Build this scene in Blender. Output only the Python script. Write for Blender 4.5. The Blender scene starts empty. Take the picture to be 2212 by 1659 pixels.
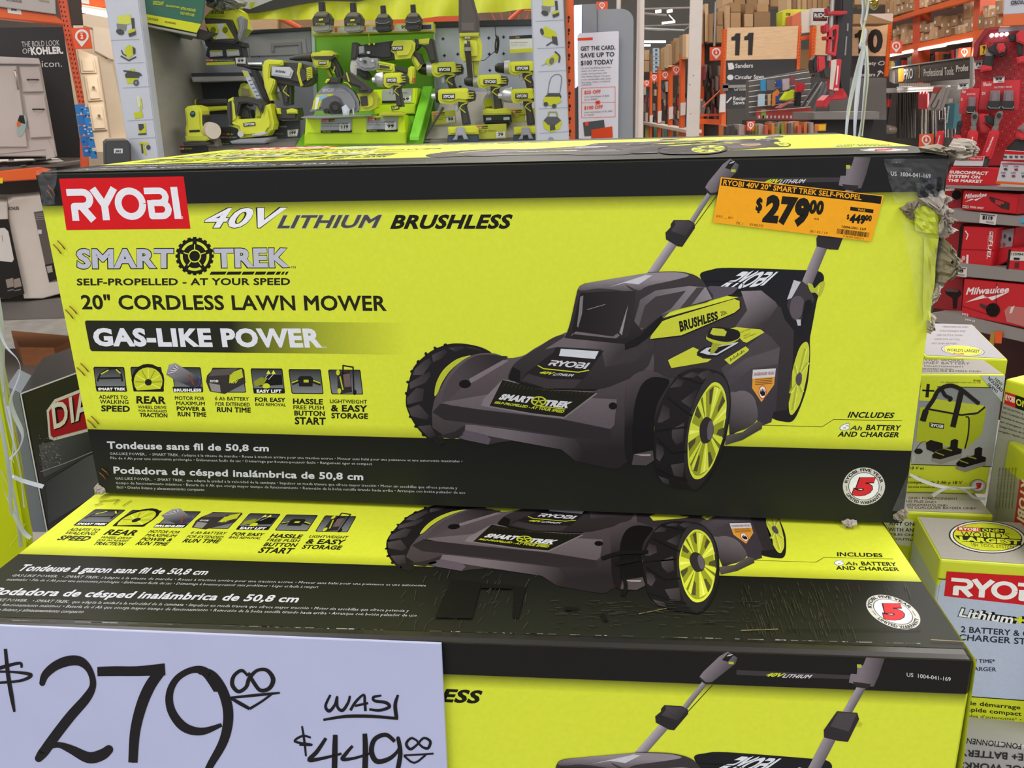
import bpy, bmesh, math, random
from mathutils import Vector, Matrix
from mathutils.geometry import tessellate_polygon
random.seed(7)
C = bpy.context.scene.collection
SC = bpy.context.scene

# ---------------------------------------------------------------- camera
FPX, CX, CY = 1820.0, 1106.0, 829.5          # focal length and centre of the 2212x1659 frame
PIT, ROL, EYE = 0.3205, -0.0327, Vector((0, 0, 1.55))
_f = Vector((0, math.cos(PIT), -math.sin(PIT)))
_u0 = Vector((0, math.sin(PIT), math.cos(PIT)))
_r0 = Vector((1, 0, 0))
_r = _r0 * math.cos(ROL) + _u0 * math.sin(ROL)
_u = _u0 * math.cos(ROL) - _r0 * math.sin(ROL)
cd = bpy.data.cameras.new('camera')
cam = bpy.data.objects.new('camera', cd)
C.objects.link(cam)
m = Matrix((_r, _u, -_f)).transposed().to_4x4()
m.translation = EYE
cam.matrix_world = m
cd.sensor_width = 36.0
cd.lens = FPX / 2212 * 36.0
cd.clip_start, cd.clip_end = 0.05, 200
cd.dof.use_dof = True
cd.dof.focus_distance = 0.92
cd.dof.aperture_fstop = 40
SC.camera = cam

# ---------------------------------------------------------------- light and exposure
SC.view_settings.view_transform = 'Standard'
SC.view_settings.look = 'None'
SC.view_settings.exposure = 0.12
SC.view_settings.gamma = 1.0
SC.view_settings.use_curve_mapping = False
w = bpy.data.worlds.new('store_air')
SC.world = w
w.use_nodes = True
w.node_tree.nodes['Background'].inputs[0].default_value = (0.93, 0.95, 1.0, 1)
w.node_tree.nodes['Background'].inputs[1].default_value = 1.15

def area(name, loc, size, power, col=(1, .96, .9), rot=(0, 0, 0)):
 l = bpy.data.lights.new(name, 'AREA')
 l.shape = 'RECTANGLE'
 l.size, l.size_y = size
 l.energy = power
 l.color = col
 o = bpy.data.objects.new(name, l)
 o.location = loc
 o.rotation_euler = rot
 C.objects.link(o)
 return o
for k, (x, y) in enumerate(((-3.2, -1.5), (3.2, -1.5), (-3.2, 4.5), (3.2, 4.5), (0, 10.5), (6.5, 10.5))):
 area('ceiling_strip_light', (x, y, 6.4), (1.4, 5.5), 235)

area('ceiling_fill_light', (3, 20, 5.6), (8, 18), 800, (1, .97, .93), (math.pi, 0, 0))  # unseen upward fill, added to brighten the dark ceiling

# ---------------------------------------------------------------- small maths
def ray(x, y):
 return _f + _r * ((x - CX) / FPX) + _u * ((CY - y) / FPX)

class Plane:
 """a flat frame in the room: o origin, ex / ey in-plane metres, n towards the viewer"""
 def __init__(s, o, ex, ey):
  s.o, s.ex, s.ey = Vector(o), Vector(ex).normalized(), Vector(ey).normalized()
  s.n = s.ex.cross(s.ey).normalized()
 def uv(s, x, y, w=0.0):
  d = ray(x, y)
  t = ((s.o + s.n * w - EYE).dot(s.n)) / d.dot(s.n)
  p = EYE + d * t - s.o
  return (p.dot(s.ex), p.dot(s.ey))
 def P(s, u, v, w=0.0):
  return s.o + s.ex * u + s.ey * v + s.n * w
 def px(s, x, y, w=0.0):
  u, v = s.uv(x, y, w)
  return s.P(u, v, w)
 def off(s, w):
  return Plane(s.o + s.n * w, s.ex, s.ey)

def wall(Y, yaw=0.0, x=0.0):
 """upright plane through (x, Y); yaw > 0 turns its right end away from us"""
 return Plane((x, Y, 0), (math.cos(yaw), math.sin(yaw), 0), (0, 0, 1))
def wall2(a, b):
 return Plane((a[0], a[1], 0), (b[0] - a[0], b[1] - a[1], 0), (0, 0, 1))
def facing(Y, x):
 """upright plane crossing the direction of pixel column x at distance Y, square to our line of sight"""
 X = (x - CX) / FPX * Y
 return Plane((X, Y, 0), (Y, -X, 0), (0, 0, 1))
def level(z):
 return Plane((0, 0, z), (1, 0, 0), (0, 1, 0))

def lin(c):
 if isinstance(c, str):
  c = tuple(int(c[i:i + 2], 16) / 255 for i in (0, 2, 4))
 elif max(c) > 1:
  c = tuple(k / 255 for k in c)
 return tuple(k / 12.92 if k <= .04045 else ((k + .055) / 1.055) ** 2.4 for k in c[:3])

# ---------------------------------------------------------------- materials
_mats = {}
def M(col, rough=.5, metal=0.0, kind='', emit=0.0):
 """procedural surface: a base colour with faint mottling; kinds add grain, dirt, see-through"""
 key = (col, rough, metal, kind, emit)
 if key in _mats:
  return _mats[key]
 m = bpy.data.materials.new((kind or 'surface') + '_' + (col if isinstance(col, str) else 'c'))
 m.use_nodes = True
 nt = m.node_tree
 b = nt.nodes['Principled BSDF']
 c = lin(col)
 b.inputs['Roughness'].default_value = rough
 b.inputs['Metallic'].default_value = metal
 tc = nt.nodes.new('ShaderNodeTexCoord')
 nz = nt.nodes.new('ShaderNodeTexNoise')
 nt.links.new(tc.outputs['Object'], nz.inputs['Vector'])
 ramp = nt.nodes.new('ShaderNodeMixRGB')
 sc, lo, hi = 14, .92, 1.06
 if kind == 'wood':
  mp = nt.nodes.new('ShaderNodeMapping')
  mp.inputs['Scale'].default_value = (3, 30, 30)
  nt.links.new(tc.outputs['Object'], mp.inputs['Vector'])
  nt.links.new(mp.outputs[0], nz.inputs['Vector'])
  sc, lo, hi = 4, .7, 1.2
 elif kind == 'card':
  sc, lo, hi = 30, .86, 1.1
 elif kind == 'metal':
  mp = nt.nodes.new('ShaderNodeMapping')
  mp.inputs['Scale'].default_value = (1, 1, 6)
  nt.links.new(tc.outputs['Object'], mp.inputs['Vector'])
  nt.links.new(mp.outputs[0], nz.inputs['Vector'])
  sc, lo, hi = 6, .82, 1.12
 elif kind == 'grime':
  sc, lo, hi = 9, .6, 1.5
 nz.inputs['Scale'].default_value = sc
 nz.inputs['Detail'].default_value = 5
 nt.links.new(nz.outputs[0], ramp.inputs[0])
 ramp.inputs[1].default_value = (*[k * lo for k in c], 1)
 ramp.inputs[2].default_value = (*[min(1, k * hi) for k in c], 1)
 nt.links.new(ramp.outputs[0], b.inputs['Base Color'])
 if emit:
  b.inputs['Emission Color'].default_value = (*c, 1)
  b.inputs['Emission Strength'].default_value = emit
 if kind == 'clear':
  out = nt.nodes['Material Output']
  tr = nt.nodes.new('ShaderNodeBsdfTransparent')
  mx = nt.nodes.new('ShaderNodeMixShader')
  mx.inputs[0].default_value = .06
  nt.links.new(tr.outputs[0], mx.inputs[1])
  nt.links.new(b.outputs[0], mx.inputs[2])
  nt.links.new(mx.outputs[0], out.inputs[0])
 _mats[key] = m
 return m

def ink_material():
 """printed carton / paper: the ink colours are stored on the print's own faces"""
 if 'ink' in _mats:
  return _mats['ink']
 m = bpy.data.materials.new('printed_ink')
 m.use_nodes = True
 nt = m.node_tree
 b = nt.nodes['Principled BSDF']
 a = nt.nodes.new('ShaderNodeVertexColor')
 a.layer_name = 'ink'
 nz = nt.nodes.new('ShaderNodeTexNoise')
 tc = nt.nodes.new('ShaderNodeTexCoord')
 nt.links.new(tc.outputs['Object'], nz.inputs['Vector'])
 nz.inputs['Scale'].default_value = 220
 mr = nt.nodes.new('ShaderNodeMapRange')
 mr.inputs['To Min'].default_value = .93
 mr.inputs['To Max'].default_value = 1.07
 nt.links.new(nz.outputs[0], mr.inputs['Value'])
 mx = nt.nodes.new('ShaderNodeMixRGB')
 mx.blend_type = 'MULTIPLY'
 mx.inputs[0].default_value = 1
 nt.links.new(a.outputs[0], mx.inputs[1])
 nt.links.new(mr.outputs[0], mx.inputs[2])
 nt.links.new(mx.outputs[0], b.inputs['Base Color'])
 b.inputs['Roughness'].default_value = .42
 b.inputs['Specular IOR Level'].default_value = .16
 _mats['ink'] = m
 return m

# ---------------------------------------------------------------- text outlines
_tc = {}
def glyphs(s, bold=0.0, space=1.0):
 """flat mesh of a line of lettering, baseline at 0, capitals 1 high; returns verts, faces, x-extent"""
 k = (s, bold, space)
 if k in _tc:
  return _tc[k]
 c = bpy.data.curves.new('t', 'FONT')
 c.body = s
 c.size = 1
 c.space_character = space
 c.resolution_u = 3 if len(s) < 50 else 1
 o = bpy.data.objects.new('t', c)
 C.objects.link(o)
 bpy.context.view_layer.update()
 me = bpy.data.meshes.new_from_object(o.evaluated_get(bpy.context.evaluated_depsgraph_get()))
 vs = [v.co.copy() for v in me.vertices]
 fs = [tuple(p.vertices) for p in me.polygons]
 bpy.data.objects.remove(o)
 bpy.data.curves.remove(c)
 bpy.data.meshes.remove(me)
 cap = _cap[0] + 2 * bold
 if bold:                                   # heavier weight: grow the outline outwards, corners mitred
  use = {}
  for f in fs:
   for i in range(len(f)):
    e = (f[i], f[(i + 1) % len(f)])
    q = frozenset(e)
    use[q] = None if q in use else (e, f)
  nxt, prv, nrm = {}, {}, {}
  for it in use.values():
   if it:
    (i, j), f = it
    d = (vs[j] - vs[i]).normalized()
    n = Vector((d.y, -d.x, 0))
    mid = sum((vs[k] for k in f), Vector()) / len(f)
    if n.dot(mid - vs[i]) > 0:
     n, i, j = -n, j, i
    nxt[i], prv[j], nrm[(i, j)] = j, i, n
  tip = {}
  for (i, j), n in nrm.items():
   k = nxt.get(j)
   n2 = nrm.get((j, k), n)
   m_ = (n + n2) * (bold / max(.42, 1 + n.dot(n2)))
   tip[j] = len(vs)
   vs.append(vs[j] + m_)
  for i, j in nrm:
   if i in tip and j in tip:
    fs.append((i, j, tip[j], tip[i]))
 r = ([((v.x), (v.y + bold) / cap) for v in vs], fs, min(v.x for v in vs), max(v.x for v in vs))
 _tc[k] = r
 return r
_cap = [0.7]
_g = glyphs('H')
_cap[0] = .7 * max(v[1] for v in _g[0])
_tc.clear()

def bil(q, s, t):
 """point of the quad q (TL, TR, BR, BL) at s across, t up from the bottom edge"""
 (ax, ay), (bx, by), (cx, cy), (dx, dy) = q
 return ((dx + (cx - dx) * s) * (1 - t) + (ax + (bx - ax) * s) * t,
   (dy + (cy - dy) * s) * (1 - t) + (ay + (by - ay) * s) * t)

def clip(poly, d, c, keep_less):
 out = []
 for i in range(len(poly)):
  p, q = poly[i], poly[(i + 1) % len(poly)]
  a, b = p[0] * d[0] + p[1] * d[1] - c, q[0] * d[0] + q[1] * d[1] - c
  if not keep_less:
   a, b = -a, -b
  if a <= 0:
   out.append(p)
  if (a < 0 < b) or (b < 0 < a):
   t = a / (a - b)
   out.append((p[0] + (q[0] - p[0]) * t, p[1] + (q[1] - p[1]) * t))
 return out

def strokes(pts, wid):
 """quads and joint discs along a polyline; wid one width or one per point"""
 n = len(pts)
 ws = [wid] * n if not isinstance(wid, (list, tuple)) else wid
 out = []
 for i in range(n - 1):
  (ax, ay), (bx, by) = pts[i], pts[i + 1]
  L = math.hypot(bx - ax, by - ay) or 1e-6
  nx, ny = -(by - ay) / L, (bx - ax) / L
  wa, wb = ws[i] / 2, ws[i + 1] / 2
  out.append([(ax + nx * wa, ay + ny * wa), (bx + nx * wb, by + ny * wb), (bx - nx * wb, by - ny * wb), (ax - nx * wa, ay - ny * wa)])
  if 0 < i:
   out.append([(ax + wa * math.cos(k * .5236), ay + wa * math.sin(k * .5236)) for k in range(12)])
 return out
def arc(cx, cy, rx, ry, a0, a1, n=10):
 return [(cx + rx * math.cos(math.radians(a0 + (a1 - a0) * k / n)), cy - ry * math.sin(math.radians(a0 + (a1 - a0) * k / n))) for k in range(n + 1)]
def ellipse(cx, cy, rx, ry, n=28, rot=0.0):
 c, s = math.cos(math.radians(rot)), math.sin(math.radians(rot))
 return [(cx + rx * math.cos(t) * c - ry * math.sin(t) * s, cy + rx * math.cos(t) * s + ry * math.sin(t) * c) for t in (2 * math.pi * k / n for k in range(n))]
def smooth(pts, n=4, closed=False):
 """Catmull-Rom through the points"""
 out, N = [], len(pts)
 rng = range(N) if closed else range(N - 1)
 for i in rng:
  g = (lambda k: pts[k % N]) if closed else (lambda k: pts[max(0, min(N - 1, k))])
  p0, p1, p2, p3 = g(i - 1), g(i), g(i + 1), g(i + 2)
  for k in range(n):
   t = k / n
   out.append(tuple(.5 * (2 * b + (c - a) * t + (2 * a - 5 * b + 4 * c - d) * t * t + (3 * b - a - 3 * c + d) * t ** 3) for a, b, c, d in zip(p0, p1, p2, p3)))
 if not closed:
  out.append(tuple(pts[-1]))
 return out

# the outlined wordmark letters as strokes in a 0..3.5 x 0..1 box
MARK = [
 ([(0, .89), (.5, .89)] + [(.5 + .22 * math.cos(t), .67 + .22 * math.sin(t)) for t in (1.2, .7, .2, -.3, -.8, -1.3)] + [(.5, .45), (.2, .45), (.2, 0)], .215),
 ([(.42, .45), (.76, 0)], .23),
 ([(.84, 1), (1.16, .46), (1.16, 0)], .22), ([(1.52, 1), (1.16, .46)], .22),
 ([(1.98 + .385 * math.cos(k * math.pi / 12), .5 + .40 * math.sin(k * math.pi / 12)) for k in range(25)], .215),
 ([(2.46, .89), (2.93, .89)] + [(2.93 + .19 * math.cos(t), .70 + .19 * math.sin(t)) for t in (1.2, .6, 0, -.6, -1.2)] + [(2.93, .51), (2.66, .51)], .2),
 ([(2.93, .51)] + [(2.95 + .21 * math.cos(t), .31 + .21 * math.sin(t)) for t in (1.2, .6, 0, -.6, -1.2)] + [(2.95, .1), (2.62, .1), (2.62, .6)], .2),
 ([(3.42, 1), (3.42, 0)], .22),
]

# ---------------------------------------------------------------- mesh collector
class Mesh:
 def __init__(s):
  s.v, s.f, s.mi, s.col, s.mats, s.sm = [], [], [], [], [], []
 def mat(s, m):
  if m not in s.mats:
   s.mats.append(m)
  return s.mats.index(m)
 def face(s, ids, m, cols=None, smooth=False):
  s.f.append(tuple(ids)); s.mi.append(s.mat(m)); s.col.append(cols); s.sm.append(smooth)
 def quadgrid(s, rows, m, close=False, smooth=True):
  """rows of points skinned with quads"""
  b = len(s.v)
  n = len(rows[0])
  for r in rows:
   s.v.extend(r)
  for i in range(len(rows) - 1):
   for j in range(n if close else n - 1):
    k = (j + 1) % n
    s.face((b + i * n + j, b + i * n + k, b + (i + 1) * n + k, b + (i + 1) * n + j), m, None, smooth)
 def cap(s, pts, m, smooth=False):
  b = len(s.v)
  s.v.extend(pts)
  s.face(range(b, b + len(pts)), m, None, smooth)
 def obj(s, name, parent=None, origin=None):
  o = origin or Vector((0, 0, 0))
  me = bpy.data.meshes.new(name)
  me.from_pydata([Vector(p) - o for p in s.v], [], s.f)
  for m in s.mats:
   me.materials.append(m)
  me.polygons.foreach_set('material_index', s.mi)
  me.polygons.foreach_set('use_smooth', s.sm)
  if any(c is not None for c in s.col):
   a = me.color_attributes.new('ink', 'FLOAT_COLOR', 'CORNER')
   flat = []
   for f, c in zip(s.f, s.col):
    for k in range(len(f)):
     q = (0.5, .5, .5) if c is None else (c[k] if isinstance(c[0], tuple) else c)
     flat.extend((*q, 1.0))
   a.data.foreach_set('color', flat)
  me.update()
  ob = bpy.data.objects.new(name, me)
  C.objects.link(ob)
  if parent:
   ob.parent = parent
  elif origin:
   ob.location = o
  return ob

STEP = 0.00004
class Print:
 """ink on a plane. Coordinates are given in frame pixels and carried to metres on the plane."""
 def __init__(s, plane, mesh, base=0.0002, step=STEP, raw=False):
  s.p, s.m, s.base, s.step, s.raw, s.layer = plane, mesh, base, step, raw, 0
 def pt(s, x, y, lay):
  w = s.base + s.step * lay
  if s.raw:
   return s.p.P(x, y, w)
  u, v = s.p.uv(x, y)
  return s.p.P(u, v, w)
 def poly(s, pts, col, lay=0, grad=None):
  """grad = ((x,y),(x,y),colour2, strips): ink runs from col to colour2 between the points"""
  ink = ink_material()
  if grad is None:
   c = lin(col)
   b = len(s.m.v)
   s.m.v.extend(s.pt(x, y, lay) for x, y in pts)
   s.m.face(range(b, b + len(pts)), ink, c) if len(pts) < 5 else s._tess(b, pts, ink, c)
   return
  (ax, ay), (bx, by), col2 = grad[:3]
  n = grad[3] if len(grad) > 3 else 8
  c1, c2 = lin(col), lin(col2)
  dx, dy = bx - ax, by - ay
  L2 = dx * dx + dy * dy
  d = (dx / L2, dy / L2)
  o = ax * d[0] + ay * d[1]
  tr = tessellate_polygon([[Vector((x, y, 0)) for x, y in pts]])
  for t in tr:
   tri = [pts[i] for i in t]
   for k in range(-1, n + 1):
    q = tri
    if k >= 0:
     q = clip(q, d, o + k / n, False)
    if k < n and len(q) > 2:
     q = clip(q, d, o + (k + 1) / n, True)
    if len(q) < 3:
     continue
    b = len(s.m.v)
    cols = []
    for x, y in q:
     s.m.v.append(s.pt(x, y, lay))
     t = max(0, min(1, x * d[0] + y * d[1] - o))
     cols.append(tuple(i + (j - i) * t for i, j in zip(c1, c2)))
    s.m.face(range(b, b + len(q)), ink, cols)
 def _tess(s, b, pts, ink, c):
  for t in tessellate_polygon([[Vector((x, y, 0)) for x, y in pts]]):
   s.m.face([b + i for i in t], ink, c)
 def line(s, pts, w, col, lay=0):
  for i, q in enumerate(strokes(pts, w)):
   s.poly(q, col, lay + (i % 24) * .03)
 def ring(s, cx, cy, rx, ry, t, col, lay=0, n=32):
  for k in range(n):
   a, b = 2 * math.pi * k / n, 2 * math.pi * (k + 1) / n
   s.poly([(cx + rx * math.cos(a), cy + ry * math.sin(a)), (cx + rx * math.cos(b), cy + ry * math.sin(b)),
     (cx + rx * t * math.cos(b), cy + ry * t * math.sin(b)), (cx + rx * t * math.cos(a), cy + ry * t * math.sin(a))], col, lay)
 def text(s, t, q, col, lay=1, bold=0.0, shear=0.0):
  """lettering fitted into the quad q = TL, TR, BR, BL (bottom edge = baseline, top = capitals)"""
  vs, fs, x0, x1 = glyphs(t, bold, 1 + round(bold * 1.6, 2))
  ink, c = ink_material(), lin(col)
  w = (x1 - x0) or 1
  b = len(s.m.v)
  for x, y in vs:
   px, py = bil(q, (x - x0) / w + shear * (y - .5) / w, y)
   s.m.v.append(s.pt(px, py, lay))
  for f in fs:
   s.m.face([b + i for i in f], ink, c)
 def t(s, t, x0, y0, x1, h, col, lay=1, bold=0.0, shear=0.0, y1=None):
  """lettering with its baseline from (x0,y0) to (x1,y1), capitals h pixels high"""
  y1 = y0 if y1 is None else y1
  k = 1 if not s.raw else -1
  s.text(t, ((x0, y0 - h * k), (x1, y1 - h * k), (x1, y1), (x0, y0)), col, lay, bold, shear)
 def arctext(s, t, cx, cy, rx, ry, a0, a1, h, col, lay=1, bold=.02, inward=False):
  """lettering round an ellipse from angle a0 to a1 (degrees, counter-clockwise, y up)"""
  vs, fs, x0, x1 = glyphs(t, bold)
  ink, c = ink_material(), lin(col)
  b = len(s.m.v)
  for x, y in vs:
   a = math.radians(a0 + (a1 - a0) * (x - x0) / (x1 - x0))
   k = (1 + y * h) if not inward else (1 - y * h)
   s.m.v.append(s.pt(cx + rx * k * math.cos(a), cy - ry * k * math.sin(a), lay))
  for f in fs:
   s.m.face([b + i for i in f], ink, c)
 def mark(s, q, col, lay=1):
  """the outlined wordmark in a quad"""
  i = 0
  for pts, wd in MARK:
   for st in strokes(pts, wd):
    i += 1
    s.poly([bil(q, x / 3.53, y) for x, y in st], col, lay + (i % 24) * .03)
 def rect(s, x0, y0, x1, y1, col, lay=0):
  s.poly([(x0, y0), (x1, y0), (x1, y1), (x0, y1)], col, lay)

# ---------------------------------------------------------------- things
class Thing:
 """collects the parts of one thing; done() links an Empty at its base with its parts below it"""
 def __init__(s, name, label, cat, plane=None, group=None, kind=None):
  s.name, s.label, s.cat, s.p, s.group, s.kind = name, label, cat, plane, group, kind
  s.parts, s.order, s.plabel, s.main = {}, [], {}, None
 def part(s, key):
  if key not in s.parts:
   if '>' in key and key.split('>')[0] not in s.parts:
    s.part(key.split('>')[0])
   s.parts[key] = Mesh()
   s.order.append(key)
  return s.parts[key]
 def ink(s, key, plane=None, base=.0006, step=.0004):
  return Print(plane or s.p, s.part(key), base, step)
 def ext(s, key, pts, w0, w1, m, bev=None, plane=None):
  """outline in pixels on the plane, with real thickness from w0 to w1 (metres towards us), front edge eased"""
  pl = plane or s.p
  uv = [pl.uv(x, y, w1) for x, y in pts]
  s.uext(key, uv, w0, w1, m, bev, pl)
 def uext(s, key, uv, w0, w1, m, bev=None, plane=None):
  pl = plane or s.p
  me = s.part(key)
  ar = sum(uv[i][0] * uv[(i + 1) % len(uv)][1] - uv[(i + 1) % len(uv)][0] * uv[i][1] for i in range(len(uv)))
  if ar < 0:
   uv = uv[::-1]
  bev = min(.012, abs(w1 - w0) * .3) if bev is None else bev
  bm = bmesh.new()
  f = bm.faces.new([bm.verts.new((x, y, 0)) for x, y in uv])
  bm.normal_update()
  r = bmesh.ops.extrude_face_region(bm, geom=[f])
  top = [g for g in r['geom'] if isinstance(g, bmesh.types.BMVert)]
  bmesh.ops.translate(bm, vec=(0, 0, w1 - w0), verts=top)
  bm.normal_update()
  if f.is_valid and f.normal.z > 0:
   f.normal_flip()
  if bev > 0:
   ed = [e for e in bm.edges if e.verts[0].co.z > (w1 - w0) * .5 and e.verts[1].co.z > (w1 - w0) * .5]
   xs = [a[0] for a in uv]; ys = [a[1] for a in uv]
   bv = min(bev, .2 * min(max(xs) - min(xs), max(ys) - min(ys)))
   try:
    bmesh.ops.bevel(bm, geom=ed, offset=bv, segments=2, affect='EDGES', clamp_overlap=True)
   except Exception:
    pass
  bmesh.ops.recalc_face_normals(bm, faces=bm.faces)
  bm.verts.index_update()
  b = len(me.v)
  me.v.extend(pl.P(v.co.x, v.co.y, w0 + v.co.z) for v in bm.verts)
  for fc in bm.faces:
   ids = [b + v.index for v in fc.verts]
   me.face(ids, m, None, False)
  bm.free()
 def rod(s, key, pts, rad, m, n=10, w=0.0, plane=None, caps=True):
  """round bar through pixel points (x, y[, w]); rad in pixels, one or per point"""
  pl = plane or s.p
  P = []
  R = []
  for i, q in enumerate(pts):
   ww = q[2] if len(q) > 2 else w
   a = pl.px(q[0], q[1], ww)
   r = rad[i] if isinstance(rad, (list, tuple)) else rad
   P.append(a)
   R.append(max(1e-4, r / FPX * (a - EYE).dot(_f)))
  s.tube(key, P, R, m, n, caps)
 def tube(s, key, P, R, m, n=10, caps=True):
  me = s.part(key)
  P = [Vector(p) for p in P]
  R = R if isinstance(R, (list, tuple)) else [R] * len(P)
  rows = []
  up = None
  for i, p in enumerate(P):
   d = (P[min(i + 1, len(P) - 1)] - P[max(0, i - 1)])
   d = d.normalized() if d.length > 1e-9 else Vector((0, 0, 1))
   if up is None:
    up = d.orthogonal().normalized()
   a = (up - d * up.dot(d))
   a = a.normalized() if a.length > 1e-6 else d.orthogonal().normalized()
   up = a
   b = d.cross(a)
   rows.append([p + (a * math.cos(2 * math.pi * k / n) + b * math.sin(2 * math.pi * k / n)) * R[i] for k in range(n)])
  me.quadgrid(rows, m, True)
  if caps:
   me.cap(rows[0][::-1], m)
   me.cap(rows[-1], m)
 def box(s, key, c, size, m, rz=0.0, bev=.004, rot=None):
  """upright box centred on c (metres)"""
  me = s.part(key)
  bm = bmesh.new()
  bmesh.ops.create_cube(bm, size=1)
  bmesh.ops.scale(bm, vec=size, verts=bm.verts)
  if bev:
   bmesh.ops.bevel(bm, geom=list(bm.edges), offset=min(bev, min(size) * .3), segments=2, affect='EDGES')
  R = rot if rot is not None else Matrix.Rotation(rz, 3, 'Z')
  bm.verts.index_update()
  b = len(me.v)
  me.v.extend(R @ v.co + Vector(c) for v in bm.verts)
  for f in bm.faces:
   me.face([b + v.index for v in f.verts], m)
  bm.free()
 def ball(s, key, c, r, m, seg=12):
  me = s.part(key)
  r = r if isinstance(r, (tuple, list)) else (r, r, r)
  rows = []
  for i in range(seg // 2 + 1):
   a = math.pi * i / (seg // 2)
   rows.append([Vector(c) + Vector((r[0] * math.sin(a) * math.cos(2 * math.pi * k / seg), r[1] * math.sin(a) * math.sin(2 * math.pi * k / seg), r[2] * math.cos(a))) for k in range(seg)])
  me.quadgrid(rows, m, True)
 def done(s):
  allv = [Vector(v) for k in s.order for v in s.parts[k].v]
  lo = Vector([min(v[i] for v in allv) for i in range(3)])
  hi = Vector([max(v[i] for v in allv) for i in range(3)])
  base = Vector(((lo.x + hi.x) / 2, (lo.y + hi.y) / 2, lo.z))
  keys = [k for k in s.order if s.parts[k].v]
  if len(keys) == 1:
   root = s.parts[keys[0]].obj(s.name, None, base)
  else:
   root = bpy.data.objects.new(s.name, None)
   root.empty_display_size = .05
   root.location = base
   C.objects.link(root)
   made = {}
   for k in s.order:
    if not s.parts[k].v:
     continue
    nm = k.split('>')[-1].split('#')[0]
    par = made.get(k.split('>')[0]) if '>' in k else None
    ob = s.parts[k].obj(nm, None, base)
    ob.location = (0, 0, 0)
    ob.parent = par or root
    if k.split('#')[0] in ('rubbed_scuffs', 'tape_residue', 'pegboard_holes', 'shelf_goods'):
     ob['kind'] = 'stuff'
    if k in s.plabel:
     ob['label'] = s.plabel[k]
    made[k] = ob
  tag(root, s.label, s.cat, s.group, s.kind)
  return root

def tag(o, label=None, cat=None, group=None, kind=None):
 if kind:
  o['kind'] = kind
 if label:
  o['label'] = label
 if cat:
  o['category'] = cat
 if group:
  o['group'] = group

YG, BK, WH, RED = 'd3dd3a', '1d1c1c', 'd6d8e4', 'd0141c'
# ================================================================ the two mower cartons
CW, CH = 0.88, 0.361
def carton_frame(c, yaw):
 e = Vector((math.cos(yaw), -math.sin(yaw), 0))
 d = Vector((math.sin(yaw), math.cos(yaw), 0))
 z = Vector((0, 0, 1))
 front = Plane(c, e, z)
 top = Plane(Vector(c) + z * CH, e, d)
 return front, top, e, d
UF, UT, UE, UD = carton_frame((-.0463, .8216, 1.1373), .155)
LF, LT, LE, LD = carton_frame((-.0816, .5923, 1.1340 - CH), .1095)

A_ = lambda *p: [(850 + x / 3.607, 560 + y / 3.607) for x, y in p]
B_ = lambda *p: [(1350 + x / 3.03, 330 + y / 3.03) for x, y in p]
C_ = lambda *p: [(1350 + x / 4.147, 680 + y / 4.147) for x, y in p]

art = {}
def sheet(key):
 art[key] = Mesh()
 return Print(UF, art[key], 0.0003)

# ---- background colour of the panel
p = sheet('panel_print')
def fpt(u, v):                       # panel metres -> pixels of the front (only used to reach the edges)
 q = UF.P(u, v) - EYE
 return (CX + FPX * q.dot(_r) / q.dot(_f), CY - FPX * q.dot(_u) / q.dot(_f))
hw = CW / 2 - .002
p = Print(UF, art['panel_print'], .0003, raw=True)
vt = UF.uv(880, 432)[1]
vb = UF.uv(920, 946)[1]
def strip(v0, v1, c, lay, c2=None, n=8):
 q = [(-hw, v0), (hw, v0), (hw, v1), (-hw, v1)]
 p.poly(q, c, lay, ((0, v0), (0, v1), c2, n) if c2 else None)
strip(.002, CH - .002, 'd4de3c', 0)
strip(vt, CH - .002, '1a1919', 1)
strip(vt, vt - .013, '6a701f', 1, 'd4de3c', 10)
strip(vb, .002, '161615', 1, '24261e', 6)
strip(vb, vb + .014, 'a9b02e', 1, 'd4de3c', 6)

# ---- wordmark block
p = sheet('brand_logo')
p.poly([(128, 386), (397, 381), (412, 494), (144, 497)], 'd0141c', 2)
p.mark(((143, 408), (383, 403.5), (393, 472.5), (151, 477)), 'e4e4ec', 3)
p.ring(393, 470, 3, 3, .7, 'e4e4ec', 3, 12)

# ---- headline lettering
p = sheet('headline_text')
q = ((446, 449), (611, 447), (604, 492.5), (444, 493.5))
p.text('40V', q, '30302a', 2, .055, .25)
p.text('40V', ((448, 450.5), (609, 448.5), (602.5, 491), (446, 492)), 'e9eaf2', 3, .025, .25)
q = ((606, 464), (821, 463), (818, 493), (603, 494))
p.text('LITHIUM', q, 'b9bdb0', 2, .05, .2)
p.text('LITHIUM', ((607, 465), (820, 464), (817, 492), (604.5, 493)), '4a4946', 3, .028, .2)
p.text('BRUSHLESS', ((851, 464), (1106, 463), (1103, 494), (847, 494.5)), '16160f', 3, .04, .18)
p.text('SMART', ((163, 536), (377, 535.5), (377, 581), (165, 582)), '1b1b18', 2, .075)
p.text('SMART', ((165, 538), (375, 537.5), (375, 579), (167, 580)), 'b9bcca', 3, .045)
p.text('TREK', ((461, 535), (626, 534), (628, 579.5), (463, 580)), '1b1b18', 2, .075)
p.text('TREK', ((463, 537), (624, 536), (626, 577.5), (465, 578)), 'b9bcca', 3, .045)
p.t('TM', 628, 580, 639, 5, '2c2c20', 3)
wx, wy = 421, 553
for k in range(20):
 a = 2 * math.pi * k / 20
 p.poly([(wx + r * math.cos(a + d), wy + r * math.sin(a + d)) for r, d in ((37, -.1), (41.5, -.09), (41.5, .09), (37, .1))], '15150f', 4)
p.poly(ellipse(wx, wy, 38, 38.5), '15150f', 4)
p.ring(wx, wy, 31.5, 32, .82, 'd4de3c', 5)
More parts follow.
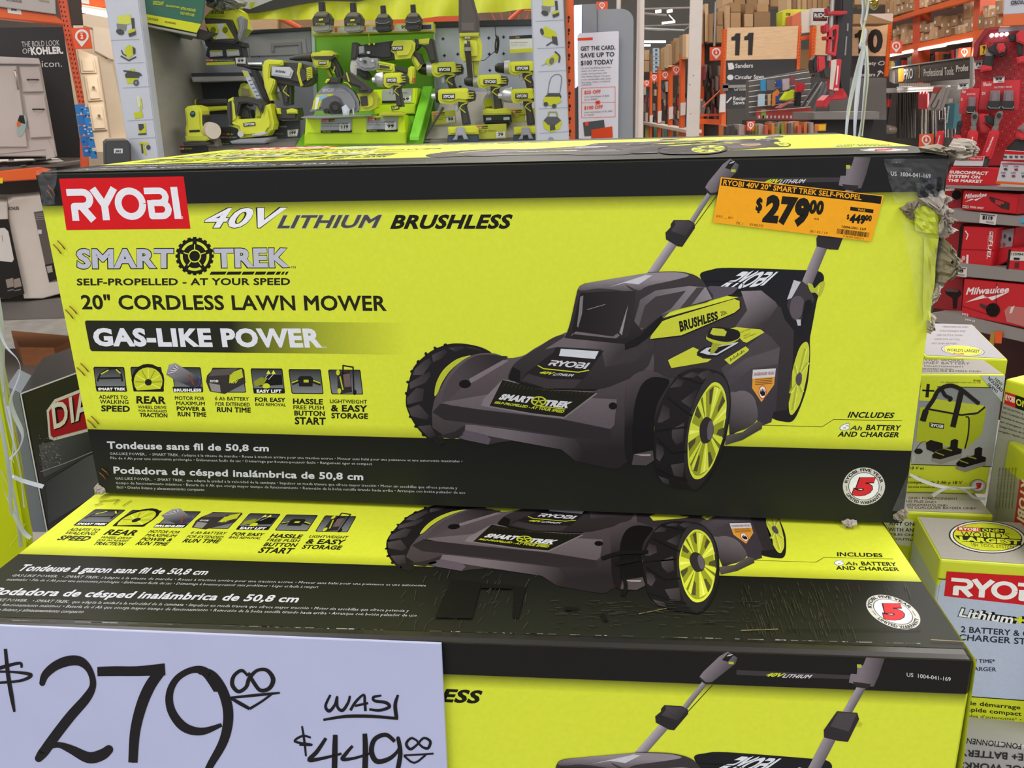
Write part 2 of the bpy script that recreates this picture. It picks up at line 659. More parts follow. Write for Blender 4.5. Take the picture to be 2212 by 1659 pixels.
for k in range(5):
 a = math.radians(72 * k - 90)
 p.line([(wx + 10 * math.cos(a), wy + 10 * math.sin(a)), (wx + 32 * math.cos(a), wy + 32 * math.sin(a))], 9, '15150f', 6)
 p.line([(wx + 13 * math.cos(a), wy + 13 * math.sin(a)), (wx + 25 * math.cos(a), wy + 25 * math.sin(a))], 2.2, 'd4de3c', 7)
p.ring(wx, wy, 14, 14, .82, 'd4de3c', 7)
xs = [455, 491, 524, 552, 577, 597, 609, 617, 625]
for a, b in zip(xs, xs[1:]):
 p.poly([(a + 2, 586.5), (b - 1, 586.3), (b - 5, 593), (a - 2, 593.3)], '15150f', 4)
p.text('SELF-PROPELLED - AT YOUR SPEED', ((166, 601.5), (627, 600.5), (627, 615.5), (166.5, 616.5)), '1d1f10', 3, .03)
p.text('20" CORDLESS LAWN MOWER', ((174, 637), (834, 638.5), (836, 671.5), (178, 668)), '1d1f10', 3, .025)

# ---- power strip
p = sheet('slogan_strip')
p.poly([(188, 692), (500, 694), (500, 761.5), (199, 758.5), (195, 754), (184, 697), (185, 693)], '22241a', 2)
p.poly([(500, 694), (882, 697), (886, 766), (500, 761.5)], '22241a', 2, ((500, 730), (884, 730), 'd4de3c', 16))
p.text('GAS-LIKE POWER', ((199, 708.5), (692, 709.5), (698, 751), (204, 747.5)), 'dcdfe9', 3, .05)
p.t('TM', 698, 752, 706, 3.5, 'dcdfe9', 3)

# ---- seven feature tiles
p = sheet('feature_icons')
tiles = [(202, 792, 67, 0), (282, 792, 67, 0), (371, 792.5, 63, 0), (458, 794, 68, 0), (541.5, 795.5, 69, 0), (623.5, 797, 70, 0), (709, 798, 70, 0)]
def tile(x, y, w, h=54):
 q = [(x + 2, y), (x + w - 2, y + .4), (x + w, y + 3), (x + w + 5.5, y + h - 2), (x + w + 4, y + h), (x + 9, y + h - .5), (x + 6.5, y + h - 3), (x, y + 3)]
 p.poly(q, '15150f', 2)
 c = [(x + w / 2 + 3 + (a - x - w / 2 - 3) * .95, y + h / 2 + (b - y - h / 2) * .93) for a, b in q]
 p.poly(c, '2c2e30', 3, ((x, y), (x, y + h), '7c8084', 6))
for x, y, ww, _ in tiles:
 tile(x, y, ww)
Q = lambda *pp: [(130 + x / 2.765, 650 + y / 2.765) for x, y in pp]
p.line(smooth(Q((225, 480), (240, 440), (290, 408), (340, 405), (365, 440), (372, 480))), 4, '1a1a18', 4)
p.line(Q((245, 437), (290, 412)), 2.5, 'c6d028', 5)
p.line(Q((335, 408), (362, 432)), 2.5, 'c6d028', 5)
p.line(Q((235, 462), (370, 458)), 4, '1a1a18', 4)
p.poly(Q((212, 508), (395, 508), (402, 540), (220, 540)), '15150f', 5)
p.t('SMART TREK', *Q((228, 534))[0], Q((392, 0))[0][0], 6, 'f0f0f4', 6, .05)
p.poly(Q(*[(525 + 98 * math.cos(t), 470 + 95 * math.sin(t)) for t in (math.pi + k * math.pi / 10 for k in range(11))], (618, 540), (440, 540)), '15150f', 4)
cw = Q((528, 485))[0]
p.poly(Q(*[(527 + 86 * math.cos(t), 480 + 84 * math.sin(t)) for t in (math.pi * .78 + k * math.pi * 1.4 / 14 for k in range(15))]), 'c3cb2e', 5)
for k in range(9):
 a = math.pi * .85 + k * math.pi * 1.3 / 8
 p.line([(cw[0] + 8 * math.cos(a), cw[1] + 8 * math.sin(a)), (cw[0] + 29 * math.cos(a), cw[1] + 29 * math.sin(a))], 1.8, '8c9420' if k % 2 else 'e4ec60', 6)
p.poly(ellipse(cw[0], cw[1], 7.5, 7), '1c1c18', 7)
p.poly(Q((635, 440), (650, 380), (690, 370), (850, 470), (840, 515), (800, 520), (690, 475)), '9a98a0', 4, (Q((690, 370))[0], Q((740, 500))[0], '3a3840', 6))
for k in range(8):
 p.line(Q((640 + k * 7, 440 - k * 8), (690 + k * 2, 425 - k * 3)), 1.1, 'ececf2' if k % 2 else '55555c', 5)
p.line(Q((770, 440), (800, 500)), 3, '8a3c2c', 5)
p.line(smooth(Q((815, 440), (835, 470), (825, 505), (800, 515))), 1.6, '3c449c', 5)
p.poly(Q((672, 512), (848, 512), (853, 545), (678, 545)), '15150f', 5)
p.t('BRUSHLESS', *Q((680, 541))[0], Q((845, 0))[0][0], 6.5, 'f0f0f4', 6, .05)
p.poly(Q((878, 445), (915, 405), (1060, 400), (1100, 410), (1108, 490), (985, 555), (895, 540), (872, 480)), '35302f', 4)
p.poly(Q((905, 410), (1060, 402), (1020, 440), (890, 450)), '57504f', 5)
p.poly(Q((1015, 430), (1085, 405), (1095, 455), (1010, 492)), 'b8c22c', 5)
p.t('40V', *Q((1020, 492))[0], Q((1060, 0))[0][0], 7, 'd9e23c', 6, .02, .3)
p.poly(Q((890, 490), (955, 500), (960, 545), (905, 538)), '8e8a88', 5)
p.t('RYOBI', *Q((897, 485))[0], Q((945, 0))[0][0], 5, 'd8d8dc', 6, .04)
p.poly(Q((1185, 465), (1250, 440), (1325, 440), (1330, 500), (1190, 510)), '121212', 4)
p.poly(Q((1158, 480), (1200, 455), (1240, 460), (1215, 500), (1165, 510)), '8a9226', 5)
p.poly(ellipse(*Q((1232, 508))[0], 8, 6), 'c8d22e', 5)
for x in (1245, 1275):
 p.poly(Q((x, 412), (x + 14, 436), (x - 13, 436)), 'd9e23c', 5)
 p.line(Q((x, 436), (x - 30, 470)), 1.4, 'c2c2ca', 5)
p.poly(Q((1152, 520), (1335, 520), (1341, 552), (1158, 552)), '15150f', 5)
p.t('EASY LIFT', *Q((1175, 548))[0], Q((1323, 0))[0][0], 7, 'f0f0f4', 6, .05)
p.line(Q((1385, 492), (1430, 475), (1500, 475), (1558, 495)), 8, '1c1a1a', 4)
p.poly(Q((1422, 460), (1435, 448), (1498, 448), (1512, 462), (1508, 510), (1428, 510)), '1c1a1a', 5)
p.rect(*Q((1455, 470))[0], *Q((1485, 486))[0], 'b4be2c', 6)
p.line(Q((1385, 488), (1422, 474)), 3, 'b4be2c', 6)
p.line(Q((1512, 474), (1556, 490)), 3, 'b4be2c', 6)
p.line(Q((1690, 470), (1690, 385), (1750, 395), (1755, 545)), 3, '161414', 4)
p.poly(Q((1655, 430), (1730, 415), (1745, 545), (1660, 555)), '2b2623', 4)
p.poly(Q((1690, 440), (1730, 432), (1738, 510), (1700, 515)), '6a5a5c', 5)
p.line(Q((1672, 450), (1690, 530)), 3, 'b4be2c', 5)
for c in ((1660, 427), (1668, 537), (1760, 545)):
 p.poly(ellipse(*Q(c)[0], 4, 6), 'c3cb2e' if c[0] < 1700 else '161414', 5)
caps = [
 [('ADAPTS TO', 214, 276, 861.6, 8), ('WALKING', 216, 278, 872, 8.6), ('SPEED', 219, 281, 889, 13.4)],
 [('REAR', 295, 359, 872, 16.3), ('WHEEL DRIVE', 298, 360, 882.5, 6.4), ('FOR INCREASED', 300, 361, 890, 5.2), ('TRACTION', 302, 362, 901, 9)],
 [('MOTOR FOR', 378, 442, 864, 8), ('MAXIMUM', 381, 443, 875, 8), ('POWER &', 382, 445, 887, 9), ('RUN TIME', 384, 446, 899.5, 9.8)],
 [('6 Ah BATTERY', 465, 538, 865, 8), ('FOR EXTENDED', 466, 540, 877, 8), ('RUN TIME', 469, 542, 890.5, 11.2)],
 [('FOR EASY', 551, 617, 868, 9.6), ('BAG REMOVAL', 552, 618, 877, 6.6)],
 [('HASSLE', 633, 698, 873, 12), ('FREE PUSH', 634, 700, 884, 8.5), ('BUTTON', 636, 702, 898, 11), ('START', 637, 704, 917, 16)],
 [('LIGHTWEIGHT', 713, 793, 871, 8), ('& EASY', 715, 794, 889, 14.5), ('STORAGE', 716, 795, 904, 12)]]
for col in caps:
 for s_, x0, x1, y, h in col:
  p.t(s_, x0, y - .6, x1, h, '1d1f10', 3, .022 if h < 9 else .04, 0, y + .8)

# ---- contents note
p = sheet('contents_note')
p.text('INCLUDES', ((1834, 889), (1932, 891), (1930, 903), (1831.5, 902)), '1d1f10', 3, .035, .15)
p.line([(1642, 918), (1776, 921.5), (1800, 906), (1948, 908)], 1.1, '2a2c14', 3)
p.text('6', ((1815, 912.5), (1838, 913.5), (1836, 930), (1813, 929.5)), '8e94a0', 2, .08, .15)
p.text('6', ((1817, 914), (1836, 915), (1834.5, 928.5), (1815.5, 928)), 'f4f4fa', 3, .03, .15)
p.text('Ah', ((1838, 918.5), (1863, 919.5), (1862, 929.5), (1836, 929)), '44463a', 3, .03, .15)
p.text('BATTERY', ((1872, 917), (1946.5, 918.5), (1944.5, 930), (1870.5, 929)), '1d1f10', 3, .035, .1)
p.text('AND CHARGER', ((1812, 931.5), (1944, 933.5), (1942, 944.5), (1809.5, 943)), '1d1f10', 3, .035, .1)
p = sheet('stock_number')
p.text('US  1004-041-169', ((1924, 370), (2010, 376), (2010, 385), (1924, 379)), 'c3c6cc', 3, .01)

# ---- warranty badge
p = sheet('warranty_badge')
bx, by = 1866, 1050
p.poly(ellipse(bx, by, 46.5, 41.5, 40), '3c3c3c', 2)
p.poly(ellipse(bx, by, 45.5, 40.5, 40), 'c9c8c4', 3)
p.poly(ellipse(bx, by, 33.5, 30.2, 36), '2c2c30', 4)
p.poly(ellipse(bx, by, 32.2, 29, 36), 'e6e6ec', 5)
p.text('5', ((1848, 1030.5), (1891, 1030.5), (1884, 1071), (1841, 1071)), '2a1a1c', 6, .1, .1)
p.text('5', ((1850, 1031.5), (1890, 1031.5), (1882, 1070), (1843, 1070)), 'cf2a33', 7, .06, .1)
p.arctext('RYOBI. FIVE YEAR', bx, by, 36, 32.2, 168, 12, .2, '1c1c1c', 6, .03)
p.arctext('LIMITED WARRANTY', bx, by, 43, 38.8, 206, 334, .17, '1c1c1c', 6, .03, True)
for sgn in (-1, 1):
 p.line([(bx + sgn * 38, by - 1), (bx + sgn * 36.5, by + 10)], 1, '2c2c2c', 6)

# ---- translations on the lower band (two slightly different printings)
def translations(key, first, l1, l2):
 p = sheet(key)
 p.text(first, ((231, 953), (581, 961), (581, 975), (232.5, 969)), 'c6c9d6', 3, .03)
 p.text(l1, ((237, 976.5), (999, 993.5), (999, 998.5), (237.5, 982)), 'b9bcc6', 3, .0)
 p.text(l2, ((239, 986), (804, 999), (804, 1004.3), (239.5, 991.5)), 'b9bcc6', 3, .0)
 p.text('Podadora de césped inalámbrica de 50,8 cm', ((245, 1007.5), (785, 1022), (785, 1037), (246, 1022.5)), 'c6c9d6', 3, .03)
 p.text('GAS-LIKE POWER..  • SMART TREK.. que adapta la unidad a la velocidad de la caminata • Impulsor en rueda trasera que ofrece mayor tracción • Motor sin escobillas que ofrece potencia y',
           ((248.5, 1030), (988, 1051), (988, 1056.5), (249, 1035.5)), 'b9bcc6', 3)
 p.text('tiempo de funcionamiento máximos • Batería de 6 Ah que otorga mayor tiempo de funcionamiento • Remoción de la bolsa sencilla tirando hacia arriba • Arranque con botón pulsador de uso',
           ((250.5, 1039.5), (1005.5, 1061), (1005.5, 1066.5), (251, 1045)), 'b9bcc6', 3)
 p.text('fácil • Diseño liviano y almacenamiento compacto', ((252, 1049), (442, 1054.8), (442, 1060.3), (252.5, 1054.5)), 'b9bcc6', 3)
translations('translated_text', 'Tondeuse sans fil de 50,8 cm',
             "GAS-LIKE POWER..  • SMART TREK.. s'adapte à la vitesse de marche • Roues à traction arrière pour une traction accrue • Moteur sans balai pour une puissance et une autonomie maximales •",
             'Pile de 6 Ah pour une autonomie prolongée • Enlèvement facile du sac • Démarrage par bouton-poussoir facile • Rangement éger et compact')
translations('translated_text_top', 'Tondeuse à gazon sans fil de 50,8 cm',
             "GAS-LIKE POWER.  • SMART TREK. s'adapte à la vitesse de marche • Roues à traction arrière pour une traction accrue • Moteur sans balai pour une puissance et une autonomie",
             'maximales • Pile de 6 Ah pour une autonomie prolongée • Enlèvement facile du sac • Démarrage à bouton-poussoir sans problèmes • Léger et facile à rangert')

# ---- the mower picture
p = sheet('mower_picture')
D0, D1, D2, D3 = '1b191b', '332e31', '4a4347', '6a6166'
sm = lambda pts, n=4: smooth(pts, n, True)
# handle, crossbar, clamps
p.poly(B_((740, 165), (1415, 160), (1415, 190), (740, 200)), '3b373a', 3)
p.text('40V', B_((925, 172), (1020, 172), (1008, 200), (912, 200)), 'c9d32c', 4, .05, .3)
p.text('LITHIUM', B_((1022, 176), (1180, 172), (1172, 198), (1012, 202)), 'd6d6da', 4, .02, .3)
def bar(a, b, w, c0, c1, lay):
 (ax, ay), (bx, by) = a, b
 L = math.hypot(bx - ax, by - ay)
 nx, ny = -(by - ay) / L * w / 2, (bx - ax) / L * w / 2
 q = [(ax + nx, ay + ny), (bx + nx, by + ny), (bx - nx, by - ny), (ax - nx, ay - ny)]
 mx, my = (ax + bx) / 2, (ay + by) / 2
 p.poly(q, c0, lay, ((mx + nx, my + ny), (mx - nx, my - ny), c1, 5))
b_ = lambda x, y: B_((x, y))[0]
bar(b_(575, 235), b_(435, 455), 11, 'a39ca2', '5a5458', 4)
p.line(B_((600, 280), (520, 390), (440, 500)), 1.6, '2b2829', 4)
p.poly(B_((688, 38), (745, 78), (735, 120), (598, 258), (560, 262), (524, 226), (545, 190), (640, 75)), '7e767c', 5, (b_(600, 130), b_(680, 190), '4b4549', 5))
p.poly(B_((690, 50), (722, 62), (690, 110), (655, 100)), '1a1a1a', 6)
for k in range(4):
 p.line(B_((684 + k * 7, 72 - k * 2), (696 + k * 7, 60 - k * 2)), .9, 'd8d8d8', 7)
p.rect(*b_(694, 108), *b_(724, 126), 'aeb83a', 7)
p.poly(B_((524, 226), (560, 262), (598, 258), (590, 275), (560, 278), (530, 255)), '2a2728', 6)
bar(b_(330, 570), b_(170, 800), 19, 'b4acb2', '6a6468', 4)
p.poly(B_((318, 440), (420, 440), (455, 462), (458, 492), (375, 615), (345, 612), (268, 566), (265, 522), (298, 488), (300, 466)), '2a2729', 6)
p.poly(B_((325, 446), (418, 445), (450, 466), (395, 545), (300, 510), (330, 470)), '4c464a', 7, (b_(330, 450), b_(400, 540), '353033', 4))
bar(b_(1478, 230), b_(1330, 560), 17, 'a39ca2', '5a5458', 4)
p.poly(B_((1500, 28), (1608, 30), (1575, 150), (1545, 232), (1480, 232), (1398, 212), (1410, 150), (1445, 150), (1448, 92), (1482, 84)), '7a7278', 5, (b_(1470, 120), b_(1590, 140), '4a4448', 5))
p.rect(*b_(1446, 80), *b_(1472, 104), 'aeb83a', 6)
p.poly(B_((1420, 205), (1530, 215), (1510, 250), (1440, 242)), '2a2728', 6)
bar(b_(1300, 590), b_(1180, 880), 23, '9a9298', '625b60', 6)
p.poly(B_((1330, 420), (1450, 425), (1460, 470), (1395, 635), (1340, 632), (1254, 612), (1252, 560), (1285, 500)), '2f2b2d', 7)
p.poly(B_((1335, 426), (1446, 430), (1400, 560), (1290, 530)), '4a4448', 8)
p.poly(B_((1440, 470), (1480, 500), (1470, 525), (1425, 520)), 'b8c23a', 6)
# grass bag
p.poly(sm(B_((490, 800), (560, 766), (690, 752), (1180, 768), (1268, 775), (1300, 805), (1296, 850), (1258, 960), (1235, 1080), (1212, 1200), (1190, 1290), (1030, 1240), (960, 980), (700, 940), (560, 900))), '1b1c20', 5)
p.mark(B_((770, 776), (1004, 778), (905, 868), (560, 912)), 'dadfe6', 6)
p.poly(B_((700, 905), (860, 880), (930, 840), (760, 850)), '1b1c20', 6)
p.line(smooth(B_((520, 840), (740, 848), (772, 862), (750, 900), (680, 935))), 1.8, '0c0c0e', 7)
# yellow knob and bracket right
p.poly(sm(B_((1196, 855), (1225, 860), (1240, 885), (1275, 850), (1304, 842), (1303, 880), (1275, 938), (1245, 915), (1215, 910))), 'b0b93a', 9)
p.line(B_((1270, 870), (1262, 915)), 2.5, 'd6de5c', 10)
p.poly(B_((1100, 830), (1160, 840), (1210, 880), (1240, 960), (1190, 1060), (1130, 1110), (1090, 1080), (1060, 1000), (1075, 930)), '3a3539', 8)
p.poly(B_((1105, 832), (1150, 845), (1090, 950), (1060, 960)), 'bdbcc4', 9)
p.poly(sm(B_((1090, 960), (1130, 935), (1165, 955), (1172, 1010), (1150, 1070), (1110, 1090), (1080, 1040))), '585157', 9)
p.poly(sm(B_((1165, 1000), (1200, 960), (1225, 985), (1190, 1080), (1160, 1120))), '17171a', 9)
p.poly(B_((1120, 1090), (1150, 1090), (1150, 1130), (1130, 1130)), 'b8b6be', 10)
# rear wheel right
p.poly(sm(C_((1390, 170), (1480, 190), (1590, 185), (1640, 175), (1655, 250), (1655, 420), (1630, 640), (1560, 850), (1500, 950), (1420, 955), (1330, 930), (1310, 880), (1350, 600))), '1e1c20', 7)
p.poly(sm(C_((1620, 240), (1648, 290), (1645, 420), (1618, 600), (1570, 780), (1520, 870), (1488, 895), (1468, 850), (1470, 700), (1500, 500), (1560, 300))), 'c3cb3c', 8)
for a, b in (((1545, 570), (1615, 300)), ((1545, 570), (1500, 850)), ((1545, 560), (1635, 430)), ((1540, 600), (1475, 700)), ((1550, 600), (1585, 690)), ((1535, 540), (1520, 450))):
 p.line(C_(a, b), [2, 6], 'a7b034', 9)
 p.line(C_((a[0] + 12, a[1]), (b[0] + 14, b[1])), [1, 2.5], 'dde566', 10)
p.poly(sm(C_((1560, 515), (1582, 530), (1580, 600), (1555, 635), (1530, 600), (1532, 550))), '504a50', 11)
# deck and side body
p.poly(B_((0, 1250), (60, 1240), (130, 1190), (250, 1080), (760, 940), (900, 900), (960, 980), (1020, 1010), (1045, 1090), (1105, 1165), (1100, 1300), (1090, 1560), (1060, 1680), (830, 1720), (760, 1760), (300, 1840), (0, 1700)), '3b3539', 8, (b_(500, 1000), b_(500, 1700), '2e292c', 6))
p.poly(B_((760, 905), (890, 900), (985, 975), (1000, 1000), (900, 1150), (720, 1140), (800, 1030)), '8a8288', 9, (b_(760, 905), b_(900, 1120), '3b3539', 6))
p.poly(C_((1215, 130), (1300, 190), (1388, 290), (1370, 480), (1355, 860), (1330, 870), (1310, 960), (1230, 990), (1180, 940), (1190, 800), (1110, 690), (1000, 680), (940, 720), (900, 560), (860, 480), (1040, 330), (1240, 160)), '4a4448', 9, (C_((1000, 300))[0], C_((1300, 900))[0], '37323a', 6))
p.poly(C_((900, 520), (1080, 390), (1388, 290), (1370, 440), (1130, 480), (930, 640)), '575055', 10, (C_((1100, 380))[0], C_((1100, 560))[0], '474147', 4))
p.poly(sm(C_((940, 1130), (935, 730), (990, 690), (1060, 678), (1130, 710), (1175, 790), (1185, 930), (1100, 1010), (980, 1060))), '6a6267', 10, (C_((1060, 700))[0], C_((960, 1060))[0], '2c272a', 8))
p.poly(C_((900, 1080), (1050, 1050), (1190, 950), (1232, 965), (1225, 1020), (1050, 1120), (900, 1165)), '59524f', 11, (C_((1000, 1040))[0], C_((1060, 1150))[0], '2c2829', 4))
p.poly(C_((1145, 490), (1350, 478), (1335, 625), (1222, 780), (1138, 655)), 'd8973a', 12)
p.poly(C_((1145, 490), (1350, 478), (1343, 552), (1140, 570)), 'c9c8cc', 13)
p.text('DANGER/DANGER / PELIGRO', C_((1155, 518), (1338, 505), (1336, 532), (1155, 545)), '8c2026', 14, .02)
for k in range(4):
 p.line(C_((1165, 578 + k * 15), (1318, 566 + k * 15)), 1.6, '7a4a1a', 14)
cx_, cy_ = C_((1232, 690))[0]
p.poly(ellipse(cx_, cy_, 8.5, 14.5), 'c43a2c', 14)
p.poly(ellipse(cx_, cy_, 7, 12.5), 'e8e4e0', 15)
p.poly(C_((1215, 660), (1222, 690), (1228, 650), (1236, 685), (1246, 655), (1248, 690), (1260, 675), (1252, 720), (1225, 725), (1208, 700)), '1c1a1a', 16)
# front deck, hood and left wheel
p.poly(sm(A_((97, 1090), (110, 1000), (135, 900), (165, 830), (235, 760), (320, 700), (430, 660), (530, 655), (640, 672), (720, 700), (765, 735), (690, 760), (560, 800), (440, 900), (380, 1050), (350, 1250), (400, 1440), (290, 1410), (200, 1330), (140, 1240), (105, 1160))), '1c191b', 9)
for q in (((170, 850), (240, 790), (280, 770), (300, 800), (230, 900), (150, 900)), ((300, 745), (400, 700), (420, 720), (380, 770), (310, 800)), ((430, 690), (530, 672), (560, 690), (480, 720)),
          ((125, 960), (230, 900), (290, 870), (290, 910), (250, 960), (130, 1010)), ((105, 1080), (180, 1000), (240, 1010), (230, 1100), (110, 1130)), ((115, 1160), (200, 1130), (280, 1220), (260, 1250), (140, 1220)), ((190, 1300), (290, 1290), (330, 1370), (280, 1390)), ((560, 680), (650, 690), (700, 715), (620, 700))):
 p.poly(A_(*q), '4a4448', 10, (A_(q[0])[0], A_(q[3])[0], '2e292c', 4))
for k in range(13):
 a = math.radians(100 + k * 13)
 p.poly(ellipse(*A_((470 + 375 * math.cos(a) * .98, 1060 - 400 * math.sin(a)))[0], 4.4, 3.2, 8, 40 * k), '1c191b', 9)
p.poly(sm(A_((320, 1060), (335, 960), (390, 860), (480, 785), (560, 755), (605, 752), (520, 800), (440, 870), (380, 960), (345, 1040))), 'b5bd34', 11)
deck = A_((300, 1190), (325, 1080), (370, 1000), (425, 900), (505, 812), (600, 752), (700, 730), (800, 735), (895, 768), (1010, 750), (1090, 700), (1160, 660), (1240, 612), (1310, 585), (1400, 560), (1984, 480), (1984, 1520), (1880, 1560), (1800, 1590), (1740, 1632), (1560, 1600), (1420, 1570), (1310, 1480), (930, 1410), (820, 1425), (740, 1442), (560, 1405), (400, 1375), (305, 1310))
p.poly(smooth(deck[:22], 3) + deck[22:], '5b5257', 12, (A_((900, 760))[0], A_((1000, 1560))[0], '262224', 10))
p.poly(sm(A_((375, 1110), (420, 960), (520, 830), (620, 760), (720, 740), (830, 750), (880, 775), (600, 940), (520, 1010), (430, 1090))), '4a4246', 13, (A_((500, 900))[0], A_((760, 760))[0], '2f2a2c', 6))
p.poly(A_((590, 930), (860, 780), (900, 790), (640, 945), (600, 965)), '7a7076', 14)
p.poly(ellipse(*A_((558, 970))[0], 13, 9), '0f0d0e', 14)
p.poly(A_((370, 1115), (800, 1040), (1740, 1090), (1720, 1290), (1690, 1320), (1300, 1240), (700, 1170), (380, 1130)), '6a6166', 13, (A_((1000, 1050))[0], A_((1000, 1280))[0], '5a5257', 5))
p.poly(A_((305, 1190), (370, 1120), (700, 1175), (1300, 1245), (1690, 1322), (1700, 1400), (1400, 1390), (900, 1310), (400, 1250)), '2c2729', 13)
p.poly(A_((560, 1285), (640, 1290), (1290, 1380), (1420, 1400), (1540, 1580), (1420, 1570), (1310, 1480), (930, 1410), (560, 1340)), '6e656b', 14, (A_((900, 1320))[0], A_((1450, 1560))[0], '272224', 8))
p.poly(A_((480, 1370), (570, 1330), (720, 1365), (760, 1400), (740, 1442), (560, 1405)), '59505a', 15)
p.poly(A_((340, 1380), (480, 1340), (560, 1290), (540, 1370), (470, 1400)), '2a2527', 15)
# raised hood
hood = A_((895, 930), (930, 830), (1010, 760), (1160, 665), (1240, 612), (1320, 585), (1400, 600), (1984, 560), (1984, 830), (1760, 960), (1600, 1010), (1420, 1010), (1190, 1000), (1000, 960))
p.poly(sm(hood, 3), '3b3538', 15, (A_((1300, 600))[0], A_((1300, 1000))[0], '2a2527', 6))
p.poly(A_((1340, 600), (1810, 655), (1984, 560), (1984, 700), (1880, 790), (1650, 840), (1620, 700), (1280, 680), (1180, 700)), '6a6166', 16, (A_((1500, 640))[0], A_((1700, 800))[0], '3b3538', 6))
p.poly(A_((1265, 685), (1640, 710), (1580, 790), (1500, 910), (1410, 1000), (1190, 1000), (995, 940), (1040, 880), (1120, 820), (1250, 720)), '211d1f', 17)
p.poly(A_((1000, 940), (1050, 890), (1200, 930), (1470, 935), (1410, 1000), (1190, 1000)), '3a3437', 18)
p.poly(A_((1305, 695), (1600, 715), (1570, 775), (1290, 750)), 'c9ced6', 18)
p.mark(A_((1235, 783), (1535, 805), (1495, 852), (1195, 822)), 'c9c9d0', 19)
p.line(A_((1125, 825), (1170, 850), (1440, 878), (1525, 862)), 2.2, 'c3cd28', 19)
p.text('40V', A_((1155, 868), (1255, 878), (1240, 900), (1135, 888)), 'c3cd28', 19, .05, .3)
p.text('LITHIUM', A_((1262, 884), (1405, 894), (1395, 912), (1245, 902)), 'd6d6da', 19, .03, .3)
p.poly(A_((895, 930), (930, 835), (990, 870), (985, 950), (1190, 1005), (1410, 1010), (1600, 1010), (1560, 1025), (1190, 1015), (1000, 975)), '151213', 18)
# nameplate
p.poly(A_((685, 1140), (700, 1090), (850, 935), (900, 940), (1180, 1010), (1560, 1030), (1590, 1045), (1330, 1240), (1100, 1215)), '7b7277', 16)
p.poly(A_((750, 1140), (850, 938), (1180, 1015), (1580, 1035), (1330, 1225), (1100, 1200)), '1a1912', 17)
for k in range(22):
 x = 870 + k * 31
 p.line(A_((x - 14, 990 + k * 3.2), (x + 12, 955 + k * 3.6)), .9, '3d3c1c', 18)
p.text('SMART', A_((850, 1045), (1090, 1070), (1062, 1120), (822, 1090)), 'd0d0d6', 19, .07, .2)
p.text('TREK', A_((1190, 1092), (1395, 1108), (1362, 1160), (1170, 1138)), 'd0d0d6', 19, .07, .2)
nx_, ny_ = A_((1133, 1103))[0]
p.poly(ellipse(nx_, ny_, 17, 10.5), 'b9c232', 19)
p.poly(ellipse(nx_, ny_, 13, 8), '1a1912', 20)
for k in range(5):
 a = math.radians(72 * k - 90)
 p.line([(nx_, ny_), (nx_ + 14 * math.cos(a), ny_ + 8.5 * math.sin(a))], 2.6, 'b9c232', 21)
p.line(A_((1140, 1142), (1340, 1165)), 2, 'b9c232', 19)
p.text('SELF-PROPELLED - AT YOUR SPEED', A_((795, 1103), (1336, 1174), (1325, 1196), (786, 1120)), 'b9c232', 19, .05, .2)
# clear dome
p.poly(B_((250, 1080), (230, 1060), (390, 1010), (580, 960), (700, 925), (745, 880), (560, 870), (420, 930)), '57505a', 10)
dome = A_((1335, 612), (1375, 500), (1420, 300), (1440, 225), (1475, 195), (1560, 175), (1984, 105)) + B_((150, 780), (330, 775), (430, 790), (490, 820), (530, 870), (575, 958), (390, 1012), (240, 1062), (120, 1190), (0, 1250))
p.poly(smooth(dome[:7], 4) + smooth(dome[7:], 3), '3c363a', 18, (A_((1500, 180))[0], A_((1500, 640))[0], '221e20', 8))
p.poly(sm(A_((1440, 235), (1480, 195), (1620, 165), (1984, 105)) + B_((150, 785), (330, 780), (420, 800), (330, 830), (150, 870), (90, 900), (0, 860)) + A_((1880, 265), (1760, 240), (1600, 225), (1500, 240)), 3), '8d868c', 19, (A_((1600, 150))[0], A_((1600, 260))[0], '4d464a', 4))
p.poly(A_((1680, 215), (1984, 115)) + B_((120, 800), (180, 800), (90, 860), (0, 850)), 'c4c4ca', 20)
p.poly(sm(A_((1455, 272), (1500, 258), (1840, 246), (1885, 275), (1860, 430), (1832, 590), (1735, 612), (1560, 600), (1402, 574), (1420, 420)), 3), '1d191b', 20, (A_((1450, 400))[0], A_((1850, 420))[0], '2e292b', 5))
p.poly(A_((1385, 600), (1420, 560), (1710, 600), (1745, 575), (1765, 590), (1735, 615), (1390, 580)), '6d646a', 21)
p.poly(A_((1445, 400), (1455, 290), (1480, 280), (1470, 420), (1440, 530), (1430, 520)), '7a7276', 21)
p.poly(A_((1830, 350), (1780, 590), (1760, 570), (1800, 440)), '8e868c', 21)
p.line(A_((1510, 390), (1650, 350)), 1.2, '8e868c', 21)
p.poly(B_((60, 1100), (100, 960), (200, 900), (420, 870), (530, 880), (570, 955), (390, 1008), (240, 1058), (110, 1160)), '5c555a', 20, (b_(150, 1100), b_(520, 880), '8a838a', 6))
p.poly(B_((90, 1140), (130, 1000), (200, 940), (400, 900), (300, 1020), (240, 1055), (130, 1150)), '3f393d', 21)
p.poly(B_((470, 880), (520, 880), (430, 1000), (360, 1015)), '453f43', 21)
p.poly(B_((0, 1248), (100, 1195), (150, 1140), (240, 1062), (250, 1085), (150, 1210), (80, 1262), (0, 1290)), '171416', 21)
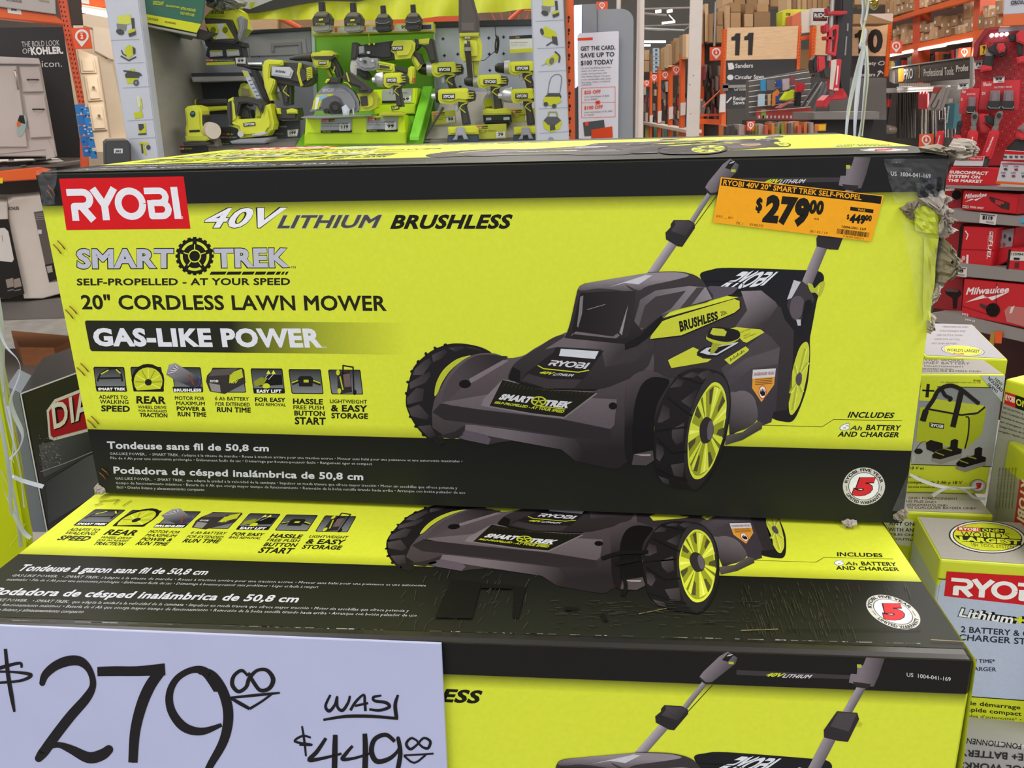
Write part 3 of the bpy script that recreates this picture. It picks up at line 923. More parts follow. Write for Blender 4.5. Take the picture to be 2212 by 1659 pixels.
# yellow brushless strip
p.poly(B_((165, 1195), (240, 1095), (310, 1070), (720, 950), (755, 965), (755, 1020), (720, 1050), (560, 1120), (370, 1200), (170, 1222)), '12110f', 19)
p.poly(B_((170, 1195), (245, 1100), (315, 1075), (715, 955), (750, 968), (750, 1017), (715, 1045), (560, 1112), (370, 1192), (165, 1217)), 'c5cb3a', 20)
p.text('BRUSHLESS', B_((352, 1102), (605, 1034), (610, 1090), (362, 1172)), '17170f', 21, .05)
p.text('20in.', B_((624, 1038), (668, 1026), (670, 1052), (628, 1068)), '2b2b18', 21, .02)
# height lever
p.poly(C_((385, 405), (420, 385), (610, 288), (660, 310), (640, 360), (700, 390), (775, 395), (740, 420), (415, 475)), 'c5cb3a', 12)
p.poly(C_((940, 120), (1000, 108), (1215, 130), (1248, 155), (1090, 248), (1060, 240)), 'c5cb3a', 12)
p.t('SINGLE POINT', 1592, 722, 1622, 3.4, '3a3a20', 13, 0, 0, 711)
p.t('HEIGHT', 1606, 727, 1620, 3, '3a3a20', 13, 0, 0, 721)
p.t('ADJUSTMENT', 1606, 732, 1632, 3, '3a3a20', 13, 0, 0, 722)
p.poly(C_((890, 400), (1080, 280), (1112, 310), (1100, 325), (940, 445)), 'c5cb3a', 12)
for k in range(12):
 p.line(C_((945 + k * 11, 415 - k * 7.5), (942 + k * 11, (398 if k % 3 else 385) - k * 7.5)), 1.4, '1c1c14', 13)
p.poly(C_((640, 335), (720, 285), (1030, 230), (1010, 260), (830, 370), (740, 385), (660, 360)), '1b191b', 12)
p.poly(C_((670, 335), (730, 295), (1020, 240), (1000, 258), (820, 360), (740, 355)), 'c6c8d0', 13)
p.poly(C_((740, 325), (760, 300), (960, 262), (820, 345)), '1b191b', 14)
p.poly(C_((770, 290), (785, 250), (850, 262), (830, 300), (790, 345), (760, 350)), '9aa030', 15)
p.poly(sm(C_((730, 190), (775, 110), (830, 105), (990, 135), (1030, 170), (1020, 215), (930, 262), (830, 262), (740, 225))), 'b4bc34', 15)
p.poly(sm(C_((735, 180), (775, 110), (830, 105), (990, 130), (1030, 165), (1015, 210), (930, 240), (840, 232), (750, 205))), '1d1b1b', 16)
p.poly(C_((762, 165), (785, 115), (880, 125), (912, 150), (895, 190), (790, 180)), 'b9c040', 17)
# arch over the front wheel
p.poly(sm(C_((0, 900), (10, 650), (60, 550), (160, 500), (280, 510), (380, 560), (440, 580), (300, 760), (260, 960), (250, 1200), (120, 1340), (10, 1280))), '4d4549', 20, (C_((60, 560))[0], C_((240, 900))[0], '1a1718', 8))
p.poly(sm(C_((70, 1220), (80, 850), (140, 640), (230, 560), (330, 560), (400, 600), (300, 770), (260, 960), (260, 1210), (160, 1230))), '131112', 21)
p.poly(C_((80, 1245), (250, 1210), (260, 1300), (190, 1345), (60, 1340)), '4a4345', 22)
p.poly(C_((80, 1245), (235, 1243), (225, 1260), (150, 1260)), '9b9298', 23)
p.poly(ellipse(*A_((1710, 1140))[0], 9, 7.5), '0f0d0e', 22)
# front wheel
ty = sm(C_((380, 680), (430, 590), (500, 520), (620, 480), (760, 485), (860, 520), (915, 590), (945, 720), (940, 900), (900, 1110), (840, 1300), (740, 1480), (640, 1570), (560, 1560), (430, 1540), (300, 1440), (265, 1300), (265, 1000), (310, 820)))
p.poly(ty, '1f1c1e', 24, (C_((400, 600))[0], C_((600, 1500))[0], '171618', 5))
p.poly(sm(C_((780, 520), (860, 540), (910, 610), (935, 740), (920, 920), (880, 1110), (800, 1330), (700, 1500), (620, 1560), (560, 1500), (530, 1320), (550, 1050), (610, 800), (700, 610))), '333033', 25, (C_((700, 700))[0], C_((800, 1500))[0], '232123', 5))
for q in (((400, 650), (470, 570), (530, 590), (500, 640)), ((505, 555), (590, 510), (680, 520), (610, 560)), ((500, 770), (650, 660), (620, 760), (590, 830)), ((640, 530), (740, 490), (800, 520), (700, 580)),
          ((290, 960), (340, 800), (400, 830), (400, 920), (330, 960)), ((420, 1020), (530, 960), (520, 1130), (460, 1160), (420, 1100)), ((280, 1280), (280, 1150), (340, 1180), (350, 1240), (310, 1310)), ((410, 1340), (530, 1320), (520, 1450), (440, 1440)), ((300, 1440), (390, 1470), (400, 1520), (340, 1500))):
 p.poly(C_(*q), '474144', 26, (C_(q[0])[0], C_(q[2])[0], '2b2729', 4))
for a in (((380, 740), (560, 880), (600, 900)), ((270, 1040), (560, 1000)), ((290, 1100), (420, 1240), (560, 1220)), ((280, 1380), (420, 1440), (560, 1480)), ((480, 540), (660, 610), (700, 610))):
 p.line(C_(*a), 4, '121112', 26)
rim = sm(C_((815, 600), (870, 640), (905, 740), (905, 880), (870, 1080), (800, 1310), (720, 1430), (650, 1468), (600, 1440), (565, 1320), (565, 1100), (600, 920), (680, 740), (760, 625)))
p.poly(rim, 'cfd840', 27)
hub = (735, 1030)
rin = [(735 + (x - 735) * .93, 1030 + (y - 1030) * .93) for x, y in [((a - 1350) * 4.147, (b - 680) * 4.147) for a, b in rim]]
p.poly(C_(*rin), '8f9628', 28)
R_ = lambda deg, k: (735 + k * (165 * math.cos(math.radians(deg)) + 75 * math.sin(math.radians(deg))), 1030 - k * (415 * math.sin(math.radians(deg))))
for k in range(7):
 a = 80 + k * 360 / 7
 q = [R_(a - 8, .2), R_(a - 13, .95), R_(a + 13, .95), R_(a + 8, .2)]
 p.poly(C_(*q), 'cfd840', 29)
 p.poly(C_(R_(a - 1, .3), R_(a - 3, .93), R_(a + 3, .93), R_(a + 1, .3)), '6c7420' if k % 2 else 'e6ee74', 30)
 p.poly(C_(R_(a + 14, .55), R_(a + 14, .94), R_(a + 27, .9), R_(a + 24, .6)), '4b4a2c', 29)
p.poly(sm(C_((700, 930), (730, 910), (770, 930), (792, 990), (790, 1060), (765, 1120), (730, 1145), (690, 1140), (668, 1060), (672, 985))), '2d292c', 31)
p.poly(sm(C_((760, 945), (785, 960), (790, 1030), (775, 1100), (745, 1115), (735, 1060), (740, 990))), '5d565c', 32)

# ---- cartons -----------------------------------------------------------------
def remap(mesh, a, b, shift=(0, 0), sc=(1, 1)):
 r = Mesh()
 r.f, r.mi, r.col, r.mats, r.sm = mesh.f, mesh.mi, mesh.col, mesh.mats, mesh.sm
 for q in mesh.v:
  d = q - a.o
  U = d.dot(a.ex)
  r.v.append(b.P((U + CW / 2) * sc[0] - CW / 2 + shift[0], min(.471, d.dot(a.ey) * (sc[1] - (.14 * U if len(sc) > 2 else 0)) + shift[1]), d.dot(a.n)))
 return r

def carton_body(t, key, F, e, d, W, H, D, m_mid, m_band, v0, v1, rad=.006, sag=None):
 """six-sided carton with softened edges; bands of black card top and bottom"""
 me = t.part(key)
 def ring(z, ins):
  pts = []
  for cx, cy, a0 in ((W / 2, 0, -90), (W / 2, D, 0), (-W / 2, D, 90), (-W / 2, 0, 180)):
   sx, sy = (1 if cx > 0 else -1), (1 if cy > 0 else -1)
   ox, oy = cx - sx * rad, (D - rad) if cy > 0 else rad
   for k in range(5):
    a = math.radians(a0 + 22.5 * k)
    r = rad - ins
    pts.append(F.o + e * (ox + r * math.cos(a)) + d * (oy + r * math.sin(a)) + Vector((0, 0, z)))
  return pts
 lv = [(0, rad * .9), (rad * .3, rad * .3), (rad, 0), (v0, 0), (v1, 0), (H - rad, 0), (H - rad * .3, rad * .3), (H, rad * .9)]
 rows = [ring(z, i) for z, i in lv]
 me.quadgrid(rows[:4], m_band, True, False)
 me.quadgrid(rows[3:5], m_mid, True, False)
 me.quadgrid(rows[4:], m_band, True, False)
 me.cap(rows[0][::-1], m_band)
 me.cap(rows[-1], m_band)

def put_art(t, plane, keys, suf='', shift=(0, 0), sc=(1, 1)):
 for k in keys:
  nm = k.replace('_top', '')
  t.parts[nm + suf] = remap(art[k], UF, plane, shift, sc)
  t.order.append(nm + suf)

m_band = M('232222', .32, kind='grime')
m_yel = M('cfd838', .4)
ART = ['panel_print', 'brand_logo', 'headline_text', 'slogan_strip', 'feature_icons', 'mower_picture', 'contents_note', 'stock_number', 'warranty_badge']
CD_ = 0.472                              # carton depth
TS = CD_ / CH                            # the same panel is printed taller on the top face
upper = Thing('mower_carton', 'long yellow and black lawn mower carton on top, right edge torn, orange price label', 'box', UF)
lower = Thing('mower_carton', 'lawn mower carton underneath, scuffed top showing, behind the handwritten price sign', 'box', LF)
carton_body(upper, 'carton_body', UF, UE, UD, CW, CH, CD_, m_yel, m_band, vb, vt)
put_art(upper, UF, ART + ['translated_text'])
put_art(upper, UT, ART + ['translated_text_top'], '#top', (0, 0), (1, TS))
LW = CW * .994
LC = Plane(LF.P((LW - CW) / 2, 0), LE, (0, 0, 1))
carton_body(lower, 'carton_body', LC, LE, LD, LW, CH, CD_, m_yel, m_band, vb, vt)
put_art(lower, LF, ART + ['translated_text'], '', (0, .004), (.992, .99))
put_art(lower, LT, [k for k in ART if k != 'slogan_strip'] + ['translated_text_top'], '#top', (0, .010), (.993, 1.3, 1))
# bulging right side of the lower carton
rows = []
for k in range(9):
 z = CH * (.04 + .955 * k / 8)
 o = .011 * math.sin(math.pi * min(1, k / 7.2)) ** .6 if k < 8 else 0
 rows.append([LC.P(LW / 2 + o * math.sin(math.pi * min(1, max(0.02, j / 10))) ** .35, z) - LC.n * (CD_ * j / 10) for j in range(11)])
lower.part('side_panel').quadgrid(rows, m_yel)

# ---- scuffs on the lower carton's top: pale rubbed streaks, dark tape marks, a dent line
random.seed(3)
def scuff(t, key, plane, rows, lay):
 p = Print(plane, t.part(key), .0003)
 for pts, w, c in rows:
  p.line(pts, w, c, lay)
rows = []
for k in range(260):
 x, y = random.uniform(1600, 1960), random.uniform(1258, 1365)
 L = random.uniform(6, 32)
 if 1840 < x < 1990 and 1270 < y < 1366:
  continue
 rows.append(([(x, y), (x + L * .33, y + L)], random.uniform(.5, 1.1), random.choice(['3a3b2f', '434337', '313226', '4c493c'])))
for k in range(120):
 x, y = random.uniform(1180, 1640), random.uniform(1300, 1362)
 rows.append(([(x, y), (x + random.uniform(4, 26), y + random.uniform(-1, 2))], random.uniform(.5, 1.2), random.choice(['37362f', '403e36', '2e2d27'])))
for k in range(60):
 x, y = random.uniform(870, 1180), random.uniform(1235, 1350)
 y = max(y, 1205 + x * .03)
 rows.append(([(x, y), (x - random.uniform(2, 14), y + random.uniform(5, 24))], random.uniform(.5, 1.0), random.choice(['403c38', '4a4640'])))
for k in range(90):
 x = random.uniform(10, 2040)
 rows.append(([(x, 1343 + x * .026), (x + random.uniform(5, 30), 1343.5 + x * .026)], random.uniform(.8, 1.8), random.choice(['6c6a66', '8d8c8c', '55534e', 'a7a8b0'])))
rows += [([(1700, 1365), (1990, 1362)], 1.2, '10100c'), ([(1600, 1366), (1680, 1363)], 1.4, '9c8c62'), ([(2010, 1386), (2080, 1390)], 1.2, 'a08e68'), ([(1380, 1330), (1440, 1318)], 1, '8c7e54')]
scuff(lower, 'rubbed_scuffs', LT, rows, 40)
p = Print(LT, lower.part('tape_residue'), .0003)
for q in (((975, 1255), (1040, 1262), (1020, 1340), (940, 1338)), ((1040, 1264), (1108, 1268), (1106, 1276), (1038, 1274)), ((1112, 1270), (1136, 1272), (1120, 1338), (1108, 1338))):
 p.poly(q, '141413', 41)
for pts in ([(1300, 1210), (1340, 1198), (1400, 1196)], [(1330, 1222), (1380, 1212)], [(1345, 1245), (1352, 1270), (1345, 1290)], [(1300, 1330), (1310, 1345)], [(1220, 1318), (1250, 1320)]):
 p.line(smooth(pts), 8, '161515', 42)
for pts in ([(215, 1086), (258, 1082), (246, 1092)], [(265, 1096), (285, 1084)], [(205, 1094), (222, 1090)]):
 p.line(pts, 1.4, '8a8a20', 41)

# ---- price label on the upper carton
p = Print(UF, upper.part('price_label'), .0019, .00004)
p.poly([(1557, 382), (1908, 422), (1881, 521), (1539, 480)], 'f0a51c', 0)
p.poly([(1560, 385), (1904, 423.5), (1901, 440), (1557, 400)], '14120c', 1)
p.text('RYOBI 40V 20" SMART TREK SELF-PROPEL', ((1563, 387.5), (1861, 420.5), (1859.5, 431.5), (1561, 399)), 'f0a51c', 2, .025)
p.text('$', ((1634, 426), (1648, 427), (1645, 456), (1631, 455)), '181610', 2, .05)
p.text('279', ((1657, 420), (1752, 429), (1743, 489), (1645, 479)), '181610', 2, .07)
p.text('00', ((1750, 430.5), (1781, 434), (1776, 464), (1745, 460.5)), '181610', 2, .07)
p.text('ea', ((1759, 468), (1769, 469), (1768, 475), (1758, 474)), '3c2f10', 2)
p.poly([(1836, 446), (1886, 452), (1885, 460), (1835, 454)], '181610', 1)
p.text('WAS', ((1852, 449.5), (1868, 451.5), (1867.5, 456.5), (1851, 454.5)), 'f0a51c', 2, .02)
p.text('$', ((1829, 462), (1834, 462.6), (1833, 473), (1827.5, 472.4)), '181610', 2, .04)
p.text('449', ((1837, 461), (1870, 464.5), (1867, 484), (1833, 480)), '181610', 2, .07)
p.text('00', ((1869, 463), (1883, 465), (1881, 478), (1867, 476)), '181610', 2, .06)
p.line([(1834, 476), (1873, 472)], 2, '181610', 3)
p.text('1004-041-169', ((1818, 486), (1870, 492), (1869, 497.5), (1817, 491.5)), '181610', 2, .02)
xq = ((1808, 493), (1878, 502), (1876, 512.5), (1806, 503.5))
x = 0.0
random.seed(5)
while x < .98:
 wd = random.choice([.008, .008, .016, .024])
 p.poly([bil(xq, x, 0), bil(xq, min(1, x + wd), 0), bil(xq, min(1, x + wd), 1), bil(xq, x, 1)], '181610', 2)
 x += wd + random.choice([.008, .008, .016])
p.text('0 46396 02523 4', ((1821, 507), (1865, 513), (1864, 517), (1820, 511)), '5a4310', 2)
p.text('AISLE ___ BAY', ((1547, 463.5), (1584, 468), (1583, 472.5), (1546, 468)), '5a4310', 2)
p.text('PK 1', ((1591, 478), (1605, 480), (1604, 485.5), (1590, 484)), '5a4310', 2)
p.text('RY40LM3', ((1620, 481.5), (1648, 484.5), (1647, 490), (1619, 487)), '5a4310', 2)
p.text('08 / 02 / 19', ((1749, 496), (1787, 500.5), (1786, 505.5), (1748, 501)), '5a4310', 2)
upper.plabel['price_label'] = 'orange clearance price label reading 279.00'

# ---- copper staples down the left edge
m_cu = M('8a5a34', .35, .8)
for k, ((ax, ay), (bx, by)) in enumerate((((101, 411), (113, 428)), ((104, 400), (119, 421)), ((115, 528), (132, 548)), ((124, 520), (140, 538)), ((141, 669), (158, 688)), ((150, 661), (166, 678)), ((166, 794), (183, 811)), ((174, 785), (191, 803)),
  ((189, 907), (206, 924)), ((197, 899), (213, 916)), ((215, 1021), (229, 1035)), ((220, 1012), (235, 1026)))):
 upper.rod('staple#%d' % k, [(ax, ay, .001), (ax + .5, ay + .5, .0028), ((ax + bx) / 2 + 1, (ay + by) / 2, .003), (bx - .5, by - .5, .0028), (bx, by, .001)], [.9, 1.2, 1.3, 1.2, .9], m_cu, 6)

# ---- torn cardboard at the right edge, and crumpled corners
m_torn = M('8d8474', .9, kind='card')
m_torn2 = M('b3aaa0', .9, kind='card')
def tuft(t, key, pts, m, depth=.02, seed=1, rough=5.0):
 """crumpled flap of torn board: an outline of pixels filled with a jagged, folded sheet of real thickness"""
 random.seed(seed)
 me = t.part(key)
 cx = sum(q[0] for q in pts) / len(pts)
 cy = sum(q[1] for q in pts) / len(pts)
 ring = []
 for i in range(len(pts)):
  (ax, ay), (bx, by) = pts[i], pts[(i + 1) % len(pts)]
  for k in range(5):
   s_ = k / 5
   ring.append((ax + (bx - ax) * s_ + random.uniform(-1, 1) * rough * .45, ay + (by - ay) * s_ + random.uniform(-1, 1) * rough * .45))
 n = len(ring)
 rows = []
 for lv, f in enumerate((1.0, .86, .7, .5, .25)):
  row = []
  for i, (x, y) in enumerate(ring):
   j = random.uniform(-1, 1) * (0 if lv == 0 else rough * .3)
   wz = -.002 + depth * (.25 * lv * .5 + (0.5 + .5 * math.sin(i * 1.3 + lv)) * .45 * (lv > 0) + random.uniform(0, .35))
   X, Y = cx + (x - cx) * f + j, cy + (y - cy) * f + j
   u, v = t.p.uv(X, Y)
   row.append(t.p.P(u, v, wz))
  rows.append(row)
 me.quadgrid(rows, m, True, False)
 me.cap(rows[-1], m)
 back = [q - t.p.n * (depth * .5 + .004) for q in rows[0]]
 me.quadgrid([back, rows[0]], m, True, False)
 me.cap(back[::-1], m)
tufts = [([(2040 + (y % 3) * 4, y), (2052 + (y % 5) * 4, y + 6), (2046 + (y % 7), y + 14), (2036, y + 18)], m_torn2 if y % 2 else m_torn, 'torn_edge#%d' % y) for y in (421, 447, 468, 489, 531, 553, 574)] + [([(1978, 425), (2000, 412), (2035, 412), (2048, 445), (2040, 490), (2052, 470), (2046, 440), (2056, 500), (2040, 520), (2020, 500), (2030, 470), (1995, 440)], m_torn2, 'torn_edge#1'),
         ([(1942, 450), (1960, 438), (1980, 430), (1990, 440), (1962, 455), (1975, 478), (1958, 470), (1950, 458)], m_torn, 'torn_edge#2'),
         ([(2035, 515), (2048, 528), (2052, 545), (2065, 552), (2058, 570), (2048, 590), (2040, 600), (2022, 610), (2026, 570), (2032, 540)], m_torn, 'torn_edge#3'),
         ([(2020, 612), (2034, 606), (2026, 640), (2010, 660), (2008, 640)], m_torn2, 'torn_edge#4'),
         ([(2062, 318), (2076, 302), (2090, 300), (2092, 314), (2098, 318), (2090, 332), (2074, 346), (2060, 340)], m_torn2, 'torn_edge#5'),
         ([(2005, 690), (2018, 680), (2014, 712), (2004, 720), (2000, 705)], m_torn2, 'torn_edge#6'),
         ([(1928, 1112), (1945, 1100), (1960, 1097), (1958, 1112), (1945, 1124), (1930, 1120)], m_torn, 'torn_edge#7'),
         ([(1818, 1124), (1832, 1121), (1850, 1123), (1848, 1129), (1830, 1133), (1820, 1131)], m_torn2, 'torn_edge#8'),
         ([(210, 1044), (217, 1048), (230, 1060), (228, 1066), (214, 1064)], m_torn2, 'torn_edge#9'),
         ([(1990, 318), (2030, 312), (2062, 322), (2066, 338), (2030, 334), (1996, 330)], m_torn, 'torn_edge#10')]
for k, (pts, mm, key) in enumerate(tufts):
 tuft(upper, key, pts, mm, .012 if key not in ('torn_edge#3', 'torn_edge#5') else .03, 20 + k, 5 if len(pts) > 8 else 3)
# crumpled printed skin round the tear and clear tape over corners
m_tape = M('e8ecf2', .08, kind='clear')
random.seed(11)
def wrap(t, key, px, nx, ny, amp, m, seed):
 random.seed(seed)
 rows = []
 for j in range(ny + 1):
  row = []
  for i in range(nx + 1):
   x, y = bil(px, i / nx, 1 - j / ny)
   u, v = t.p.uv(x, y)
   row.append(t.p.P(u, v, .0032 + amp * random.random() ** 2))
  rows.append(row)
 t.part(key).quadgrid(rows, m, False, False)
wrap(upper, 'clear_tape#1', ((84, 366), (128, 362), (124, 440), (98, 444)), 6, 9, .004, m_tape, 1)
wrap(upper, 'clear_tape#2', ((1905, 342), (2046, 342), (2030, 440), (1930, 436)), 12, 10, .005, m_tape, 2)
wrap(upper, 'clear_tape#3', ((1945, 470), (2030, 520), (2006, 700), (1985, 700)), 7, 14, .004, m_tape, 3)
wrap(upper, 'clear_tape#4', ((1975, 985), (1968, 975), (1950, 1100), (1925, 1100)), 4, 10, .003, m_tape, 4)
m_skin = M('c9d344', .35)
m_skinb = M('23262a', .25)
wrap(upper, 'crumpled_skin#1', ((1965, 448), (2022, 440), (2026, 505), (1975, 498)), 7, 7, .004, m_skin, 6)
wrap(upper, 'crumpled_skin#2', ((1975, 395), (2030, 380), (2024, 424), (1980, 426)), 6, 5, .006, m_skinb, 7)
wrap(upper, 'crumpled_skin#3', ((1994, 510), (2024, 515), (2006, 690), (1990, 690)), 3, 9, .003, m_skin, 8)
upper.done()
lower.done()

# ---- handwritten price sign
S_ = lambda *p: [(x / 2.087, 1340 + y / 2.087) for x, y in p]
SP = LF.off(.007)
sign = Thing('price_sign', 'white handwritten sign reading $279.00 was $449.00, leaning against the lower carton', 'sign', SP)
sign.ext('sign_card', [(-190, 1344), (953, 1391), (966, 1659), (981, 1960), (-190, 1930)], -.0022, 0, M('b4badb', .45), .0004)
p = sign.ink('marker_writing', SP, .0003, .00006)
I = '1c1a1d'
def pen(pts, w, n=5):
 if isinstance(w, (list, tuple)):
  q = smooth([(x, y, ww) for (x, y), ww in zip(S_(*pts), w)], n)
  p.line([a[:2] for a in q], [a[2] for a in q], I, 1)
 else:
  p.line(smooth(S_(*pts), n), w, I, 1)
pen(((25, 128), (38, 250), (55, 350), (66, 412)), [7, 9, 9, 5])
pen(((98, 212), (90, 192), (20, 208), (-40, 228)), [5, 6, 8, 8])
pen(((-40, 230), (60, 232), (140, 245), (90, 272), (-40, 282)), [5, 5, 8, 6, 5])
pen(((190, 288), (205, 245), (250, 205), (310, 182), (365, 185), (405, 225), (420, 290), (390, 350), (320, 430), (250, 520), (200, 590), (172, 625)), [12, 17, 20, 22, 20, 14, 14, 20, 22, 22, 22, 16])
pen(((172, 622), (200, 580), (260, 560), (320, 580), (400, 618), (460, 605), (495, 578)), [14, 15, 12, 18, 24, 24, 19])
pen(((440, 230), (520, 228), (620, 228), (745, 220)), [20, 21, 21, 26], 3)
pen(((728, 225), (680, 290), (640, 380), (610, 500), (600, 640)), [22, 24, 24, 22, 20])
pen(((985, 310), (930, 235), (870, 222), (800, 260), (765, 330), (775, 410), (830, 480), (910, 500), (1000, 470)), [22, 20, 14, 14, 16, 18, 20, 16, 8])
pen(((900, 225), (960, 250), (1010, 330), (1030, 430), (1010, 540), (950, 650), (930, 690)), [16, 20, 22, 22, 20, 16, 14])
pen(((1118, 250), (1090, 225), (1055, 250), (1048, 290), (1075, 320), (1110, 300), (1125, 260), (1160, 225), (1205, 225), (1232, 265), (1215, 305), (1175, 315), (1145, 280), (1120, 235)), [5, 7, 8, 9, 8, 8, 9, 7, 8, 10, 9, 8, 8, 6])
pen(((1040, 348), (1120, 340), (1200, 332), (1262, 326)), [5, 6, 6, 4], 3)
pen(((1042, 350), (1080, 372), (1126, 398)), [6, 8, 7], 3)
pen(((1126, 398), (1180, 365), (1225, 332)), [6, 5, 5], 3)
pen(((1490, 335), (1468, 385), (1485, 408), (1510, 380), (1520, 345), (1522, 390), (1545, 405), (1570, 370), (1578, 340)), [5, 6, 7, 6, 5, 6, 7, 6, 5])
pen(((1580, 405), (1605, 365), (1640, 335), (1645, 370), (1648, 408)), [6, 6, 5, 6, 6])
pen(((1600, 385), (1660, 372)), 5)
pen(((1720, 338), (1685, 345), (1690, 362), (1740, 370), (1755, 390), (1710, 405), (1665, 400)), [4, 6, 6, 7, 7, 6, 5])
pen(((1795, 335), (1782, 380), (1788, 440)), [5, 8, 8])
pen(((1458, 448), (1560, 432), (1680, 432), (1795, 442)), [5, 7, 7, 6], 3)
pen(((1362, 476), (1372, 540), (1380, 612)), [4, 5, 4])
pen(((1402, 528), (1365, 520), (1330, 545), (1405, 560), (1350, 560)), [4, 5, 5, 5, 4])
pen(((1470, 530), (1430, 590), (1395, 628), (1450, 622), (1540, 600)), [7, 9, 9, 7, 5])
pen(((1512, 515), (1510, 590), (1508, 690)), [10, 12, 12])
pen(((1590, 565), (1560, 600), (1545, 625), (1600, 620), (1680, 595)), [6, 8, 8, 6, 5])
pen(((1645, 510), (1648, 590), (1645, 690)), [10, 12, 12])
pen(((1780, 545), (1740, 515), (1690, 535), (1675, 590), (1700, 635), (1760, 620), (1800, 575), (1795, 530), (1805, 600), (1790, 690)), [8, 9, 10, 11, 11, 9, 6, 8, 10, 10])
pen(((1885, 545), (1855, 530), (1832, 555), (1850, 580), (1880, 560), (1910, 530), (1940, 545), (1930, 575), (1905, 570), (1880, 545)), [4, 5, 6, 6, 5, 5, 6, 6, 5, 4])
pen(((1820, 608), (1890, 604), (1955, 600)), 4, 3)
pen(((1822, 610), (1868, 642), (1920, 605)), 4.5, 3)
sign.done()
# ================================================================ generic boxes
def box_from(zt, a, b, zb, D, ext=1.0):
 """frame of a box whose top front edge runs from pixel a to pixel b at height zt"""
 A, B = level(zt).px(*a), level(zt).px(*b)
 B = A + (B - A) * ext
 e = (B - A).normalized()
 d = Vector((-e.y, e.x, 0))
 W = (B - A).length
 o = (A + B) / 2
 o.z = zb
 return Plane(o, e, (0, 0, 1)), Plane(o + Vector((0, 0, zt - zb)), e, d), e, d, W, zt - zb, D
def plain_box(t, key, fr, m_side, m_band=None, v0=.02, v1=None, rad=.003):
 F, Tp, e, d, W, H, D = fr
 carton_body(t, key, F, e, d, W, H, D, m_side, m_band or m_side, v0, (H - .02) if v1 is None else v1, rad)

# ---------------------------------------------------------------- battery kit cartons on the right
m_kit = M('b4bdd2', .4)
m_kgr = M('a9a7a6', .38)
m_ylw = M('cdd62f', .4)
m_dk = M('2b2a2a', .45)

# nearest kit
z1 = .985
fr = box_from(z1, (2030, 1209), (2212, 1221), .755, .12, 1.75)
F1, T1 = fr[0], fr[1]
t = Thing('battery_kit_carton', 'white battery starter kit carton with large red logo, right of the lower mower carton', 'box', F1, 'battery kit cartons on the right')
plain_box(t, 'carton_body', fr, m_kit, m_ylw, .03, fr[5] - .0365)
p = t.ink('top_print', T1, .0004, .0001)
def quadface(pl, W, D, col, lay=0, ins=.003):
 p.poly_uv([(-W / 2 + ins, ins), (W / 2 - ins, ins), (W / 2 - ins, D - ins), (-W / 2 + ins, D - ins)], col, lay)
def poly_uv(self, pts, col, lay=0):
 b = len(self.m.v)
 self.m.v.extend(self.p.P(u, v, self.base + self.step * lay) for u, v in pts)
 self.m.face(range(b, b + len(pts)), ink_material(), lin(col))
Print.poly_uv = poly_uv
quadface(T1, fr[4], fr[6], 'aaa6a4')
def badge(p, cx, cy, rx, ry, rot=0):
 p.poly(ellipse(cx, cy, rx, ry, 40, rot), '1d1d1d', 1)
 p.poly(ellipse(cx, cy, rx * .96, ry * .95, 40, rot), 'e4e2e0', 2)
 p.poly(ellipse(cx, cy, rx * .9, ry * .87, 40, rot), '1d1d1d', 3)
 p.poly(ellipse(cx, cy, rx * .87, ry * .84, 40, rot), 'd0d72e', 4)
badge(p, 2133, 1161, 84, 35, 4)
p.poly([(2068, 1139), (2116, 1141), (2117, 1150), (2068, 1148)], 'c92a30', 5)
p.text('RYOBI', ((2072, 1140.5), (2113, 1142.5), (2113, 1148.5), (2072, 1146.5)), 'f0f0f0', 6, .04)
p.poly([(2117, 1141), (2170, 1144), (2171, 1153), (2118, 1150)], '1c1c1c', 5)
p.text('ONE+', ((2121, 1143), (2168, 1145.5), (2168, 1151.5), (2121, 1149)), 'd8e034', 6, .03)
p.text("WORLD'S", ((2075, 1149), (2180, 1154), (2181, 1165), (2075, 1160)), '2b2b12', 5, .0)
p.poly([(2062, 1157.5), (2206, 1166), (2206, 1180), (2078, 1171)], '1c1c1c', 5)
p.text('LARGEST', ((2072, 1160), (2204, 1168), (2203, 1178), (2074, 1170)), 'd8e034', 6, .06)
p.text('18V TOOL SYSTEM', ((2097, 1174), (2190, 1180), (2188, 1187), (2100, 1181)), '3b3b18', 5)
p = t.ink('front_print', F1, .0004, .0001)
p.poly([(2032, 1253), (2300, 1268), (2300, 1550), (2000, 1530), (1990, 1500)], 'b6c1dc', 0)
p.line([(2026, 1250), (2300, 1267)], 2, '1c1c20', 1)
p.poly([(2045, 1234), (2300, 1249), (2300, 1316), (2039, 1287)], 'c91f28', 2)
p.mark(((2055, 1247), (2262, 1262), (2258, 1302), (2052, 1284)), 'f0f0f4', 3)
p.text('Lithium+', ((2074, 1311), (2222, 1330), (2220, 1350), (2070, 1332)), '17171c', 2, .09, .12)
p.text('Lithium', ((2075, 1313), (2190, 1328), (2188, 1347), (2072, 1331)), 'f0f0f6', 3, .03, .12)
p.text('+', ((2192, 1328), (2216, 1331), (2214, 1350), (2190, 1347)), 'd6de30', 3, .05)
p.text('2 BATTERY & COMPACT', ((2076, 1352), (2312, 1369), (2312, 1381), (2075, 1365)), '2a3040', 2, .02)
p.text('CHARGER STARTER', ((2072, 1369), (2290, 1383), (2290, 1397), (2070, 1382)), '2a3040', 2, .02)
p.t('2X RUN TIME*', 2062, 1430, 2149, 8, '2a3040', 2, .02, 0, 1432)
p.t('& CHARGER', 2067, 1447, 2152, 8.5, '2a3040', 2, .02, 0, 1450)
p.poly([(2085, 1504), (2300, 1518), (2300, 1623), (2060, 1590)], 'cdd62f', 1)
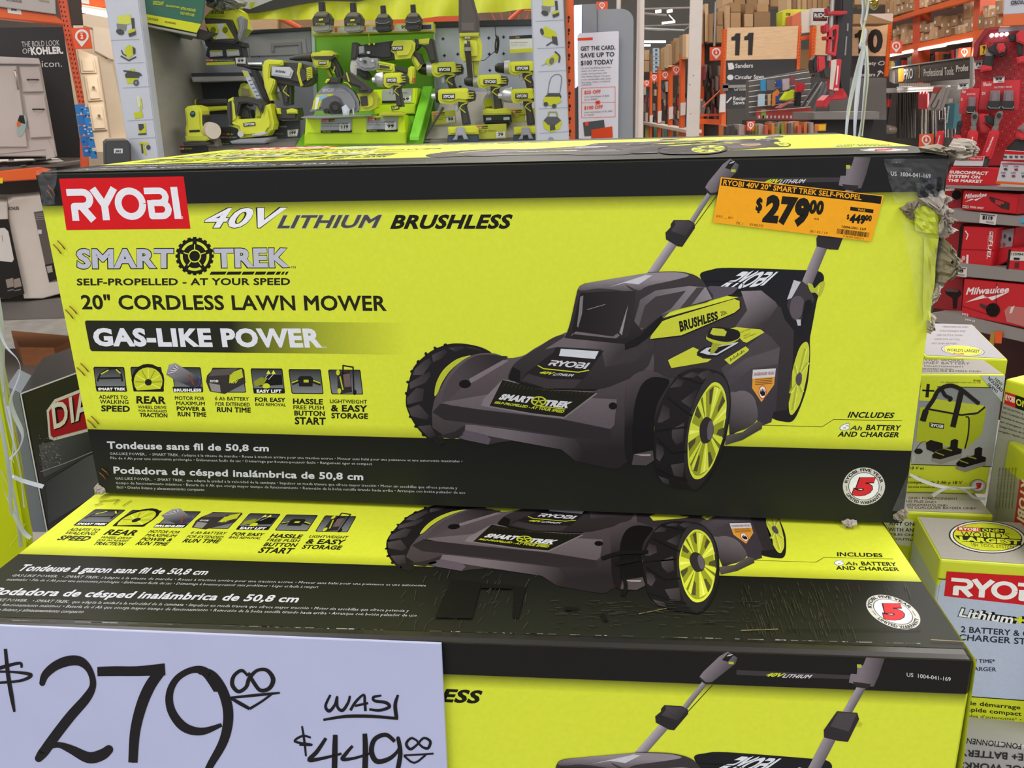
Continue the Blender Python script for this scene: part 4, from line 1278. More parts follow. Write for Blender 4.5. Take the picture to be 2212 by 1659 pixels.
p.line([(2092, 1504), (2300, 1519)], 2, '1c1c20', 2)
for s_, x0, y0, x1, y1, h, b_w in (('Ensemble de démarrage', 2005, 1514, 2204, 1532, 9, .02), ('chargeur rapide compact', 2004, 1528, 2206, 1546, 9, .02), ('Plus de 2 fois plus d’autonomie* •', 2008, 1541, 2206, 1557, 6, 0), ('Juego de banco de batería y', 1990, 1556, 2204, 1575, 9, .02), ('Más del doble de tiempo de funcionamiento', 2004, 1568, 2230, 1588, 6, 0), ('* c. P102 // En comparación con P102', 2040, 1582, 2156, 1592, 3, 0)):
 p.text(s_, ((x0, y0 - h), (x1, y1 - h), (x1, y1), (x0, y0)), '23270e', 3, b_w)
t.done()
# the carton under it, lettered upside down
fr = box_from(.752, (1975, 1592), (2212, 1612), .5, .12, 1.4)
F0, T0 = fr[0], fr[1]
t = Thing('battery_kit_carton', 'grey kit carton with upside-down lettering, under the nearest white kit carton', 'box', F0, 'battery kit cartons on the right')
plain_box(t, 'carton_body', fr, m_kgr)
p = t.ink('front_print', F0, .0006, .0001)
for s_, q in (('FONCTIONNENT', ((2205, 1618), (2076, 1604), (2078, 1590 + 2), (2206, 1606))), ('ONE+ BATTERY', ((2250, 1646), (2073, 1632), (2075, 1618), (2250, 1630))), ('TOOL WORKS', ((2245, 1672), (2070, 1659), (2072, 1645), (2245, 1656)))):
 p.text(s_, q, '2b2b2c', 2, .02)
t.done()
# flat grey top behind it
z2 = .985
fr = box_from(z2, (1940, 1105), (2147, 1113), .5, .12, 1.0)
F2, T2 = fr[0], fr[1]
t = Thing('battery_kit_carton', 'grey-topped kit carton with French and Spanish lettering, carrying the tool bag kit carton', 'box', F2, 'battery kit cartons on the right')
fr = fr[:6] + (.40,)
plain_box(t, 'carton_body', fr, m_ylw)
p = t.ink('top_print', T2, .0005, .0001)
quadface(T2, fr[4], fr[6], 'b1aca8')
for s_, x0, y0, x1 in (('ONE+ FONCTIONNENT', 1962, 1079, 2069), ('LES PILES ONE+', 1958, 1086, 2023), ('LAS HERRAMIENTAS ONE+', 1942, 1093.5, 2048), ('CON CUALQUIER BATERÍA ONE+', 1948, 1099.5, 2108)):
 p.t(s_, x0, y0, x1, 5, '46423f', 2, .01, 0, y0 + 2)
p = t.ink('front_print', F2, .0005, .0001)
p.poly([(1934, 1120), (1972, 1122), (1966, 1180), (1934, 1175)], 'd6d6d8', 1)
for s_, x0, y0, x1, h in (('ANY ONE+', 1920, 1134, 1990, 8), ('WITH ANY', 1918, 1147, 1982, 8), ('PILES ONE', 1924, 1156, 1978, 5), ('OUTILS', 1934, 1166, 1976, 5)):
 p.t(s_, x0, y0, x1, h, '2b2b2b', 2, .02, 0, y0 + 2)
t.done()
# tool-bag kit (stands on it)
Y3 = level(z2 + .001).px(2131, 1067).y
z3 = wall(Y3).uv(2172, 808)[1]
fr = box_from(z3, (1995, 808), (2172, 809), z2 + .001, .072, 1.0)
# widen to the left behind the mower carton
F3, T3, e3, d3, W3, H3, D3 = fr
F3 = Plane(F3.o - e3 * .05, e3, (0, 0, 1))
T3 = Plane(T3.o - e3 * .05, e3, d3)
fr = (F3, T3, e3, d3, W3 + .10, H3, D3)
t = Thing('battery_kit_carton', 'kit carton picturing a yellow tool bag with two batteries, right of the mower carton', 'box', F3, 'battery kit cartons on the right')
plain_box(t, 'carton_body', fr, M('8f9298', .35), m_ylw, .05, fr[5] - .032)
p = t.ink('top_print', T3, .0005, .0001)
quadface(T3, fr[4], fr[6], '96908d')
for s_, x0, y0, x1, h in (('TOOL WORKS', 1990, 781, 2082, 5), ('ONE+ BATTERY', 1988, 787, 2095, 5), ('FONCTIONNENT', 1996, 793, 2082, 3), ('HERRAMIENTAS ONE+', 1985, 799, 2060, 3.5), ('CUALQUIER BATERÍA ONE+', 1990, 803.5, 2120, 3.5)):
 p.t(s_, x0, y0, x1, h, '3d3a38', 2, .01, 0, y0 + 1.5)
p = t.ink('front_print', F3, .0004, .0001)
p.poly([(1985, 834), (2166, 838), (2142, 1008), (1968, 1003)], '83868e', 0, ((2080, 836), (2070, 1004), 'a5a5a8', 6))
p.line([(1985, 834), (2166, 838)], 1.5, '1b1b1b', 1)
p.line([(1968, 1003), (2142, 1008)], 1.5, '1b1b1b', 1)
p.poly([(2117, 811), (2171, 812), (2164, 868)], 'b4bac8', 2)
for s_, q in (('NEW', ((2151, 815), (2167, 829), (2162, 835), (2147, 820))), ('NOUVEAU', ((2137, 812), (2167, 841), (2163, 847), (2133, 819))), ('NUEVO', ((2136, 826), (2156, 844), (2153, 849), (2132, 832)))):
 p.text(s_, q, '2b2c30' if s_ != 'NEW' else '5a5f0a', 4, .03)
p.t('P166', 2103, 824, 2118, 4, '2b2d12', 2, .02)
p.t('U.S. 1004-030-604 // CAN 1001-123-738', 2032, 826.5, 2118, 2.5, '3b3d18', 2, 0, 0, 828)
p.poly([(1990, 823), (2027, 824), (2018, 866), (1985, 865)], 'c9d22f', 2)
p.line([(1992, 843), (2018, 844)], 4, '1b1b1b', 3)
p.line([(2005, 829), (2002, 858)], 7, '1b1b1b', 3)
# bag picture
K_ = lambda *q: [(1900 + x / 3.455, 640 + y / 3.455) for x, y in q]
p.poly(K_((300, 830), (360, 820), (760, 900), (740, 960), (640, 1140), (270, 1080), (285, 940)), 'b0b92a', 3)
p.poly(K_((360, 830), (420, 765), (780, 815), (730, 880), (610, 880)), 'b9c23a', 4)
p.poly(K_((670, 900), (730, 880), (790, 820), (795, 850), (760, 1030), (640, 1140)), 'a2ab26', 4)
p.line(K_((360, 840), (610, 885), (730, 870), (785, 825)), 4, '1e1b1b', 5)
p.line(smooth(K_((640, 900), (665, 910), (660, 1030), (635, 1135))), 3, '1e1b1b', 5)
p.line(smooth(K_((320, 930), (340, 860), (400, 770), (440, 700), (520, 665), (600, 690), (690, 760), (740, 800))), 9, '1f1b1c', 6)
p.line(smooth(K_((460, 690), (490, 740), (530, 760), (520, 775))), 8, '1f1b1c', 6)
p.line(K_((320, 930), (345, 850)), 13, '1f1b1c', 6)
p.line(K_((545, 975), (590, 790), (615, 690)), 12, '1f1b1c', 6)
p.poly(K_((370, 940), (480, 950), (478, 988), (372, 975)), '17171a', 6)
p.mark(K_((378, 947), (473, 958), (471, 981), (378, 971)), 'e6e6ea', 7)
p.poly(K_((345, 1090), (380, 1070), (470, 1095), (470, 1150), (420, 1170), (350, 1140)), '1d1718', 5)
p.poly(ellipse(*K_((290, 1155))[0], 9, 6), '1d1718', 5)
p.line(smooth(K_((345, 1080), (310, 1090), (270, 1140))), 1, '1d1718', 5)
for dx, dy in ((0, 0), (180, 60)):
 L_ = lambda *q: K_(*[(x + dx, y + dy) for x, y in q])
 p.poly(L_((390, 1190), (420, 1150), (540, 1120), (615, 1145), (610, 1200), (460, 1250), (390, 1225)), '8f8a84', 6)
 p.poly(L_((390, 1185), (425, 1150), (545, 1118), (612, 1140), (608, 1170), (450, 1215), (395, 1205)), '1b1718', 7)
 p.poly(L_((530, 1075), (560, 1062), (585, 1072), (580, 1135), (550, 1145), (525, 1130)), '1b1718', 8)
 p.line(L_((415, 1162), (480, 1185)), 2.4, '8e9430', 8)
 p.line(L_((470, 1130), (540, 1150)), 3, '8e9430', 8)
for s_, x0, y0, x1, h in (('de 18 V et', 1950, 1013, 1996, 6), ('Garantie limitée de 3 ans', 1930, 1031, 1988, 4), ('compacto de 3 Ah y 18 V', 1960, 1044, 2078, 6), ('Garantía limitada de 3 años', 1961, 1053, 2040, 4)):
 p.t(s_, x0, y0, x1, h, '2b2d10', 3, .01, .1, y0 + 1)
p.poly(ellipse(2112, 1049, 17.5, 14), '4b4b4b', 3)
p.poly(ellipse(2112, 1049, 16.5, 13), 'b9b6b2', 4)
p.poly(ellipse(2112, 1049, 12, 9.5), 'e2e0de', 5)
p.text('3', ((2107, 1042), (2121, 1042), (2118, 1056), (2103, 1056)), 'c8262e', 6, .08, .1)
t.done()
# kit carton behind the bag kit
Y4 = Y3 + .085
z4 = wall(Y4).uv(2178, 776)[1]
fr = box_from(z4, (1998, 769), (2178, 776), z2 + .001, .21, 1.0)
F4, T4 = fr[0], fr[1]
t = Thing('battery_kit_carton', 'grey-topped kit carton with a round yellow badge, behind the tool bag kit carton', 'box', F4, 'battery kit cartons on the right')
plain_box(t, 'carton_body', fr, m_kgr, m_ylw, .03, fr[5] - .05)
p = t.ink('top_print', T4, .0005, .0001)
quadface(T4, fr[4], fr[6], 'a19ea4')
badge(p, 2080, 758, 47, 11.5, 5)
p.t("WORLD'S LARGEST", 2045, 760, 2116, 6, '2a2a10', 6, .02, 0, 763)
p.t('RYOBI', 2060, 766, 2082, 3, 'b8262c', 6, .03, 0, 767)
for k in range(5):
 x0, y0 = 2020 + k * 6, 744 - k * 9
 p.t(('ANY ONE+ BATTERY', 'WORKS WITH ANY TOOL', 'LES OUTILS ONE+', 'FONCTIONNENT AVEC', 'HERRAMIENTAS ONE+')[k], x0 - 8, y0, x0 + 48, 3.4, '6a666a', 2, .01, 0, y0 + 1)
t.done()
# the two at the frame edge
z5 = 1.165
fr = box_from(z5, (2172, 818), (2225, 833), .5, .12, 3.4)
F5, T5 = fr[0], fr[1]
t = Thing('battery_kit_carton', 'upper kit carton at the right frame edge, red label over grey small print', 'box', F5, 'battery kit cartons on the right')
plain_box(t, 'carton_body', fr, m_kgr, m_ylw, .02, fr[5] - .035)
p = t.ink('front_print', F5, .0005, .0001)
p.poly([(2172, 846), (2194, 853), (2194, 881), (2170, 872)], 'c9262e', 1)
p.text('RYOBI', ((2173, 851), (2193, 858), (2192, 871), (2172, 864)), 'f0f0f0', 2, .04)
p.poly([(2194, 853), (2240, 868), (2240, 897), (2194, 881)], '1c1c1c', 1)
p.text('ONE+', ((2196, 860), (2238, 875), (2237, 889), (2195, 874)), 'd8e034', 2, .03)
for k, s_ in enumerate(('18V 3Ah BATTERY & COMPACT', 'FAST CHARGER STARTER KIT', 'Ensemble de démarrage de pile', 'et chargeur rapide', 'Juego básico de batería y', 'cargador rápido compacto')):
 p.t(s_, 2168 - k * 2, 882 + k * 10, 2236, 4, '3a3838', 2, .01, 0, 905 + k * 10)
t.done()
z6 = 1.08
fr = box_from(z6, (2178, 952), (2225, 988), .5, .09, 3.6)
F6, T6 = fr[0], fr[1]
t = Thing('battery_kit_carton', 'lower kit carton at the right frame edge, red logo printed sideways on small print', 'box', F6, 'battery kit cartons on the right')
plain_box(t, 'carton_body', fr, m_kgr, m_ylw, .02, fr[5] - .04)
p = t.ink('front_print', F6, .0005, .0001)
p.poly([(2204, 1035), (2230, 1050), (2224, 1160), (2190, 1140)], 'c23a34', 1)
p.text('RYOBI', ((2222, 1042), (2214, 1130), (2198, 1120), (2208, 1034)), 'f0eee8', 2, .04)
for k in range(6):
 x = 2150 + k * 7
 p.text('Bloc-pile et chargeur rapide compact', ((x + 12, 1012), (x + 4, 1100), (x + 1, 1098), (x + 9, 1010)), '5a5652', 2)
t.done()

t = Thing('display_table', 'low grey display table under the battery kit cartons', 'table', None)
t.box('table_top', (.78, 1.3, .48), (.9, 1.0, .035), M('5a5653', .6), -.15)
for k, (x, y) in enumerate(((.45, .95), (1.05, .9), (.55, 1.7), (1.15, 1.6))):
 t.box('leg#%d' % k, (x, y, .23), (.05, .05, .46), M('4a4744', .6))
t.done()

# curled ribbon lying across the tool-bag kit
m_rib = M('c9cbd2', .22, .0)
def ribbon(t, key, pts, wpx, plane, m, w=0.002, seed=0):
 """flat satin ribbon: strip through pixel points with a slight twist and 0.4 mm thickness"""
 q = smooth([tuple(a[:2]) for a in pts], 6)
 me = t.part(key)
 A, B, A2, B2 = [], [], [], []
 for i, (x, y) in enumerate(q):
  x0, y0 = q[max(0, i - 1)]
  x1, y1 = q[min(len(q) - 1, i + 1)]
  L = math.hypot(x1 - x0, y1 - y0) or 1
  nx, ny = -(y1 - y0) / L, (x1 - x0) / L
  tw = .92 + .08 * math.sin(i * .3 + seed)
  h = wpx / 2 * tw
  u, v = plane.uv(x + nx * h, y + ny * h)
  u2, v2 = plane.uv(x - nx * h, y - ny * h)
  dz = .002 * math.sin(i * .16 + seed)
  A.append(plane.P(u, v, w + .006 + dz)); B.append(plane.P(u2, v2, w + .006 - dz))
  A2.append(plane.P(u, v, w + .0055 + dz)); B2.append(plane.P(u2, v2, w + .0055 - dz))
 me.quadgrid([A, B, B2, A2, A], m)
t = Thing('curling_ribbon', 'white curled ribbon lying across the tool bag kit carton', 'ribbon', F3.off(.008))
ribbon(t, 'strand#1', [(1962, 1020), (1985, 1032), (2020, 1044), (2060, 1050), (2105, 1048)], 6, F3.off(.008), m_rib)
ribbon(t, 'strand#2', [(2010, 1066), (2030, 1054), (2058, 1048), (2085, 1058), (2100, 1070), (2124, 1072)], 6, F3.off(.012), m_rib, .002, 2)
t.done()

# ---------------------------------------------------------------- left foreground
# yellow-green wrapped carton at the left frame edge
PLG = facing(1.02, 20)
t = Thing('wrapped_carton', 'plain yellow-green carton cut by the left frame edge, beside the silver ribbons', 'box', PLG)
t.ext('carton_side', [(-260, 700), (-4, 738), (72, 1165), (66, 1400), (-260, 1400)], -.3, 0, M('c3cf1e', .22), .008)
p = t.ink('crease_lines', PLG, .0008)
for q in ([(5, 1020), (40, 1110), (60, 1170)], [(0, 900), (30, 1000)], [(20, 1180), (55, 1130)]):
 p.line(smooth(q), 1.2, 'dbe45c', 1)
t.done()
# black diamond-plate poster box with red badge
PD = wall2((-1.02, 1.42), (-.45, 1.62))
t = Thing('blade_display_box', 'black display box with a red bordered badge, half hidden behind the upper mower carton', 'box', PD)
t.ext('box_body', [(45, 850), (330, 745), (330, 1200), (103, 1150)], -.25, 0, M('1f1f20', .3, kind='grime'), .003)
p = t.ink('front_print', PD, .0012, .0005)
p.line([(45, 850), (330, 744)], 3, 'c9c9cc', 1)
p.line([(45, 850), (102, 1148)], 3, 'c9c9cc', 1)
p.poly([(101, 886), (118, 862), (300, 790), (310, 900), (116, 951), (106, 946)], 'c9c8c0', 2)
p.poly([(106, 888), (121, 868), (300, 797), (308, 893), (116, 944), (110, 940)], 'a01c26', 3)
p.text('DIABLO', ((113, 876), (285, 806), (290, 868), (119, 928)), '171315', 4, .05)
p.text('DIABLO', ((111, 873), (285, 803), (290, 866), (117, 926)), 'd6d3c6', 5, .02)
p.poly([(84, 960), (195, 930), (212, 975), (95, 1030)], '55565a', 1, ((90, 970), (190, 1010), '2e2f33', 5))
p.poly([(100, 1040), (205, 975), (222, 1060), (105, 1130)], '3c3d42', 1, ((100, 1040), (210, 1060), '5c5d62', 5))
p.line([(88, 1018), (140, 1000), (200, 975)], 2, '8a8c90', 2)
random.seed(4)
for k in range(120):
 x, y = random.uniform(84, 130), random.uniform(940, 1010)
 p.line([(x, y), (x + random.uniform(1, 3), y + random.uniform(-1, 2))], random.uniform(.6, 1.4), random.choice(['a5a6a8', '77787c', '3a3b3e']), 3)
t.ext('box_side', [(14, 835), (44, 850), (102, 1150), (70, 1150)], -.12, -.002, M('6f7680', .3), .002)
t.done()
# silver curling ribbons
PR = wall(.93)
t = Thing('curling_ribbon', 'bundle of silver curled ribbons hanging at the left edge before the black display box', 'ribbon', PR)
for k, (pts, wd) in enumerate((([(0, 612), (12, 700), (14, 800), (22, 880), (40, 960), (52, 1020), (60, 1090)], 8), ([(2, 640), (16, 760), (22, 840), (18, 800)], 5),
  ([(4, 645), (30, 730), (58, 765), (64, 790), (55, 820), (44, 850), (50, 880), (66, 915), (68, 935), (58, 960), (40, 980), (38, 1000), (55, 1018), (112, 1036)], 7),
  ([(44, 860), (55, 930), (50, 1000), (58, 1060), (66, 1120), (70, 1160)], 8), ([(36, 990), (40, 1030), (52, 1060), (62, 1085), (80, 1120), (96, 1135)], 7), ([(10, 740), (24, 800), (40, 880), (56, 980), (62, 1080)], 6))):
 ribbon(t, 'strand#%d' % k, pts, wd * .8, PR, M('b9c0cc', .18), .002 + .006 * k, k)
t.done()

# ---- left gondola: base deck, lower shelf, bathroom boxes, brochure tray, vanity, uprights
YL = 4.0
PL_ = facing(YL, 70)
m_or = M('d8591a', .4)
m_orr = M('c9502a', .45)
m_grey = M('8b8682', .5)
m_shelf = M('9a948e', .45, kind='metal')
t = Thing('steel_base_deck', 'grey steel base deck at lower left with a timber block on it', 'shelf', PL_)
zb = .30
A, B = level(zb).px(-60, 700), level(zb).px(260, 690)
t.box('deck_board', ((A.x + B.x) / 2, 4.02, zb - .02), (2.2, 1.4, .04), m_shelf)
t.box('kick_board', ((A.x + B.x) / 2, 3.32, zb / 2 - .02), (2.2, .03, zb - .06), M('57534f', .6))
t.done()
PW = wall(3.72)
t = Thing('timber_block', 'short block of reddish sawn timber lying on the grey steel base deck', 'timber', PW)
a = level(zb + .1)
P0, P1, P2, P3 = a.px(42, 750), a.px(116, 751), a.px(150, 730), a.px(24, 714)
me = t.part('block')
top = [P0, P1, P2 + Vector((.05, .02, 0)), P3]
bot = [Vector((q.x, q.y, zb)) for q in top]
me.cap(top, M('b87848', .6, kind='wood'))
me.cap(bot[::-1], M('b87848', .6, kind='wood'))
for k in range(4):
 me.cap([bot[k], bot[(k + 1) % 4], top[(k + 1) % 4], top[k]], M('a9683c', .65, kind='wood'))
t.done()
zs = PL_.uv(60, 652)[1]
t = Thing('steel_shelf', 'grey steel shelf carrying the bathroom vanity cartons at left', 'shelf', PL_)
t.box('shelf_board', (-2.35, YL + .38, zs - .045), (2.3, .78, .09), M('6d6661', .5))
t.done()
t = Thing('vanity_carton', 'white vanity carton with black picture panel, on the lower left shelf', 'box', PL_, 'cartons on the lower left shelf')
t.ext('carton_body', [(-90, 436), (16, 440), (22, 645), (-90, 650)], -.35, .02, M('cfc4bb', .6), .004)
p = t.ink('printed_panel', PL_.off(.02), .001, .0006)
p.poly([(-60, 476), (18, 473), (53, 634), (19, 645), (-60, 645)], '242120', 1)
p.poly([(-40, 495), (10, 492), (18, 500), (30, 560), (26, 566), (-40, 560)], 'c9c2be', 2)
p.line([(4, 508), (6, 522)], 1.2, '77706c', 3)
for x in (12, 27):
 p.poly([(x, 604), (x + 16, 600), (x + 20, 618), (x + 4, 622)], '8d8078', 2)
 p.line([(x + 4, 628), (x + 18, 625)], 2, '7c7672', 2)
t.done()
t = Thing('vanity_carton', 'white vanity carton with a narrow brown side panel, touching the upper mower carton in view', 'box', PL_, 'cartons on the lower left shelf')
t.ext('carton_body', [(17, 437), (30, 430), (150, 420), (185, 620), (92, 645), (52, 645), (22, 500)], -.33, 0, M('cbbfb6', .6), .004)
p = t.ink('printed_panel', PL_, .001, .0006)
p.text('KOHLER', ((18, 447), (41, 446), (42, 453), (19, 454)), '3a3432', 1, .03)
p.poly([(73, 458), (150, 446), (170, 600), (106, 610), (95, 560)], '605652', 1)
p.poly([(97, 572), (125, 566), (128, 600), (107, 609)], '2a2624', 2)
p.poly([(100, 575), (112, 573), (114, 587), (103, 590)], 'a5998f', 3)
for k in range(4):
 p.line([(77, 463 + k * 4), (95, 461 + k * 4)], 1, 'a39a95', 2)
p.rect(82, 496, 90, 505, 'c9c2bd', 2)
t.done()
# orange beam with tray of brochures
PB = facing(3.85, 40)
zbm = PB.uv(40, 372)[1]
t = Thing('rack_beam', 'orange rack beam at left under the brochure board', 'rack beam', PB)
t.ext('beam', [(-80, 378), (85, 362), (110, 366), (82, 388), (-80, 398)], -.05, 0, m_or, .004)
p = t.ink('price_strip', PB, .001)
p.rect(-10, 384, 6, 396, 'd9c21e', 1)
t.done()
LV = level(PB.uv(40, 370)[1] + .012)
t = Thing('brochure_board', 'sloping board of bathroom brochures on the left orange beam', 'sign', LV)
pts = [(-80, 366), (140, 350), (145, 344), (120, 334), (98, 330), (-80, 340)]
t.ext('board', [(-80, 367), (136, 354), (180, 347), (145, 325), (-80, 342)], -.012, 0, M('5c5550', .6), .002, LV)
p = t.ink('brochure_print', LV, .001, .0006)
p.poly([(-80, 364), (80, 355), (139, 349), (98, 329), (-80, 341)], 'ccc6c2', 1)
p.poly([(105, 330), (145, 325), (176, 344), (141, 348)], '57504c', 1)
for k, (x, y) in enumerate(((8, 350), (24, 344), (50, 356), (64, 352), (10, 357))):
 p.poly([(x - 6, y), (x + 6, y - 1), (x + 7, y + 3), (x - 5, y + 4)], ('b9806a', '55504e', 'a08070', '6a625e', 'c09a88')[k], 2)
p.poly([(70, 342), (105, 340), (114, 347), (80, 350)], '4a4644', 2)
t.done()
# vanity cabinet
PV = facing(4.05, 60)
t = Thing('bathroom_vanity', 'pale grey bathroom vanity cabinet with black drawer pulls, upper left', 'cabinet', PV)
m_van = M('b7aca6', .5)
t.ext('carcass', [(-120, 138), (88, 138), (124, 338), (-120, 338)], -.5, 0, m_van, .004)
t.ext('countertop', [(-120, 116), (84, 126), (88, 139), (-120, 137)], -.5, .02, M('bdb5b0', .35, kind='grime'), .003)
t.ext('door', [(-110, 142), (36, 142), (60, 318), (-110, 318)], 0, .014, m_van, .003)
t.ext('drawer#1', [(42, 144), (85, 144), (95, 198), (50, 199)], 0, .014, m_van, .003)
t.ext('drawer#2', [(52, 206), (96, 206), (112, 296), (66, 298)], 0, .014, m_van, .003)
t.rod('door>door_pull', [(32, 152, .014), (33, 158, .04), (38, 186, .04), (39, 192, .014)], 1.7, M('a9a4a2', .25, .9), 8)
t.rod('drawer#1>drawer_pull#1', [(59, 172, .014), (61, 172, .03), (82, 172, .03), (83, 172, .014)], 1.6, M('1c1a1a', .4), 8)
t.rod('drawer#2>drawer_pull#2', [(71, 236, .014), (73, 236, .03), (93, 236, .03), (95, 236, .014)], 1.6, M('1c1a1a', .4), 8)
t.plabel['drawer#1>drawer_pull#1'] = 'black bar pull'
p = t.ink('door>care_sticker', PV.off(.0145), .001, .0005)
p.poly(ellipse(47, 272, 9, 24, 20, 14), '93a8a4', 1)
p.poly([(38, 262), (42, 249), (51, 249), (55, 268), (46, 266)], '2b2926', 2)
p.poly(ellipse(40, 268, 4, 6), 'd0602a', 3)
t.ext('plinth', [(-120, 318), (104, 300), (118, 326), (120, 340), (100, 345), (98, 324), (-120, 345)], -.45, .004, m_van, .003)
t.done()
# black brand backboard
PK = facing(4.6, 100)
t = Thing('brand_backboard', 'black backboard with white bathroom brand lettering behind the pale vanity', 'sign', PK)
t.ext('board', [(-150, 62), (136, 58), (186, 340), (-150, 348)], -.03, 0, M('1d1a1c', .6), .002)
t.ext('edge_strip', [(136, 59), (141, 59), (180, 225), (178, 300), (172, 300)], -.02, .004, M('c8b496', .6), .001)
p = t.ink('lettering', PK, .0015, .0005)
p.text('THE BOLD LOOK', ((46, 90), (128, 86.5), (129, 98), (47, 102)), 'b9b4b4', 1, .0)
p.text('OF', ((48, 105), (65, 104.5), (66, 115), (49, 116)), 'b9b4b4', 1, .0)
p.text('KOHLER.', ((65, 102), (135, 100.5), (137, 116), (68, 119)), 'd8d4d4', 1, .05)
p.text('Rubicon.', ((52, 130.5), (133, 131), (134, 144), (53, 146)), 'c9c4c4', 1, .0)
t.done()
# orange upright of the left rack with bolt holes
PU = facing(3.9, 160)
t = Thing('rack_upright', 'orange perforated rack upright beside the black backboard', 'rack upright', PU)
t.ext('post', [(118, -30), (140, -30), (186, 240), (196, 420), (176, 420), (172, 236)], -.06, 0, m_orr, .003)
p = t.ink('pegboard_holes', PU, .001)
for k in range(24):
 x, y = 128 + k * 2.05, 4 + k * 10.2
 p.poly(ellipse(x + 1, y, 1.3, 2.2, 8), '4a1a10', 1)
 p.poly(ellipse(x + 8, y + 1, 1.3, 2.2, 8), '4a1a10', 1)
t.done()
PO = facing(3.8, 60)
t = Thing('rack_beam', 'orange rack beam at the top left corner with a white price tag', 'rack beam', PO)
t.ext('beam', [(-80, 6), (118, 32), (146, 54), (-80, 32)], -.06, 0, m_or, .004)
p = t.ink('price_tag', PO, .001, .0006)
p.poly([(15, 12.5), (44, 16.5), (47, 32), (17, 28)], 'd9d4d0', 1)
p.t('899', 24, 23, 36, 5, '2a2624', 2, .05, 0, 25)
t.done()
t = Thing('header_sign', 'pale grey product header board above the top left orange beam', 'sign', PO)
t.ext('board', [(-80, -40), (118, -40), (121, 31), (-80, 4)], -.02, .012, M('a99f9c', .6), .002)
p = t.ink('lettering', PO.off(.012), .001, .0006)
p.t('STORAGE', 14, 2, 47, 5, '4a4240', 2, .02, 0, 6)
p.t('FURNITURE', 84, 3, 106, 4, '7c7a50', 2, .02, 0, 6)
t.done()
t = Thing('backdrop_sheet', 'dark sheet painted as the shadow behind the left shelves of bathroom goods', 'board', facing(5.3, 60))  # sheet coloured as the dark shadow in the gaps round the shelves
t.ext('sheet', [(-200, -40), (150, -40), (190, 420), (-200, 420)], -.02, 0, M('40352f', .7), 0)
t.done()
t = Thing('end_board', 'dark brown panel beside the top of the left orange upright', 'panel', facing(4.3, 160))
t.ext('panel', [(146, -30), (173, -30), (180, 54), (152, 54)], -.02, 0, M('3a2a24', .6), .002)
t.done()
def bay_sign(quad, Y, num, label, txt=True, small=None):
 P = facing(Y, quad[0][0])
 t = Thing('bay_marker', label, 'sign', P, 'orange bay markers')
 t.ext('plate', quad, -.006, 0, M('e0501c', .45), .001)
 p = t.ink('pin_print', P, .0012, .0006)
 cx = sum(q[0] for q in quad) / 4
 cy = sum(q[1] for q in quad) / 4
 h = abs(quad[0][1] - quad[3][1])
 R = h * .33
 y0 = cy - h * .1
 pts = [(cx + R * math.cos(a), y0 - R * math.sin(a)) for a in [math.radians(-25 + k * 230 / 16) for k in range(17)]] + [(cx, cy + h * .42)]
 p.poly(pts, 'dcd8dc', 1)
 p.poly(ellipse(cx, y0, R * .68, R * .68, 20), 'd94a18', 2)
 p.t(num, cx - R * .2, y0 + R * .38, cx + R * .2, R * .62, 'e8e4e4', 3, .05)
 p.t('BAY', cx - R * .22, y0 - R * .35, cx + R * .22, R * .2, 'e8e4e4', 3, .03)
 t.done()
bay_sign([(153, 61), (193, 59), (200, 105), (161, 106)], 3.86, '2', 'orange bay 2 marker on the left rack upright')
# cream cabinets beyond
PC = facing(5.6, 220)
t = Thing('linen_cabinet', 'cream storage cabinet with three panelled drawers beyond the bay 2 marker', 'cabinet', PC)
m_cr = M('d9c6ae', .5)
t.ext('carcass', [(166, 105), (210, 122), (234, 282), (240, 330), (196, 330)], -.1, 0, m_cr, .004)
for k, q in enumerate((((171, 124), (203, 126), (209, 157), (176, 158)), ((182, 163), (213, 162), (221, 216), (191, 218)), ((190, 225), (224, 225), (232, 280), (200, 282)))):
 t.ext('drawer#%d' % k, q, 0, .03, m_cr, .012)
 if k:
  x, y = ((202, 189), (214, 250))[k - 1]
  t.rod('drawer#%d>knob#%d' % (k, k), [(x, y, .03), (x, y, .06)], [2, 3], M('a08a60', .3, .9), 10)
t.done()
t = Thing('linen_cabinet', 'tall cream cabinet side with a moulded top, right of the drawer cabinet', 'cabinet', facing(6.1, 240))
t.ext('side_panel', [(214, 128), (240, 126), (278, 300), (240, 300)], -.1, .05, m_cr, .003)
t.ext('crown', [(180, 55), (238, 62), (246, 130), (236, 127), (205, 110), (200, 60)], -.1, .08, M('dccbb6', .5), .01)
t.ext('base_panel', [(206, 300), (282, 296), (284, 330), (208, 330)], -.1, .1, M('dbcab4', .5), .004)
t.done()
t = Thing('shelf_lamp', 'lit tube lamp under the orange beam above the cream cabinets', 'lamp', facing(5.0, 205))
t.rod('tube', [(172, 21), (240, 34)], 5, M('fff4e0', .4, emit=5.0), 10)
t.rod('tube_housing', [(172, 13), (240, 24)], 3.5, M('e6d6c2', .4), 8)
t.done()
t = Thing('rack_beam', 'orange rack beam above the lit tube lamp, upper left', 'rack beam', facing(5.05, 200))
t.ext('beam', [(160, -20), (250, -20), (250, 20), (172, 10)], -.08, 0, m_or, .004)
p = t.ink('price_tag', facing(5.05, 200), .001)
p.poly([(174, -4), (192, -2), (193, 9), (177, 7)], 'd0cac6', 1)
t.done()
t = Thing('lit_backboard', 'warm cream back panel lit behind the linen cabinets', 'panel', facing(6.3, 220))
t.ext('panel', [(120, 30), (300, 30), (320, 360), (150, 360)], -.02, 0, M('d2bfa8', .6), .002)
t.done()
